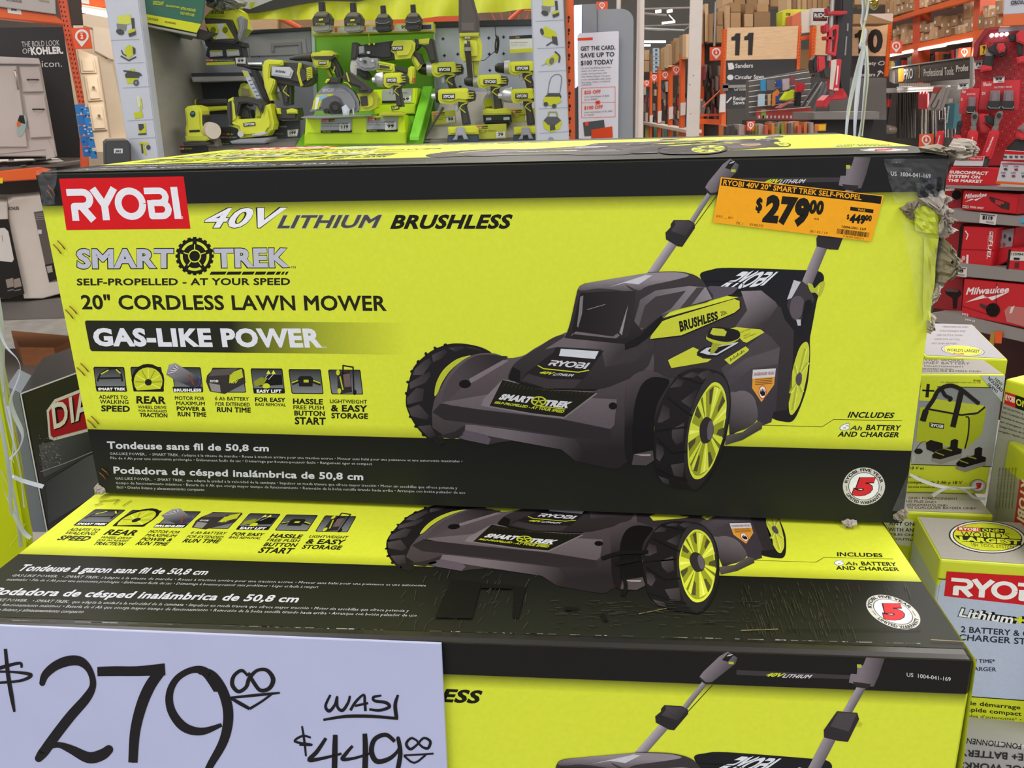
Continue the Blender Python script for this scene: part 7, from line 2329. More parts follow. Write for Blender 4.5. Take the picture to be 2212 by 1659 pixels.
def far_goods(name, label, P, boxes, cols, cat='goods'):
 t = Thing(name, label, cat, P)
 for (x0, y0, x1, y1) in boxes:
  t.ext('shelf_goods', [(x0, y0), (x1, y0 + random.uniform(-1, 1)), (x1, y1), (x0, y1)], -.05, random.uniform(0, .12), M(random.choice(cols), .6), 0)
 o = t.done()
 o['kind'] = 'stuff'
far_goods('hanging_goods', 'small mixed goods hanging on the far orange racks', wall(16.6), [(1392 + random.uniform(0, 96), 165 + random.uniform(0, 110), 0, 0) for k in range(0)] + [(x, y, x + random.uniform(3, 8), y + random.uniform(8, 26)) for x, y in [(random.uniform(1388, 1488), random.uniform(165, 262)) for k in range(70)]], ['6a5048', '8a3030', '3a4a6a', 'a89a8c', '2b2624', '5c4a42', '7c6c64', '24405a'])
far_goods('base_goods', 'small mixed goods under the far base shelf', wall(16.4), [(x, 268 + (x - 1380) * .2, x + random.uniform(4, 9), 320) for x in range(1382, 1494, 6)], ['8a3a2a', '3a6a5a', '8c7a3a', '3a3432', '6a5a50'])
for k, (x, y, s_, n) in enumerate(((1397, 180, 6.5, '2'), (1413, 168, 7.5, '3'), (1437, 163, 8.5, '4'), (1461, 152, 9.5, '5'))):
 bay_sign([(x - s_, y - s_ * 1.05), (x + s_, y - s_ * 1.15), (x + s_, y + s_ * 1.1), (x - s_, y + s_ * 1.15)], 15.5 - k * 1.9, n, ('small orange bay marker, farthest down the far aisle', 'small orange bay marker, second farthest down the far aisle', 'small orange bay marker, second nearest down the far aisle', 'small orange bay marker, nearest of the far aisle before the thick column')[k])
m_bx = [M(c, .75, kind='card') for c in ('a98660', 'b59470', '9a7852', 'c0a07c', '8c6c4a')]
def cartons(P, items, group, labels, deep=.25, tag_=False):
 """stacked cardboard cartons, each its own thing; items = (x0, x1, ytop, ybottom) in pixels"""
 for i, (x0, x1, yt, yb) in enumerate(items):
  lb = labels(i) if callable(labels) else labels
  t = Thing('cardboard_carton', lb, 'box', P, group)
  dy = random.uniform(-.5, .5)
  j = random.uniform(0, .06)
  slope = cartons.slope
  t.ext('carton_body', [(x0, yt), (x1, yt + slope * (x1 - x0)), (x1, yb + slope * (x1 - x0)), (x0, yb)], -deep, j, random.choice(m_bx), .003)
  if tag_ and x1 - x0 > 6:
   p = t.ink('shipping_label', P.off(j), .002)
   w_, h_ = (x1 - x0) * .35, min((yb - yt) * .3, 7)
   lx, ly = x0 + (x1 - x0) * random.uniform(.2, .6), yt + (yb - yt) * random.uniform(.15, .5)
   p.poly([(lx, ly), (lx + w_, ly + slope * w_), (lx + w_, ly + h_ + slope * w_), (lx, ly + h_)], random.choice(['d6d4d0', 'c3cbd2', 'e0ded8']), 1)
  t.done()
cartons.slope = 0
ordn = ['first', 'second', 'third', 'fourth', 'fifth', 'sixth', 'seventh', 'eighth', 'ninth', 'tenth', 'eleventh', 'twelfth', 'thirteenth', 'fourteenth', 'fifteenth', 'sixteenth', 'seventeenth', 'eighteenth', 'nineteenth', 'twentieth', 'twenty-first', 'twenty-second', 'twenty-third', 'twenty-fourth', 'twenty-fifth', 'twenty-sixth', 'twenty-seventh', 'twenty-eighth', 'twenty-ninth', 'thirtieth']
it = []
x = 1424.0
while x < 1476:
 wd = 4 + (x - 1424) * .06
 top = 108 - (x - 1424) * .72 + random.uniform(-4, 4)
 it.append((x, x + wd, top, 152 - (x - 1424) * .55))
 x += wd + .4
cartons(PFar, it, 'tall cartons on top of the far racks', lambda i: 'tall brown carton atop the far racks, %s from the left' % ordn[i], .08)
t = Thing('blue_cartons', 'column of white cartons with blue squares stacked at the far aisle end', 'box', wall(17))
for k in range(6):
 y = 104 + k * 9
 t.ext('carton#%d' % k, [(1411, y), (1424, y), (1424, y + 8.4), (1411, y + 8.4)], -.1, 0, M('b9c3cc', .6), 0)
 p = t.ink('carton#%d>blue_print' % k if False else 'blue_print', t.p, .004)
 p.rect(1415, y + 2, 1420, y + 6.5, '3a6a9a', 1)
t.done()
cartons(wall(17.2), [(1392, 1403, 108, 130), (1392, 1403, 131, 155), (1404, 1411, 117, 156)], 'cartons at the far aisle end', lambda i: ('upper pale carton at the far aisle end', 'lower pale carton at the far aisle end', 'dark brown carton at the far aisle end')[i])
for k, (a, b, Y, w_, lb) in enumerate((((1392, 90), (1438, 90), 24, 2.4, 'long lit tube at the end of the far aisle'), ((1391, 98), (1405, 98), 26, 2, 'short lit tube below the long one at the far aisle end'), ((1430, 50), (1458, 47), 20, 2.2, 'lit tube high above the far aisle'), ((1416, 25), (1428, 24), 18, 3, 'left bright ceiling lamp above the far aisle'), ((1441, 25), (1452, 23), 18, 3, 'right bright ceiling lamp above the far aisle'), ((1445, 32), (1458, 46), 18, .8, 'slanting lit tube above the far aisle'))):
 t = Thing('strip_lamp', lb, 'lamp', wall(Y), 'far strip lamps')
 t.rod('tube', [a, b], w_, M('f6f8ff', .4, emit=3.0), 8)
 t.done()
m_tr = M('a39a95', .6)
for k, (a, b, Y, w_, lb) in enumerate((((1385, 20), (1500, 17), 19, 2.4, 'pale roof truss rail crossing highest above the far aisle'), ((1385, 57), (1500, 53), 23, 2, 'second pale roof truss rail above the far aisle'), ((1392, 62), (1478, 66), 24, 2.6, 'silver duct above the far aisle'), ((1392, 30), (1440, 34), 21, 3, 'grey duct near the thin white column'), ((1478, 66), (1490, 56), 20, 1.2, 'thin slanting brace beside the thick white column'))):
 t = Thing('roof_truss', lb, 'beam', wall(Y), 'roof trusses and ducts')
 t.rod('rail', [a, b], w_, m_tr if k != 2 else m_sil, 8)
 t.done()

# ---- aisle 11 and 10 signs and their racks
P11 = wall(8.6)
t = Thing('rack_upright', 'orange upright left of the aisle 11 sign with a white tag', 'rack upright', P11.off(-.9))
t.ext('post', [(1516, 95), (1522, 95), (1519, 420), (1509, 420)], -.08, 0, m_or, 0)
t.ext('post_tag', [(1510, 215), (1518, 213), (1517, 244), (1509, 246)], 0, .02, M('c8c2c0', .5), 0)
t.done()
t = Thing('rack_upright', 'orange upright at the left edge of the Sanders sign', 'rack upright', P11)
t.ext('post', [(1565, 62), (1571, 62), (1566, 420), (1553, 420)], -.08, .02, m_or, 0)
t.ext('post_tag', [(1556, 204), (1568, 203), (1567, 242), (1554, 243)], .02, .04, M('c8c2c0', .5), 0)
t.ext('tag_bracket', [(1562, 181), (1574, 180), (1573, 196), (1561, 197)], .02, .05, M('6a6866', .5), 0)
p = t.ink('pegboard_holes', P11.off(.02), .002)
for k in range(22):
 p.poly(ellipse(1567.5 - k * .3, 66 + k * 6, .8, 1.2, 6), '5a2412', 1)
t.done()
t = Thing('rack_brace', 'orange diagonal brace below the aisle 11 bay marker', 'rack brace', P11.off(-.4))
t.rod('brace', [(1518, 232), (1560, 192)], 2, m_or, 6)
t.done()
t = Thing('rack_beam', 'short orange beam low at the left of the aisle 11 rack', 'rack beam', P11.off(-.3))
t.ext('beam', [(1510, 256), (1556, 258), (1556, 270), (1510, 267)], -.1, 0, m_or, 0)
t.ext('lower_beam', [(1512, 246), (1556, 246), (1556, 250), (1512, 252)], -.1, 0, m_orr, 0)
t.done()
bay_sign([(1533, 102), (1562, 101), (1561, 130), (1533, 131)], 8.9, '8', 'orange bay marker left of the aisle 11 sign')
def aisle_sign(board, black, num, nums, rows, label):
 t = Thing('aisle_sign', label, 'sign', P11, 'aisle number signs')
 t.ext('number_board', board, -.03, .03, M('d8b48c', .5, kind='wood'), .003)
 t.ext('category_board', black, -.03, .026, M('2c2a2d', .5), .003)
 p = t.ink('number_board>number', P11.off(.03), .002)
 for s_, q in nums:
  if s_ == '1':
   p.poly([bil(q, a, b) for a, b in ((.48, 1), (1, 1), (1, 0), (.46, 0), (.46, .68), (0, .68), (0, .84), (.3, .88))], '34302f', 1)
  else:
   p.text(s_, q, '34302f', 1, .05)
 p = t.ink('category_board>lettering', P11.off(.026), .002)
 for s_, q in rows:
  p.text(s_, q, 'd0cecf', 1, .02)
 return t, p
X6 = lambda *q: [(1500 + x / 5.3525, y / 5.3525) for x, y in q]
X7 = lambda *q: [(1800 + x / 5.0267, y / 5.0267) for x, y in q]
t, p = aisle_sign(X6((380, 322), (1208, 300), (1182, 682), (368, 700)), X6((368, 702), (1180, 684), (1170, 900), (1150, 1240), (360, 1255)), '11',
 [('1', X6((428, 388), (532, 385), (520, 640), (424, 642))), ('1', X6((576, 382), (684, 378), (670, 636), (574, 640)))],
 [('Sanders', X6((472, 738), (678, 730), (676, 782), (470, 786))), ('Circular Saws', X6((464, 872), (805, 862), (802, 910), (462, 916))), ('Grinders', X6((456, 1005), (640, 1002), (640, 1046), (456, 1048))), ('Reciprocating', X6((450, 1115), (770, 1110), (768, 1155), (448, 1160))), ('Saws', X6((446, 1168), (578, 1165), (578, 1204), (446, 1208)))],
 'birch aisle 11 sign over a black category board of saws')
p.poly(X6((385, 730), (440, 725), (460, 770), (455, 800), (395, 808)), 'cfcdce', 1)
p.poly(ellipse(*X6((415, 895))[0], 7, 6, 12), 'cfcdce', 1)
p.line(X6((370, 1190), (430, 1125)), 3, 'cfcdce', 1)
t.ext('category_board>shelf_strip', X6((330, 985), (640, 978), (640, 1010), (330, 1020)), .03, .05, M('8a8884', .5), 0)
t.done()
t, p = aisle_sign(X7((-180, 275), (612, 252), (578, 612), (-205, 600)), X7((-205, 605), (576, 618), (560, 830), (-210, 830)), '10',
 [('1', X7((232, 330), (332, 325), (320, 580), (228, 582))), ('0', X7((372, 318), (545, 318), (530, 575), (368, 575)))],
 [('Safety', X7((316, 668), (466, 665), (464, 705), (314, 708))), ('Fasteners', X7((230, 793), (455, 790), (453, 828), (228, 832)))],
 'birch aisle 10 sign, partly hidden behind the tool stand and ribbons')
p.line(smooth(X7((485, 690), (515, 668), (550, 672), (545, 700), (510, 705), (485, 690))), 1.6, 'cfcdce', 1)
p.line(X7((475, 830), (515, 775)), 2.4, 'cfcdce', 1)
p.line(smooth(X7((480, 785), (510, 770), (540, 800))), 2, 'cfcdce', 1)
t.done()
for (q, lb) in (([(1727, 56), (1732, 56), (1727, 150), (1721, 150)], 'orange upright at the right edge of the Sanders sign'), ([(1756, 57), (1763, 56), (1758, 160), (1751, 160)], 'orange upright between the two birch signs, left of the Safety sign'), ([(1921, 50), (1928, 50), (1919, 165), (1911, 165)], 'orange upright at the right edge of the Safety sign')):
 t = Thing('rack_upright', lb, 'rack upright', P11.off(.05))
 t.ext('post', q, -.08, .0, m_or, 0)
 p = t.ink('pegboard_holes', t.p, .002)
 for k in range(12):
  p.poly(ellipse(q[0][0] + 3 - k * .45, 64 + k * 7, .8, 1.4, 6), '5a2412', 1)
 t.done()
t = Thing('rack_beam', 'short orange beam between the two aisle signs', 'rack beam', P11.off(-.1))
t.ext('beam', [(1729, 78), (1762, 74), (1762, 82), (1729, 87)], -.1, 0, m_orr, 0)
t.done()
P11b = wall(9.4)
cartons(P11b, [(1566, 1577, 12, 62), (1578, 1600, 27, 64), (1578, 1600, 5, 26), (1608, 1627, 30, 58), (1610, 1628, 8, 30), (1629, 1664, 26, 60), (1636, 1660, 8, 26)], 'cartons stacked above the aisle 11 sign', lambda i: 'brown carton above the aisle 11 sign, %s counted left to right' % ordn[i])
cartons(P11b.off(-.5), [(1700 + k * 11, 1710 + k * 11, -20 + (k % 3) * 3, 40) for k in range(8)], 'tall cartons high above the aisle 11 sign', lambda i: 'tall carton high between the aisle signs, %s from the left' % ordn[i])
cartons(P11b, [(1727, 1752, 107, 150), (1512, 1520, 20, 95), (1523, 1530, 8, 90), (1531, 1540, 30, 92), (1548, 1562, 55, 92), (1550, 1562, 24, 54)], 'cartons behind the aisle sign uprights', lambda i: ('brown carton in the gap between the two aisle signs', 'narrow carton against the thick white column', 'tall narrow carton near the thick white column', 'brown carton left of the grey ladder rail', 'lower carton right of the grey ladder rail', 'upper carton right of the grey ladder rail')[i])
t = Thing('ladder_rail', 'grey metal ladder rail left of the aisle 11 cartons', 'ladder', P11b.off(.2))
t.rod('rail', [(1546, 4), (1543, 100)], 2.6, M('9a9894', .4, .5), 8)
t.done()
cartons(wall(10.5), [(1560 + k * 26, 1584 + k * 26, -30, 14 - (k % 2) * 4) for k in range(14)], 'cartons along the top of the aisle racks', lambda i: 'carton on the highest rack row, %s from the left' % ordn[i])
t = Thing('tool_carton', 'yellow-green tool carton above the right side of the aisle 11 sign', 'box', P11b.off(.1))
t.ext('carton_body', [(1690, 24), (1700, 20), (1746, 20), (1746, 54), (1690, 56)], -.2, 0, M('bdc42a', .5), .003)
p = t.ink('print', t.p, .003)
p.poly([(1697, 40), (1720, 40), (1720, 55), (1697, 55)], '3a3c20', 1)
p.t('RYOBI', 1698, 34, 1707, 6, '3a3c18', 1, .04)
t.done()
t = Thing('tool_carton', 'orange and white tool carton above the aisle 11 sign right end', 'box', P11b.off(.3))
t.ext('carton_body', [(1711, 34), (1730, 24), (1731, 60), (1711, 56)], -.2, 0, M('c86a48', .5), .003)
t.ext('end_flap', [(1730, 24), (1750, 22), (1750, 70), (1731, 72)], -.2, -.01, M('cfc4b8', .5), .003)
t.done()
t = Thing('tool_carton', 'white carton with a black lettered panel above the gap between the aisle signs', 'box', P11b.off(.35))
t.ext('carton_body', [(1754, 18), (1788, 17), (1788, 54), (1753, 55)], -.2, 0, M('c9c2c0', .5), .003)
p = t.ink('print', t.p, .003)
p.poly([(1757, 26), (1786, 26), (1786, 45), (1756, 45)], '252426', 1)
p.text('RIDGID', ((1759, 29), (1798, 28), (1798, 37), (1759, 38)), 'd8d4d2', 2, .03)
p.line([(1760, 41), (1784, 40.5)], 1, 'c8562a', 2)
t.done()

# ---- tool stand with red clamps in front of the signs
PTS = wall(5.6)
m_red = M('b3202a', .4)
m_red2 = M('c42a33', .4)
t = Thing('tool_stand', 'tall black rail stand with red clamp handles, front of the Safety sign', 'tool stand', PTS)
t.ext('body', X6((1700, -60), (1845, -60), (1840, 160), (1830, 640), (1790, 1120), (1700, 1100), (1620, 680), (1640, 170), (1700, 160)), -.12, 0, M('2b2829', .45), .01)
t.rod('steel_rail', [(*X6((1598, -40))[0], .03), (*X6((1560, 700))[0], .03)], 4.5, M('b4aeac', .35, .4), 10)
t.ext('upper_clamp', X6((1550, 150), (1610, 125), (1770, 125), (1770, 160), (1700, 175), (1560, 175)), .0, .06, m_red, .006)
t.ext('upper_clamp>clamp_jaw', X6((1535, 90), (1552, 100), (1558, 175), (1538, 160)), .0, .05, m_red, .003)
hl = X6((1560, 340), (1630, 285), (1670, 285), (1665, 400), (1635, 650), (1540, 615), (1555, 430))
hin = X6((1598, 350), (1640, 330), (1645, 400), (1615, 605), (1572, 592), (1585, 440))
for k in range(len(hl)):
 a, b = hl[k], hl[(k + 1) % len(hl)]
 c, d = hin[min(k, 5)], hin[min((k + 1) % len(hl), 5)]
 t.ext('clamp_handle', [a, b, d, c], .02, .06, m_red2, 0)
t.ext('clamp_body', X6((1505, 290), (1530, 265), (1558, 290), (1560, 360), (1530, 385), (1505, 360)), .0, .07, m_red, .006)
t.ext('clamp_body>jaw_pad', X6((1510, 420), (1620, 425), (1610, 460), (1515, 460)), .0, .06, m_red, .003)
t.ext('rail_slots', X6((1765, 270), (1785, 270), (1780, 360), (1762, 360)), 0, .006, M('8a8684', .5), 0)
t.ext('rail_slots', X6((1752, 420), (1768, 420), (1752, 640), (1735, 640)), 0, .006, M('8a8684', .5), 0)
t.ext('base', X6((1480, 1230), (1500, 1160), (1560, 1100), (1700, 1100), (1720, 1020), (1775, 1110), (1740, 1150), (1580, 1165), (1530, 1250)), -.05, .08, m_red2, .006)
t.done()
t = Thing('tool_carton', 'red and white carton standing in front of the black rail stand', 'box', PTS.off(.14))
t.ext('carton_body', X6((1600, 700), (1660, 680), (1705, 690), (1670, 1050), (1600, 1055), (1565, 1020)), -.06, 0, m_red2, .003)
p = t.ink('print', t.p, .002)
p.poly(X6((1580, 700), (1640, 685), (1640, 760), (1600, 1040), (1560, 1030)), 'd0c4b8', 1)
p.text('SDS', X6((1615, 1020), (1665, 1018), (1662, 1045), (1612, 1046)), 'e6dedc', 2, .04)
p.line(X6((1660, 760), (1640, 980)), 3, 'e6d6d6', 2)
t.done()
t = Thing('power_tool', 'red and black power tool head left of the rail stand', 'power tool', PTS.off(.1))
t.ext('housing', X6((1430, 650), (1510, 650), (1520, 780), (1480, 820), (1430, 830), (1420, 720)), 0, .08, m_red2, .008)
t.ext('rear', X6((1370, 690), (1400, 650), (1440, 650), (1430, 830), (1380, 850), (1360, 760)), .0, .07, m_k2, .008)
t.ext('grip', X6((1480, 790), (1575, 780), (1570, 910), (1500, 900)), .0, .06, m_k, .006)
t.done()
# clear rack of carded blades
PM = wall(6.3)
t = Thing('blade_rack', 'clear plastic rack of carded saw blades below the aisle 11 sign', 'rack', PM)
t.ext('back', X6((630, 935), (1340, 800), (1345, 1300), (625, 1350)), -.1, -.02, M('5a5552', .6), 0)
for k in range(7):
 y = 940 + k * 60
 t.rod('wire#%d' % k, [(*X6((630, y))[0], .03), (*X6((1345, y - 110 + k * 8))[0], .03)], .9, M('a8a4a2', .3, .4), 6)
t.ext('price_strip', X6((718, 1258), (1382, 1250), (1382, 1388), (718, 1372)), .0, .02, M('b2443f', .5), 0)
p = t.ink('price_strip>ticket_print', PM.off(.02), .002)
for k in range(14):
 x = 740 + k * 46
 p.poly(X6((x, 1335), (x + 18, 1335), (x + 16, 1368), (x - 2, 1368)), 'd8ccc6', 1)
p.poly(X6((775, 1262), (828, 1262), (828, 1368), (775, 1368)), '8fa05a', 1)
t.done()
for k, (q, c, lb) in enumerate(((X6((768, 920), (830, 915), (830, 1050), (768, 1050)), '2f86b4', 'bright blue blade card'), (X6((835, 925), (930, 920), (935, 1040), (840, 1045)), '6c6668', 'grey blade card'), (X6((950, 930), (1010, 925), (1015, 1010), (950, 1015)), '24468c', 'dark blue blade card'), (X6((1020, 915), (1100, 905), (1100, 1040), (1020, 1045)), 'b8a8b0', 'pale pink blade card'), (X6((1110, 885), (1160, 880), (1165, 970), (1110, 975)), '8a4048', 'dark red blade card'),
  (X6((740, 1088), (815, 1085), (812, 1225), (735, 1230)), 'a8bccc', 'pale blue framed card'), (X6((850, 1090), (885, 1090), (880, 1220), (850, 1222)), 'b8a078', 'tan blade card'), (X6((905, 1080), (960, 1030), (985, 1060), (930, 1220), (900, 1225)), 'd87a3a', 'orange blade card'), (X6((945, 1110), (1010, 1105), (1010, 1180), (945, 1185)), '2a4a8a', 'navy blade card'))):
 t = Thing('blade_card', lb + ' in the clear rack under the aisle 11 sign', 'card', PM.off(.05 + .01 * (k % 3)), 'carded blades in the clear rack')
 t.ext('card', q, -.01, .004, M(c, .5), 0)
 t.done()
t = Thing('spray_bottle', 'yellow bottle beside the clear blade rack', 'bottle', PM.off(.12))
t.ext('bottle', X6((1015, 1150), (1080, 1060), (1130, 1035), (1160, 1040), (1150, 1150), (1060, 1165), (1020, 1160)), 0, .07, M('c3cf1e', .4), .012)
t.ext('cap', X6((1080, 1058), (1130, 1034), (1120, 1020), (1075, 1045)), .01, .06, m_k2, .004)
t.done()
t = Thing('caulk_tool', 'red and black carded tool right of the yellow bottle', 'tool', PM.off(.16))
t.ext('red_head', X6((1190, 955), (1280, 960), (1270, 1060), (1190, 1065)), 0, .05, m_red2, .004)
t.ext('black_body', X6((1185, 1060), (1240, 1070), (1230, 1230), (1170, 1225)), 0, .04, m_k2, .004)
t.ext('red_stem', X6((945, 1245), (1150, 1140), (1160, 1155), (1000, 1250)), .0, .03, M('c46a6a', .5), 0)
t.done()
for k, (a, b, w_, c) in enumerate((((1240, 1230), (1420, 960), 3.2, '3a3a3c'), ((1290, 1240), (1480, 950), 2.4, '8a8a8a'), ((1385, 1290), (1500, 960), 6, '55565a'), ((1420, 1250), (1545, 950), 5, '6a6b70'))):
 t = Thing('sloping_rail', ('thin black sloping tool handle', 'thin grey sloping tool handle', 'thick dark grey sloping tool handle', 'thick grey sloping tool handle')[k] + ' left of the red stand base', 'tool handle', PM.off(.3))
 t.rod('handle', X6(a, b), w_, M(c, .4), 8)
 t.done()
t = Thing('steel_shelf', 'grey shelf edge under the tool stand, below the aisle signs', 'shelf', PTS.off(.1))
t.ext('edge', X6((1380, 1300), (2140, 1290), (2140, 1380), (1380, 1385)), -.4, 0, M('77726e', .5), .003)
t.done()
t = Thing('backdrop_sheet', 'grey back panel behind the red tool stand', 'panel', PTS.off(-.45))
t.ext('panel', X6((1560, 900), (2220, 900), (2220, 1700), (1560, 1700)), -.02, 0, M('5d5754', .6), 0)
t.done()
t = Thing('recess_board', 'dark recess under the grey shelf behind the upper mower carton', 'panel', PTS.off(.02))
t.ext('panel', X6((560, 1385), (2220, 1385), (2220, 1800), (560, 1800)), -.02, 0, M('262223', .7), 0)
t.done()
random.seed(33)
far_goods('low_goods', 'small mixed carded goods low under the red price strip', PTS.off(.06), [(x, 262 + random.uniform(0, 14), x + random.uniform(5, 11), 300) for x in range(1562, 1762, 7)], ['8a2a28', 'b0503a', '7a7a2a', '3a3434', 'c0703a', '5a4a48', '9a8a84'])
bay_sign([(1613, 262), (1631, 261), (1629, 282), (1613, 282)], 5.4, '1', 'orange bay marker low beneath the red price strip')
t = Thing('danger_card', 'orange and yellow caution card low on the dark recess', 'sign', PTS.off(.12))
t.ext('card', X6((1395, 1435), (1525, 1430), (1520, 1515), (1390, 1518)), -.01, 0, M('d0702a', .5), 0)
p = t.ink('card_print', t.p, .002)
p.poly(X6((1435, 1445), (1515, 1442), (1512, 1505), (1435, 1508)), 'd8b02a', 1)
t.done()
t = Thing('left_rack_goods', 'dark hanging tools between the white column and the aisle 11 sign', 'goods', P11b)
random.seed(8)
for k in range(26):
 x = random.uniform(1520, 1562)
 y = random.uniform(132, 235)
 t.ext('shelf_goods', [(x, y), (x + random.uniform(2, 6), y), (x + random.uniform(2, 6), y + random.uniform(8, 40)), (x, y + 30)], -.05, random.uniform(0, .1), M(random.choice(['4a3c38', '6a4a44', '8a3438', '2e2826', '7c7068']), .6), 0)
t.ext('back', [(1505, 90), (1570, 90), (1570, 330), (1505, 330)], -.3, -.2, m_far, 0)
t.done()['kind'] = 'stuff'

# ---- ribbons hanging behind the upper carton
PRb = wall(1.42)
m_rb2 = M('c9cfd8', .2)
m_rb3 = M('cfd2ac', .25)
t = Thing('ribbon_bundle', 'knotted bundle of white and silver ribbons hanging over the back of the upper carton', 'ribbon', PRb)
for k, (pts, w_, mm) in enumerate((([(1858, -40), (1862, 20), (1858, 50), (1866, 70), (1860, 95)], 9, m_rb2), ([(1864, -40), (1868, 25), (1862, 60), (1857, 92)], 6, m_rb3), ([(1876, -40), (1870, 20), (1864, 45)], 5, m_rb2),
  ([(1861, 100), (1852, 130), (1838, 190), (1828, 240), (1823, 292)], 7, m_rb2), ([(1862, 100), (1852, 150), (1846, 210), (1842, 262), (1841, 296)], 9, m_rb2), ([(1864, 100), (1866, 150), (1861, 210), (1856, 260), (1850, 296)], 8, m_rb2), ([(1865, 100), (1869, 160), (1864, 220), (1856, 294)], 5, m_rb3), ([(1858, 100), (1846, 150), (1836, 200), (1826, 250)], 4, m_rb3))):
 ribbon(t, 'strand#%d' % k, pts, w_, PRb, mm, .001 * k, k)
a = PRb.px(1862, 98)
t.ball('knot', a, (.0055, .005, .006), m_rb2, 10)
t.done()
t = Thing('balloon_weight', 'small crinkled gold foil weight at the top right beside the ribbons', 'foil weight', wall(1.5))
tuft(t, 'foil', [(1882, -6), (1896, -4), (1898, 12), (1892, 20), (1884, 18), (1880, 6)], M('c8b468', .25, .8), .01, 3, 2)
t.done()

# ---- long rack of cartons on the right
PRk = wall2((4.05, 9.0), (3.30, 5.9))
def rk(x, y):
 return x, y
t = Thing('backdrop_sheet', 'dark back of the long orange carton rack, upper right', 'rack', PRk.off(-.6))
t.ext('back', [(1905, -60), (2212, -80), (2230, 330), (1905, 330)], -.05, 0, M('4a2a1e', .8), 0)
t.done()
for q, lb in (([(1975, -60), (1987, -60), (1982, 180), (1969, 180)], 'left orange upright of the long carton rack'), ([(2107, -60), (2120, -60), (2110, 180), (2096, 180)], 'right orange upright of the long carton rack')):
 t = Thing('rack_upright', lb, 'rack upright', PRk.off(.05))
 t.ext('post', q, -.1, 0, m_orr, 0)
 t.done()
for q, lb in (([(1925, 40), (1980, 22), (2080, -8), (2130, -28), (2130, -14), (2080, 5), (1980, 32), (1925, 48)], 'upper orange beam of the long carton rack'), ([(1920, 104), (1975, 95), (2120, 64), (2160, 56), (2160, 74), (2120, 80), (1975, 106), (1920, 114)], 'lower orange beam of the long carton rack')):
 t = Thing('rack_beam', lb, 'rack beam', PRk.off(.115))
 t.ext('beam', q, -.055, 0, m_or, 0)
 t.done()
random.seed(41)
it = []
def row(x0, x1, yb0, yb1, h0, h1, w0, w1):
 x = x0
 out = []
 while x < x1 - 3:
  f = (x - x0) / (x1 - x0)
  wd = (w0 + (w1 - w0) * f) * random.uniform(.7, 1.25)
  yb = yb0 + (yb1 - yb0) * f
  h = (h0 + (h1 - h0) * f) * random.uniform(.65, 1.1)
  n = 2 if random.random() < .75 else 1
  y = yb
  for k in range(n):
   hh = h / n * random.uniform(.85, 1.15)
   out.append((x, min(x + wd, x1), y - hh, y - .3))
   y -= hh
  x += wd + .4
 return out
cartons.slope = -.2
cartons(PRk, row(1928, 1974, 101, 93, 46, 52, 8, 10), 'cartons in the left bay of the long rack', lambda i: 'small brown carton in the left bay of the long rack, %s from the left' % ordn[i % 30], .3, True)
cartons(PRk, row(1985, 2106, 92, 67, 44, 66, 9, 16), 'cartons in the middle bay of the long rack', lambda i: 'brown carton in the middle bay of the long rack, %s from the left' % ordn[i % 30], .3, True)
cartons(PRk, row(2112, 2172, 66, 55, 44, 66, 12, 16), 'cartons in the right bay of the long rack', lambda i: 'brown carton in the right bay of the long rack, %s from the left' % ordn[i % 30], .3, True)
cartons(PRk, row(1912, 1974, 38, 22, 46, 50, 9, 13), 'cartons on the upper level of the long rack', lambda i: 'carton on the upper left level of the long rack, %s from the left' % ordn[i % 30], .3, True)
cartons(PRk, row(1986, 2078, 18, -10, 40, 40, 12, 16), 'cartons on the upper level of the long rack', lambda i: 'carton on the upper right level of the long rack, %s from the left' % ordn[i % 30], .3, True)
cartons.slope = 0
for a, b, lb in (((1918, 121), (1970, 110), 'left lit tube under the lower beam of the carton rack'), ((1985, 107), (2042, 97), 'middle lit tube under the lower beam of the carton rack'), ((2044, 95), (2098, 86), 'right lit tube under the lower beam of the carton rack')):
 t = Thing('shelf_lamp', lb, 'lamp', PRk.off(.12), 'lit tubes under the carton rack')
 t.rod('tube', [a, b], [2.6, 3.6], M('fff6ea', .4, emit=2.0), 8)
 t.done()
a = PRk.px(2030, 105, .25)
area('carton_rack_light', a, (.15, 2.2), 30, (1, .95, .88))
random.seed(17)
far_goods('lit_goods', 'brightly lit small carded goods under the tubes of the carton rack', PRk.off(-.15), [(x, 128 - (x - 1920) * .16 + random.uniform(0, 8), x + random.uniform(3, 8), 150 - (x - 1920) * .1) for x in range(1920, 2100, 5)], ['c23a30', 'd8b020', '3a3432', 'd06a30', 'a8a09c', 'b02a3a', '2a4a8a', 'e0c890'])
t = Thing('paper_banner', 'torn white paper sheet lying on a carton above the aisle 10 sign', 'paper', wall(8.0))
t.ext('sheet', X7((370, 150), (650, 145), (645, 235), (600, 225)), -.01, 0, M('cdb9ac', .6), 0)
t.done()
t = Thing('cardboard_carton', 'open brown carton right above the aisle 10 sign', 'box', wall(8.2))
t.ext('carton_body', X7((230, 150), (380, 160), (645, 235), (640, 255), (220, 258)), -.3, 0, m_bx[2], 0)
t.done()
bay_sign([(1924, 88), (1950, 88), (1948, 116), (1922, 116)], 8.2, '6', 'orange bay 6 marker right of the aisle 10 sign')
bay_sign([(2071, 104), (2097, 102), (2096, 124), (2069, 126)], 6.0, '7', 'orange bay 7 marker above the right end of the professional tools sign')
bay_sign([(1986, 290), (2018, 289), (2016, 320), (1984, 321)], 3.9, '1', 'orange bay 1 marker behind the right end of the upper carton')
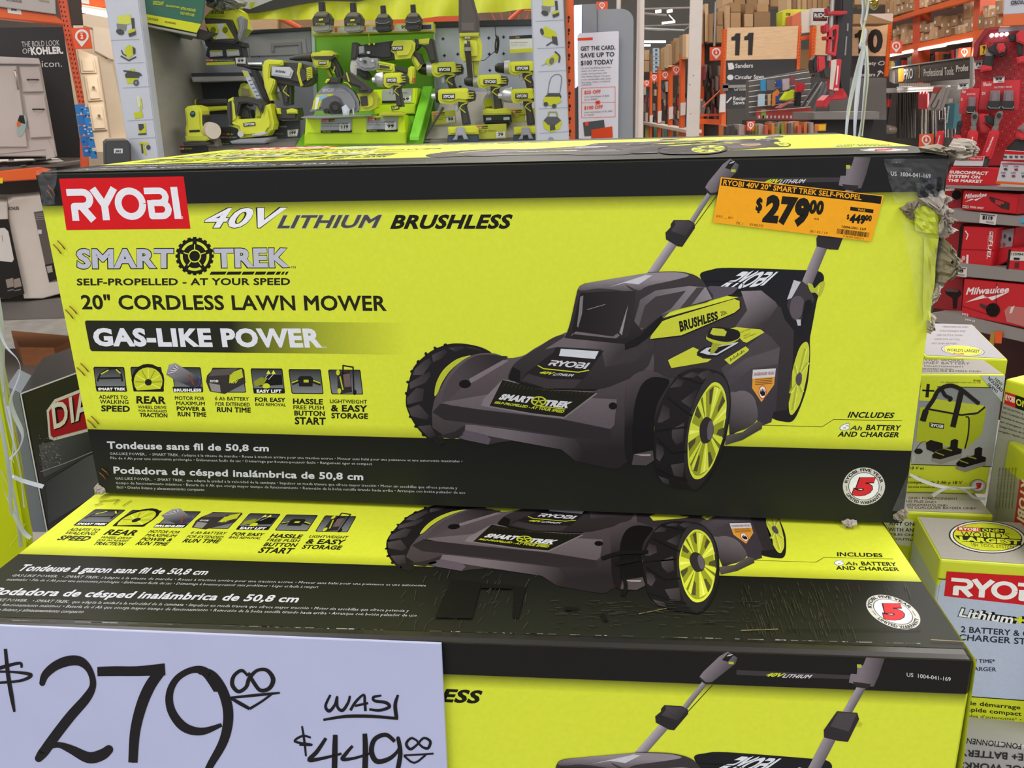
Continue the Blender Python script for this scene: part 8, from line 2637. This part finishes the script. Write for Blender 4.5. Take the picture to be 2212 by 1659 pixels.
# professional tools sign
PPr = wall2((3.15, 6.9), (2.62, 4.9))
t = Thing('department_sign', 'long black sign lettered PRO Professional Tools above the hanging drill bits', 'sign', PPr)
t.ext('board', X7((665, 735), (1500, 618), (1482, 852), (668, 912)), -.04, 0, M('2c2624', .5), .003)
t.ext('end_bracket', X7((600, 760), (665, 735), (668, 912), (610, 890)), -.04, -.01, M('6a6260', .5), .003)
t.ext('steel_edge', X7((1482, 610), (1520, 612), (1515, 950), (1478, 950)), -.02, .03, M('8a8886', .5), .003)
t.ext('top_rail', X7((620, 730), (1500, 608), (1500, 620), (620, 742)), -.04, .01, M('8a8684', .5), 0)
p = t.ink('lettering', PPr, .003, .001)
p.poly(X7((712, 745), (770, 738), (768, 885), (712, 888)), 'c9862a', 1)
p.text('PRO', X7((772, 752), (872, 742), (870, 850), (770, 862)), 'd6d0ca', 1, .02)
p.poly(X7((935, 705), (946, 703), (944, 845), (930, 842), (940, 780)), 'c9862a', 1)
p.text('Professional Tools.', X7((990, 752), (1322, 722), (1320, 812), (988, 830)), 'd0cac4', 1, .01)
p.text('Profes', X7((1342, 710), (1478, 697), (1474, 768), (1340, 782)), 'd0cac4', 1, .03)
t.done()
t = Thing('hook_rail', 'steel rail of hooks and price tickets below the professional tools sign', 'rack', PPr.off(.05))
t.ext('rail', X7((430, 965), (690, 955), (690, 1005), (440, 1015)), -.3, 0, M('6e6a66', .5), 0)
t.rod('wire#1', X7((690, 950), (1340, 930)), .9, M('a09c98', .3, .5), 6)
t.rod('wire#2', X7((690, 985), (1300, 965)), .8, M('a09c98', .3, .5), 6)
p = t.ink('ticket_print', PPr.off(.06), .002)
for k in range(18):
 x = 718 + k * 19
 p.poly(X7((x, 905), (x + 15, 903), (x + 15, 940), (x, 942)), 'b8aca4', 1)
t.done()
random.seed(51)
PHk = PPr.off(-.2)
n = 0
for k in range(34):
 x = 690 + k * 20 + random.uniform(-4, 4)
 y0 = 985 + random.uniform(-10, 30) if k < 18 else 1140 + random.uniform(-20, 40)
 t = Thing('drill_bit', 'long dark masonry drill bit hanging below the professional tools sign', 'drill bit', PHk, 'long drill bits hanging under the sign')
 t.rod('bit', [(*X7((x, y0))[0], random.uniform(0, .1)), (*X7((x + random.uniform(-8, 8), 1500))[0], random.uniform(0, .1))], random.uniform(.9, 1.6), M(random.choice(['2c2826', '45403c', '5c544c', '38302c']), .4, .3), 6)
 t.done()
t = Thing('backdrop_sheet', 'dark back panel behind the hanging drill bits', 'panel', PHk.off(-.15))
t.ext('panel', X7((330, 880), (1560, 840), (1560, 1800), (330, 1800)), -.02, 0, M('342e2c', .7), 0)
t.done()
for k in range(6):
 x = 925 + k * 17
 t = Thing('red_pack', 'red carded bit pack hanging under the professional tools sign', 'pack', PPr.off(-.06), 'red bit packs under the sign')
 t.ext('card', X7((x, 995 + (k % 2) * 20), (x + 15, 995 + (k % 2) * 20), (x + 13, 1185), (x - 3, 1185)), -.01, 0, m_red, 0)
 t.done()
for k in range(4):
 x = 470 + k * 40
 t = Thing('hole_bit', ('first', 'second', 'third', 'fourth')[k] + ' auger bit with a round cutter, counted from the left under the hook rail', 'drill bit', PPr.off(.0), 'auger bits with round cutters')
 t.rod('shaft', X7((x + 30, 1020), (x - 10, 1340)), 1.3, m_k2, 6)
 t.ext('cutter', ellipse(*X7((x - 14, 1400 + (k % 2) * 12))[0], 7, 8, 12), -.03, .03, M('8c8074', .35, .6), .004)
 t.ext('grip_tag', X7((x + 8, 1080), (x + 22, 1078), (x + 10, 1160), (x - 4, 1162)), .0, .02, m_red, 0)
 t.done()
t = Thing('silver_reflector', 'round silver cup left of the hanging auger bits', 'cup', PPr.off(.1))
t.ext('cup', ellipse(*X7((400, 1295))[0], 13, 8, 16, 20), -.03, 0, m_sil, .004)
t.done()
t = Thing('clamshell_pack', 'silver clamshell pack with a blade tilted on its hook, under the professional tools sign', 'pack', PPr.off(.2))
t.ext('shell', X7((1090, 935), (1110, 922), (1225, 925), (1232, 945), (1150, 1195), (1130, 1202), (1025, 1200), (1018, 1180)), -.02, 0, M('a49c98', .2), .006)
p = t.ink('pack_print', t.p, .002)
p.poly(X7((1095, 950), (1190, 945), (1130, 1010), (1080, 1010)), 'b03a34', 1)
p.line(smooth(X7((1150, 980), (1100, 1080), (1060, 1160), (1110, 1170), (1150, 1080))), 1.8, '5c5652', 1)
t.done()
t = Thing('blue_box', 'teal box with sideways lettering below the clamshell pack', 'box', PPr.off(.0))
t.ext('box_body', X7((1240, 1130), (1320, 1125), (1300, 1400), (1220, 1400)), -.1, 0, M('24606c', .5), 0)
p = t.ink('lettering', t.p, .002)
p.text('makita', X7((1225, 1330), (1248, 1150), (1268, 1152), (1245, 1332)), 'd0d8d8', 1, .04)
t.done()
t = Thing('grey_shelf_edge', 'grey shelf strip with a white tag beside the clamshell pack', 'shelf', PPr.off(.1))
t.ext('edge', X7((1180, 1075), (1380, 1060), (1375, 1115), (1180, 1130)), -.1, 0, M('8a8682', .5), 0)
p = t.ink('tag_print', t.p, .002)
p.poly(X7((1262, 1072), (1305, 1070), (1303, 1115), (1260, 1117)), 'c8c2bc', 1)
t.done()

# ---- red tool end cap at the right edge
PRd = wall2((1.80, 3.5), (1.944, 3.2))
PRp = facing(3.75, 2150)
m_rd = M('a8141f', .45)
m_rd2 = M('c4202b', .38)
t = Thing('pegboard', 'red steel pegboard at the right frame edge holding red cordless tools', 'pegboard', PRp)
t.ext('board', X7((1525, 620), (1640, 318), (1800, 296), (2200, 280), (2240, 1800), (1330, 1800), (1390, 1250), (1540, 900)), -.03, 0, m_rd, .003)
t.ext('board>side_edge', X7((1515, 620), (1530, 470), (1650, 308), (1800, 290), (1795, 318), (1690, 335), (1590, 470), (1560, 620)), .0, .03, M('8c1620', .45), .002)
t.ext('top_bar', X7((1795, 300), (2240, 270), (2240, 330), (1795, 345)), .0, .03, M('77747a', .5), .002)
p = t.ink('pegboard_holes', PRp, .002)
for i in range(16):
 for j in range(26):
  x, y = 1440 + i * 44, 420 + j * 48
  if x > 1640 - (y - 320) * .35 if y < 620 else x > 1540 - max(0, y - 700) * .2:
   p.poly(ellipse(*X7((x, y))[0], 1.1, 1.1, 6), '5a0a12' if (i + j) % 3 else 'd0907c', 1)
t.done()
for k in range(4):
 t = Thing('display_led', ('leftmost', 'second', 'third', 'rightmost')[k] + ' of four small white lights along the top of the red pegboard', 'lamp', PRp.off(.035), 'white lights on the red pegboard')
 a = PRp.px(*X7((1720 + k * 54, 385 - k * 5))[0], .04)
 t.ball('bulb', a, .008, M('f4f6ff', .3, emit=6.0), 8)
 t.done()
t = Thing('header_sign', 'white header board with an orange lower band at the top right corner', 'sign', PRp.off(.12))
t.ext('board', X7((1860, -120), (2240, -140), (2240, 135), (1845, 160)), -.02, 0, M('b9b9c4', .5), .002)
t.ext('orange_band', X7((1845, 160), (2240, 135), (2240, 265), (1838, 285)), -.02, .002, M('d0622a', .5), .002)
p = t.ink('lettering', t.p, .003)
p.text('CIRCULAR', X7((1928, 10), (2130, 0), (2130, 38), (1928, 50)), '3a3a44', 1, .05)
p.text('WITH', X7((1935, -35), (2050, -42), (2050, -6), (1935, 2)), '3a3a44', 1, .05)
p.text('SAW', X7((1930, 44), (2000, 40), (2000, 56), (1930, 60)), '6a6a74', 1, .0)
t.done()
def red_tool(t, P, parts):
 for key, q, w0, w1, mm in parts:
  t.ext(key, X7(*q), w0, w1, mm, .006)
t = Thing('red_drill', 'red and black right-angle drill pointing down on the red pegboard', 'drill', PRp.off(.02))
red_tool(t, None, [('head', ((1680, 520), (1780, 455), (1860, 450), (1885, 500), (1880, 570), (1830, 610), (1740, 590), (1680, 560)), .0, .1, m_k2),
 ('end_cap', ((1785, 470), (1850, 465), (1872, 510), (1860, 560), (1800, 575), (1770, 520)), .09, .12, m_rd2),
 ('neck', ((1670, 530), (1720, 540), (1730, 600), (1690, 640), (1650, 600)), .0, .08, M('8a8480', .4, .4)),
 ('grip', ((1640, 590), (1750, 590), (1720, 740), (1600, 740)), .0, .08, m_k2), ('foot', ((1590, 740), (1620, 705), (1720, 720), (1720, 760), (1600, 780)), .0, .1, m_rd2)])
t.done()
t = Thing('red_drill', 'red drill at the upper right corner of the red pegboard, cut by the frame', 'drill', PRp.off(.03))
red_tool(t, None, [('chuck', ((1895, 390), (1940, 360), (1990, 370), (1985, 440), (1920, 450)), .0, .08, m_k2), ('housing', ((1985, 370), (2030, 330), (2140, 330), (2140, 450), (2060, 480), (1990, 450)), .0, .1, m_rd2), ('grip', ((1990, 450), (2060, 470), (2060, 600), (2000, 610)), .0, .08, m_k2), ('foot', ((1990, 620), (2100, 600), (2120, 680), (2000, 690)), .0, .1, m_rd2)])
t.done()
t = Thing('yellow_tag_pack', 'yellow carded pack hanging at the left of the red pegboard', 'pack', PRp.off(.03))
t.ext('card', X7((1595, 495), (1665, 485), (1660, 590), (1590, 600)), -.01, 0, M('d8b01e', .5), 0)
p = t.ink('pack_print', t.p, .002)
p.line(X7((1620, 500), (1640, 540), (1625, 580)), 2, 'a01e28', 1)
p.poly(X7((1630, 500), (1655, 495), (1650, 530), (1632, 535)), '2a2824', 1)
t.done()
def price_tag(q, P, s_, label, base='cfcac8'):
 t = Thing('price_tag', label, 'price tag', P, 'white price tags on the red end cap')
 t.ext('ticket', q, -.003, 0, M(base, .5), 0)
 p = t.ink('ticket_print', P, .0015, .0006)
 p.line([bil(q, .05, .9), bil(q, .95, .9)], 2, '4a4444', 1)
 p.text(s_, (bil(q, .18, .8), bil(q, .8, .8), bil(q, .8, .42), bil(q, .18, .42)), '2a2626', 1, .06)
 for k in range(9):
  p.line([bil(q, .45 + k * .055, .1), bil(q, .45 + k * .055, .28)], .7, '3a3636', 1)
 t.done()
price_tag(X7((1740, 838), (1860, 828), (1855, 895), (1738, 902)), PRp.off(.12), '99', 'white price tag above the large red battery card')
price_tag(X7((1352, 908), (1470, 900), (1466, 965), (1350, 972)), PRp.off(.14), '99', 'white price tag above the small red battery card')
price_tag(X7((1527, 665), (1630, 655), (1620, 745), (1525, 752)), PRp.off(.05), '79', 'white price tag beside the right-angle drill')
def batt_card(q, P, n, label):
 t = Thing('battery_card', label, 'battery pack', P, 'red battery cards on the pegboard')
 t.ext('card', q, -.012, 0, m_rd2, .002)
 p = t.ink('card_print', P, .002, .0006)
 p.text('Milwaukee', (bil(q, .05, .96), bil(q, .28, .96), bil(q, .26, .82), bil(q, .05, .82)), 'e6cfcf', 1, .02, .1)
 p.text('BATTERY PACK', (bil(q, .35, .8), bil(q, .8, .8), bil(q, .8, .74), bil(q, .35, .74)), 'e6cfcf', 1, .02)
 p.text('2X', (bil(q, .04, .62), bil(q, .14, .62), bil(q, .14, .52), bil(q, .04, .52)), 'e6cfcf', 1, .04)
 for k in range(n):
  a, b = (.26 + k * .34, .52 + k * .34) if n == 2 else (.45, .85)
  cell = [bil(q, a, .66), bil(q, b - .02, .66), bil(q, b, .12), bil(q, a, .12)]
  t.ext('battery#%d' % k, cell, .0, .05, M('7c6a70', .15), .008)
  t.ext('battery#%d>battery_base' % k, [bil(q, a - .04, .3), bil(q, b + .02, .3), bil(q, b + .04, -.02), bil(q, a - .06, -.02)], .0, .07, m_k2, .006)
  p2 = t.ink('battery#%d>battery_mark' % k, P.off(.07), .002)
  p2.line([bil(q, a - .02, .12), bil(q, a + .03, .06), bil(q, b, .06), bil(q, b + .02, .13)], .9, 'c8b8b8', 1)
 t.done()
batt_card(X7((1610, 882), (2032, 866), (2010, 1195), (1575, 1190)), PRp.off(.09), 2, 'large red card with two clear-topped batteries on the red pegboard')
batt_card(X7((1390, 962), (1592, 955), (1560, 1240), (1360, 1235)), PRp.off(.11), 1, 'small red card with one battery left of the two-battery card')
for k, (o, s_, lb) in enumerate((((1090, 1290), .72, 'small red ratchet with a dark head, leftmost of the row'), ((1255, 1310), .84, 'red ratchet with a dark ring head, second of the row'), ((1420, 1222), 1.05, 'grey-headed red ratchet, third of the row'), ((1600, 1210), 1.1, 'large grey-headed red ratchet leaning right, last of the row'))):
 t = Thing('cordless_ratchet', lb + ' behind the torn carton edge', 'ratchet', PRp.off(.16), 'cordless ratchets on the red pegboard')
 dx = (30, 60, 40, 130)[k]
 f = lambda *a: X7(*[(o[0] + x * s_ + dx * (1 - y / 440), o[1] + y * s_) for x, y in a])
 m_hd = M('77736f', .4, .3) if k > 1 else m_k2
 t.ext('head', f((40, 20), (60, 0), (95, 0), (110, 20), (105, 80), (90, 150), (55, 150), (38, 80)), .0, .06, m_hd, .006)
 t.ext('head>socket', ellipse(*f((75, 42))[0], 4.5 * s_, 5 * s_, 14), .055, .075, m_k2, .002)
 t.ext('neck', f((45, 140), (100, 140), (110, 250), (30, 250)), .0, .065, m_hd, .006)
 t.ext('body', f((20, 200), (50, 180), (105, 190), (125, 215), (120, 420), (110, 470), (5, 470), (10, 400)), -.01, .08, m_rd2, .01)
 p = t.ink('body>lettering', PRp.off(.241), .002)
 p.text('Milwaukee', f((40, 400), (60, 250), (80, 252), (60, 402)), 'e0d0d0', 1, .03)
 t.ext('battery_end', f((20, 420), (110, 420), (100, 560), (10, 560)), -.005, .07, m_k, .01)
 t.done()
t = Thing('red_grinder', 'red cordless tool with a black boot behind the third and fourth ratchets', 'power tool', PRp.off(.08))
red_tool(t, None, [('body', ((1560, 1260), (1600, 1235), (1690, 1240), (1680, 1310), (1640, 1340), (1700, 1400), (1680, 1450), (1600, 1440), (1570, 1350)), .0, .09, m_rd2), ('boot', ((1640, 1255), (1720, 1250), (1780, 1330), (1740, 1380), (1660, 1330)), .0, .1, m_k2)])
t.done()
t = Thing('red_power_tool', 'red and grey power tool cut by the right frame edge, below the battery cards', 'power tool', PRp.off(.2))
red_tool(t, None, [('body', ((1980, 1480), (2000, 1390), (2060, 1345), (2240, 1350), (2240, 1500), (2040, 1520)), .0, .1, m_rd2), ('grey_grip', ((2000, 1400), (2060, 1350), (2110, 1370), (2060, 1430)), .08, .12, M('77726e', .4)), ('stand', ((1880, 1620), (1980, 1520), (2240, 1500), (2240, 1660), (1880, 1660)), -.05, .06, m_k2)])
t.done()

# shelves of red tool cartons
Z7 = lambda *q: [(1900 + x / 4.147, 280 + y / 4.147) for x, y in q]
m_lip = M('8a8380', .5)
m_mk = M('bf1d28', .42)
m_mk2 = M('8e1620', .5)
t = Thing('backdrop_sheet', 'dark red back panel of the shelf bay at the right edge', 'panel', PRd.off(-.45))
t.ext('panel', Z7((480, 300), (1400, 300), (1400, 2600), (380, 2600)), -.02, 0, M('3a1014', .7), 0)
t.done()
t = Thing('system_sign', 'red sloping sign lettered SUBCOMPACT SYSTEM ON THE MARKET', 'sign', PRd.off(.05))
t.ext('board', Z7((640, 335), (1080, 345), (1050, 500), (560, 500)), -.02, 0, m_rd2, .002)
p = t.ink('lettering', t.p, .0015)
p.text('SUBCOMPACT', Z7((632, 366), (980, 376), (970, 408), (628, 392)), 'ecdcdc', 1, .05)
p.text('SYSTEM ON', Z7((625, 402), (908, 412), (900, 440), (620, 430)), 'ecdcdc', 1, .05)
p.text('THE MARKET', Z7((618, 440), (928, 450), (920, 478), (614, 466)), 'ecdcdc', 1, .05)
t.done()
t = Thing('tool_ticket', 'white and red tool-only ticket strip above the system sign', 'card', PRd.off(.07))
t.ext('strip', Z7((690, 240), (935, 240), (915, 325), (660, 322)), -.005, 0, M('c9c4c8', .5), 0)
p = t.ink('ticket_print', t.p, .0015)
p.poly(Z7((690, 241), (935, 241), (930, 276), (680, 274)), 'c4202b', 1)
p.text('TOOL-ONLY TOOL-ONLY', Z7((700, 248), (925, 252), (923, 268), (698, 264)), 'e6d6d6', 2, .02)
t.done()
t = Thing('price_flyer', 'white price flyer with small tool pictures at the right edge beside the system sign', 'flyer', PRd.off(.08))
t.ext('sheet', Z7((1090, 285), (1400, 300), (1380, 500), (1044, 480)), -.004, 0, M('c3c0c8', .5), 0)
p = t.ink('flyer_print', t.p, .0015)
p.poly(Z7((1046, 460), (1380, 482), (1380, 502), (1044, 482)), 'd0622a', 1)
for k, (x, y) in enumerate(((1130, 328), (1225, 332), (1110, 388), (1200, 390), (1290, 392))):
 p.text(('199', '249', '249', '599', '349')[k], Z7((x - 20, y - 10), (x + 22, y - 8), (x + 22, y + 6), (x - 20, y + 4)), '6a646c', 2, .02)
 p.poly(Z7((x - 16, y + 18), (x + 14, y + 14), (x + 20, y + 34), (x - 10, y + 38)), ('4a4448', 'a03038', '7a4a60', 'a04048', '5a5058')[k], 2)
p.poly(Z7((1100, 300), (1300, 306), (1300, 316), (1098, 310)), 'c4404a', 2)
t.done()
t = Thing('tool_ticket', 'small white and red ticket at the top of the price flyer', 'card', PRd.off(.1))
t.ext('strip', Z7((1125, 185), (1400, 200), (1400, 270), (1108, 268)), -.005, 0, M('c9c4c8', .5), 0)
p = t.ink('ticket_print', t.p, .0015)
p.poly(Z7((1127, 188), (1400, 204), (1400, 228), (1122, 218)), 'c4202b', 1)
for k in range(4):
 p.poly(Z7((1115 + k * 50, 232), (1145 + k * 50, 236), (1140 + k * 50, 256), (1112 + k * 50, 252)), '5a5458', 1)
t.done()
for q, lb in ((((540, 495), (1400, 520), (1400, 555), (545, 522)), 'top grey shelf lip under the system sign'), (((590, 715), (1400, 800), (1400, 880), (585, 815)), 'grey shelf lip under the upper red cartons'), (((590, 1180), (1400, 1270), (1400, 1380), (585, 1300)), 'grey shelf lip under the middle red cartons'), (((470, 1640), (700, 1650), (1400, 1820), (1400, 1930), (470, 1720)), 'grey shelf lip under the large lower red cartons')):
 t = Thing('steel_shelf', lb, 'shelf', PRd.off(.06), 'grey shelves of the red tool bay')
 t.ext('lip', Z7(*q), -.5, 0, m_lip, .002)
 t.done()
def milw(p, q, lay=2, bolt=None):
 p.text('Milwaukee', q, 'ead8d8', lay, .035, .12)
 if bolt:
  a, b = bolt
  mx, my = (a[0] + b[0]) / 2, (a[1] + b[1]) / 2
  h = (b[0] - a[0]) * .05
  p.poly([(a[0], a[1] + h), (mx - 2 * h, my - h), (mx - h, my + .6 * h), (b[0], b[1] - h), (mx + 2 * h, my + 1.6 * h), (mx, my + .2 * h)], 'ead8d8', lay)
def rbox(quad, w, label, mat=None, deep=-.3):
 P = PRd.off(w)
 t = Thing('red_tool_carton', label, 'box', P, 'red tool cartons in the right bay')
 t.ext('carton_body', Z7(*quad), deep, 0, mat or m_mk, .003)
 return t, P, t.ink('printed_front', P, .0012, .0005)
t, P, p = rbox(((540, 512), (745, 530), (735, 715), (530, 700)), -.02, 'dark red carton with a round black hang hole, behind the upper row front carton', m_mk2)
milw(p, Z7((560, 522), (680, 515), (672, 545), (552, 552)), 1)
p.poly(ellipse(*Z7((692, 585))[0], 10, 10, 20), '141012', 1)
p.text('TOOL-ONLY', Z7((560, 632), (660, 634), (658, 650), (558, 648)), 'b88890', 1, .02)
t.done()
t, P, p = rbox(((750, 543), (1258, 580), (1226, 758), (732, 716)), .04, 'red tool-only carton picturing a ratchet, front of the upper row')
milw(p, Z7((775, 575), (968, 562), (960, 598), (768, 618)), 1, Z7((765, 640), (930, 610)))
p.poly(Z7((978, 605), (1000, 600), (1165, 655), (1160, 718), (1085, 700), (1000, 640)), '4a2a2a', 1)
p.poly(Z7((1040, 625), (1120, 648), (1110, 690), (1040, 665)), 'b03a3a', 2)
p.poly(Z7((1090, 665), (1165, 672), (1158, 718), (1085, 700)), '3a3432', 2)
p.poly(Z7((748, 677), (800, 682), (798, 706), (746, 700)), 'e0d0d0', 1)
p.text('M12', Z7((752, 681), (796, 685), (794, 702), (750, 697)), '2a2020', 2, .04)
p.text('TOOL-ONLY', Z7((812, 684), (938, 695), (935, 712), (808, 702)), 'ead8d8', 1, .04)
t.done()
t, P, p = rbox(((580, 825), (740, 845), (700, 1160), (560, 1150)), -.02, 'dark red carton lettered in outline, behind the middle row carton', m_mk2)
p.text('FUEL', Z7((560, 885), (700, 890), (698, 918), (558, 914)), 'a8888c', 1, .0)
t.done()
t, P, p = rbox(((738, 868), (1062, 880), (1000, 1258), (698, 1222)), .05, 'red carton with sideways white lettering, centre of the middle row')
p.poly(Z7((722, 866), (756, 870), (716, 1226), (694, 1222)), '1c1618', 1)
p.text('FUEL', Z7((1020, 995), (990, 1168), (962, 1160), (985, 990)), 'ead8d8', 1, .02)
p.poly(Z7((990, 912), (1022, 915), (1015, 985), (985, 982)), 'ead8d8', 1)
p.text('M12', Z7((1018, 920), (1010, 980), (990, 978), (997, 918)), '2a2020', 2, .04)
p.line(Z7((770, 905), (795, 940), (780, 985)), 2.2, 'ead8d8', 1)
p.line(Z7((722, 1072), (1040, 1082)), 1, '5a1016', 1)
p.poly(Z7((782, 1120), (800, 1122), (795, 1235), (775, 1232)), 'ead8d8', 1)
p.poly(ellipse(*Z7((755, 1150))[0], 4, 5), 'c8a0a0', 1)
p.text('M12 FUEL', Z7((970, 1130), (985, 950), (975, 948), (958, 1128)), 'd8b0b0', 1)
t.done()
t = Thing('red_tool_carton', 'dark picture end of a red carton right of the centre middle-row carton', 'box', PRd.off(.02), 'red tool cartons in the right bay')
t.ext('carton_body', Z7((1062, 895), (1215, 880), (1190, 1080), (1140, 1180), (1005, 1250)), -.2, 0, m_mk, .003)
p = t.ink('printed_front', t.p, .0012, .0005)
p.poly(Z7((1062, 905), (1210, 885), (1190, 1045), (1045, 1065)), '8a8288', 1)
for k, (x, y) in enumerate(((1085, 960), (1125, 955), (1080, 1035), (1118, 1030), (1170, 980))):
 p.poly(ellipse(*Z7((x, y))[0], 3, 5), ('3a3438', '4a4044', 'a03a40', 'a03a40', '221c20')[k], 2)
t.done()
t, P, p = rbox(((1165, 1065), (1400, 1075), (1400, 1285), (1138, 1250)), .06, 'small red carton with a white code label at the right frame edge, middle row')
p.poly(Z7((1180, 1090), (1400, 1100), (1400, 1180), (1170, 1170)), 'c8c8c2', 1)
p.text('12598474', Z7((1185, 1100), (1330, 1106), (1328, 1130), (1182, 1124)), '3a4a3a', 2, .03)
p.poly(Z7((1205, 1145), (1260, 1148), (1258, 1168), (1203, 1166)), '2a2426', 2)
p.poly(Z7((1160, 1070), (1180, 1072), (1155, 1250), (1138, 1248)), '2a1a1c', 1)
p.poly(Z7((1215, 1190), (1250, 1192), (1245, 1240), (1210, 1238)), '5a2a2c', 2)
t.done()
t, P, p = rbox(((500, 1310), (755, 1335), (735, 1640), (480, 1600)), -.02, 'dark red carton picturing a black drill, left of the lower row', m_mk2)
p.poly(Z7((585, 1440), (640, 1428), (720, 1435), (735, 1470), (700, 1510), (690, 1600), (660, 1605), (655, 1510), (600, 1475)), '2a1a1a', 1)
p.poly(Z7((590, 1430), (650, 1425), (720, 1440), (700, 1455), (600, 1450)), '5a4a48', 2)
t.done()
t, P, p = rbox(((757, 1338), (1400, 1400), (1400, 1800), (730, 1660)), .06, 'large bright red carton with a white script logo in the lower row')
milw(p, Z7((790, 1415), (1170, 1400), (1160, 1460), (780, 1480)), 1, Z7((770, 1528), (1170, 1470)))
p.line(Z7((1050, 1370), (1045, 1600)), 1, '5a1016', 2)
p.line(Z7((740, 1580), (1050, 1680)), 1, '7a141c', 2)
p.poly(ellipse(*Z7((1018, 1615))[0], 15, 15, 20), '1a1414', 2)
p.poly(Z7((900, 1555), (1000, 1590), (960, 1620), (900, 1580)), '4a3434', 2)
p.poly(Z7((1120, 1620), (1160, 1580), (1400, 1600), (1400, 1790), (1140, 1720)), 'b8706c', 1)
p.poly(Z7((1180, 1590), (1215, 1575), (1190, 1640), (1165, 1650)), 'd8c4c0', 2)
p.text('M12', Z7((745, 1640), (800, 1650), (796, 1672), (742, 1660)), 'ead8d8', 2, .04)
p.text('2494-22', Z7((770, 1690), (862, 1708), (858, 1725), (766, 1706)), 'ead8d8', 2, .02)
t.done()
price_tag(Z7((902, 748), (1050, 762), (1036, 855), (893, 835)), PRd.off(.064), '$119', 'price tag reading 119 under the upper red cartons')
price_tag(Z7((652, 1222), (782, 1236), (775, 1322), (640, 1305)), PRd.off(.064), '$149', 'price tag reading 149 under the middle red cartons')
price_tag([(2074, 701), (2106, 705), (2101, 727), (2072, 720)], PRd.off(.064), '$119', 'price tag on the lowest shelf lip beside orange stickers')
t = Thing('shelf_sticker', 'orange sticker flag on the lowest shelf lip at right', 'sticker', PRd.off(.07))
t.ext('flag', [(2150, 717), (2165, 715), (2162, 742), (2149, 741)], -.003, 0, M('e0581c', .4), 0)
t.done()
t = Thing('shelf_sticker', 'small green and orange sticker left of the orange flag on the lowest lip', 'sticker', PRd.off(.068))
t.ext('flag', [(2140, 719), (2150, 717), (2146, 746), (2137, 744)], -.003, 0, M('a8823a', .4), 0)
t.done()
t = Thing('shelf_sticker', 'round blue sticker on the upper shelf lip at the frame edge', 'sticker', PRd.off(.066))
t.ext('dot', ellipse(*Z7((1275, 816))[0], 5, 5, 14), -.003, 0, M('4a9ac8', .4), 0)
t.done()

# ---- racking seen over the top of the display
t = Thing('rack_beam', 'orange beam crossing behind the valance of the tool display', 'rack beam', wall(4.3))
t.ext('beam', [(840, 26), (905, 22), (1000, 18), (1000, 52), (840, 56)], -.1, 0, m_orr, 0)
t.done()
cartons(wall(4.6), [(520, 600, 10, 90), (602, 690, 12, 90), (692, 770, 20, 90), (772, 850, 16, 90), (852, 880, 20, 90), (905, 940, 14, 90)], 'cartons behind the tool display valance', lambda i: 'brown carton behind the display valance, %s from the left' % ordn[i], .3)
t = Thing('rack_brace', 'orange diagonal brace behind the left end of the battery rail', 'rack brace', wall(4.4))
t.rod('brace', [(600, 36), (650, 62)], 6, m_orr, 6)
t.done()
t = Thing('rack_brace', 'orange diagonal brace behind the pegboard top, left of the right illustrated column', 'rack brace', wall(4.4))
t.rod('brace', [(1100, 44), (1140, 8)], 5, m_orr, 6)
t.done()
t = Thing('wire_basket', 'orange wire basket behind the right pegboard top', 'basket', wall(4.5))
for k in range(5):
 t.rod('wire#%d' % k, smooth([(1060 + k * 20, 20), (1064 + k * 19, 34), (1072 + k * 15, 48)]), .9, m_or, 6)
t.rod('rim', [(1056, 24), (1100, 20), (1150, 24)], 1.3, m_or, 6)
t.done()
t = Thing('backdrop_sheet', 'dull brown rack contents behind the tool display', 'rack', wall(5.0))
t.ext('panel', [(430, -60), (1230, -60), (1230, 140), (430, 140)], -.03, 0, M('6b5446', .8, kind='grime'), 0)
t.done()

# ================================================================ the store itself
def slab(name, lo, hi, m, kind='structure'):
 t = Thing(name, None, None, None, None, kind)
 t.box('x', [(a + b) / 2 for a, b in zip(lo, hi)], [b - a for a, b in zip(lo, hi)], m, 0, 0)
 return t.done()
slab('floor', (-14, -7, -.1), (16, 34, 0), M('8f8b86', .35, kind='grime'))
slab('ceiling', (-14, -7, 7.2), (16, 34, 7.3), M('dad5d0', .8))
slab('wall_back', (-14, 33.9, 0), (16, 34, 7.2), M('9c9894', .8))
slab('wall_left', (-14.1, -7, 0), (-14, 34, 7.2), M('cfc9c2', .8))
slab('wall_right', (16, -7, 0), (16.1, 34, 7.2), M('cfc9c2', .8))
# plinth of older cartons carrying the stack
t = Thing('display_plinth', 'low plinth hidden under the lower mower carton', 'plinth', None)
c = LC.o - LC.n * (CD_ / 2)
zt = LC.o.z
t.box('plinth_body', (c.x, c.y, zt / 2), (LW - .02, CD_ - .02, zt - .001), M('4a4744', .6), -.1095)
t.done()
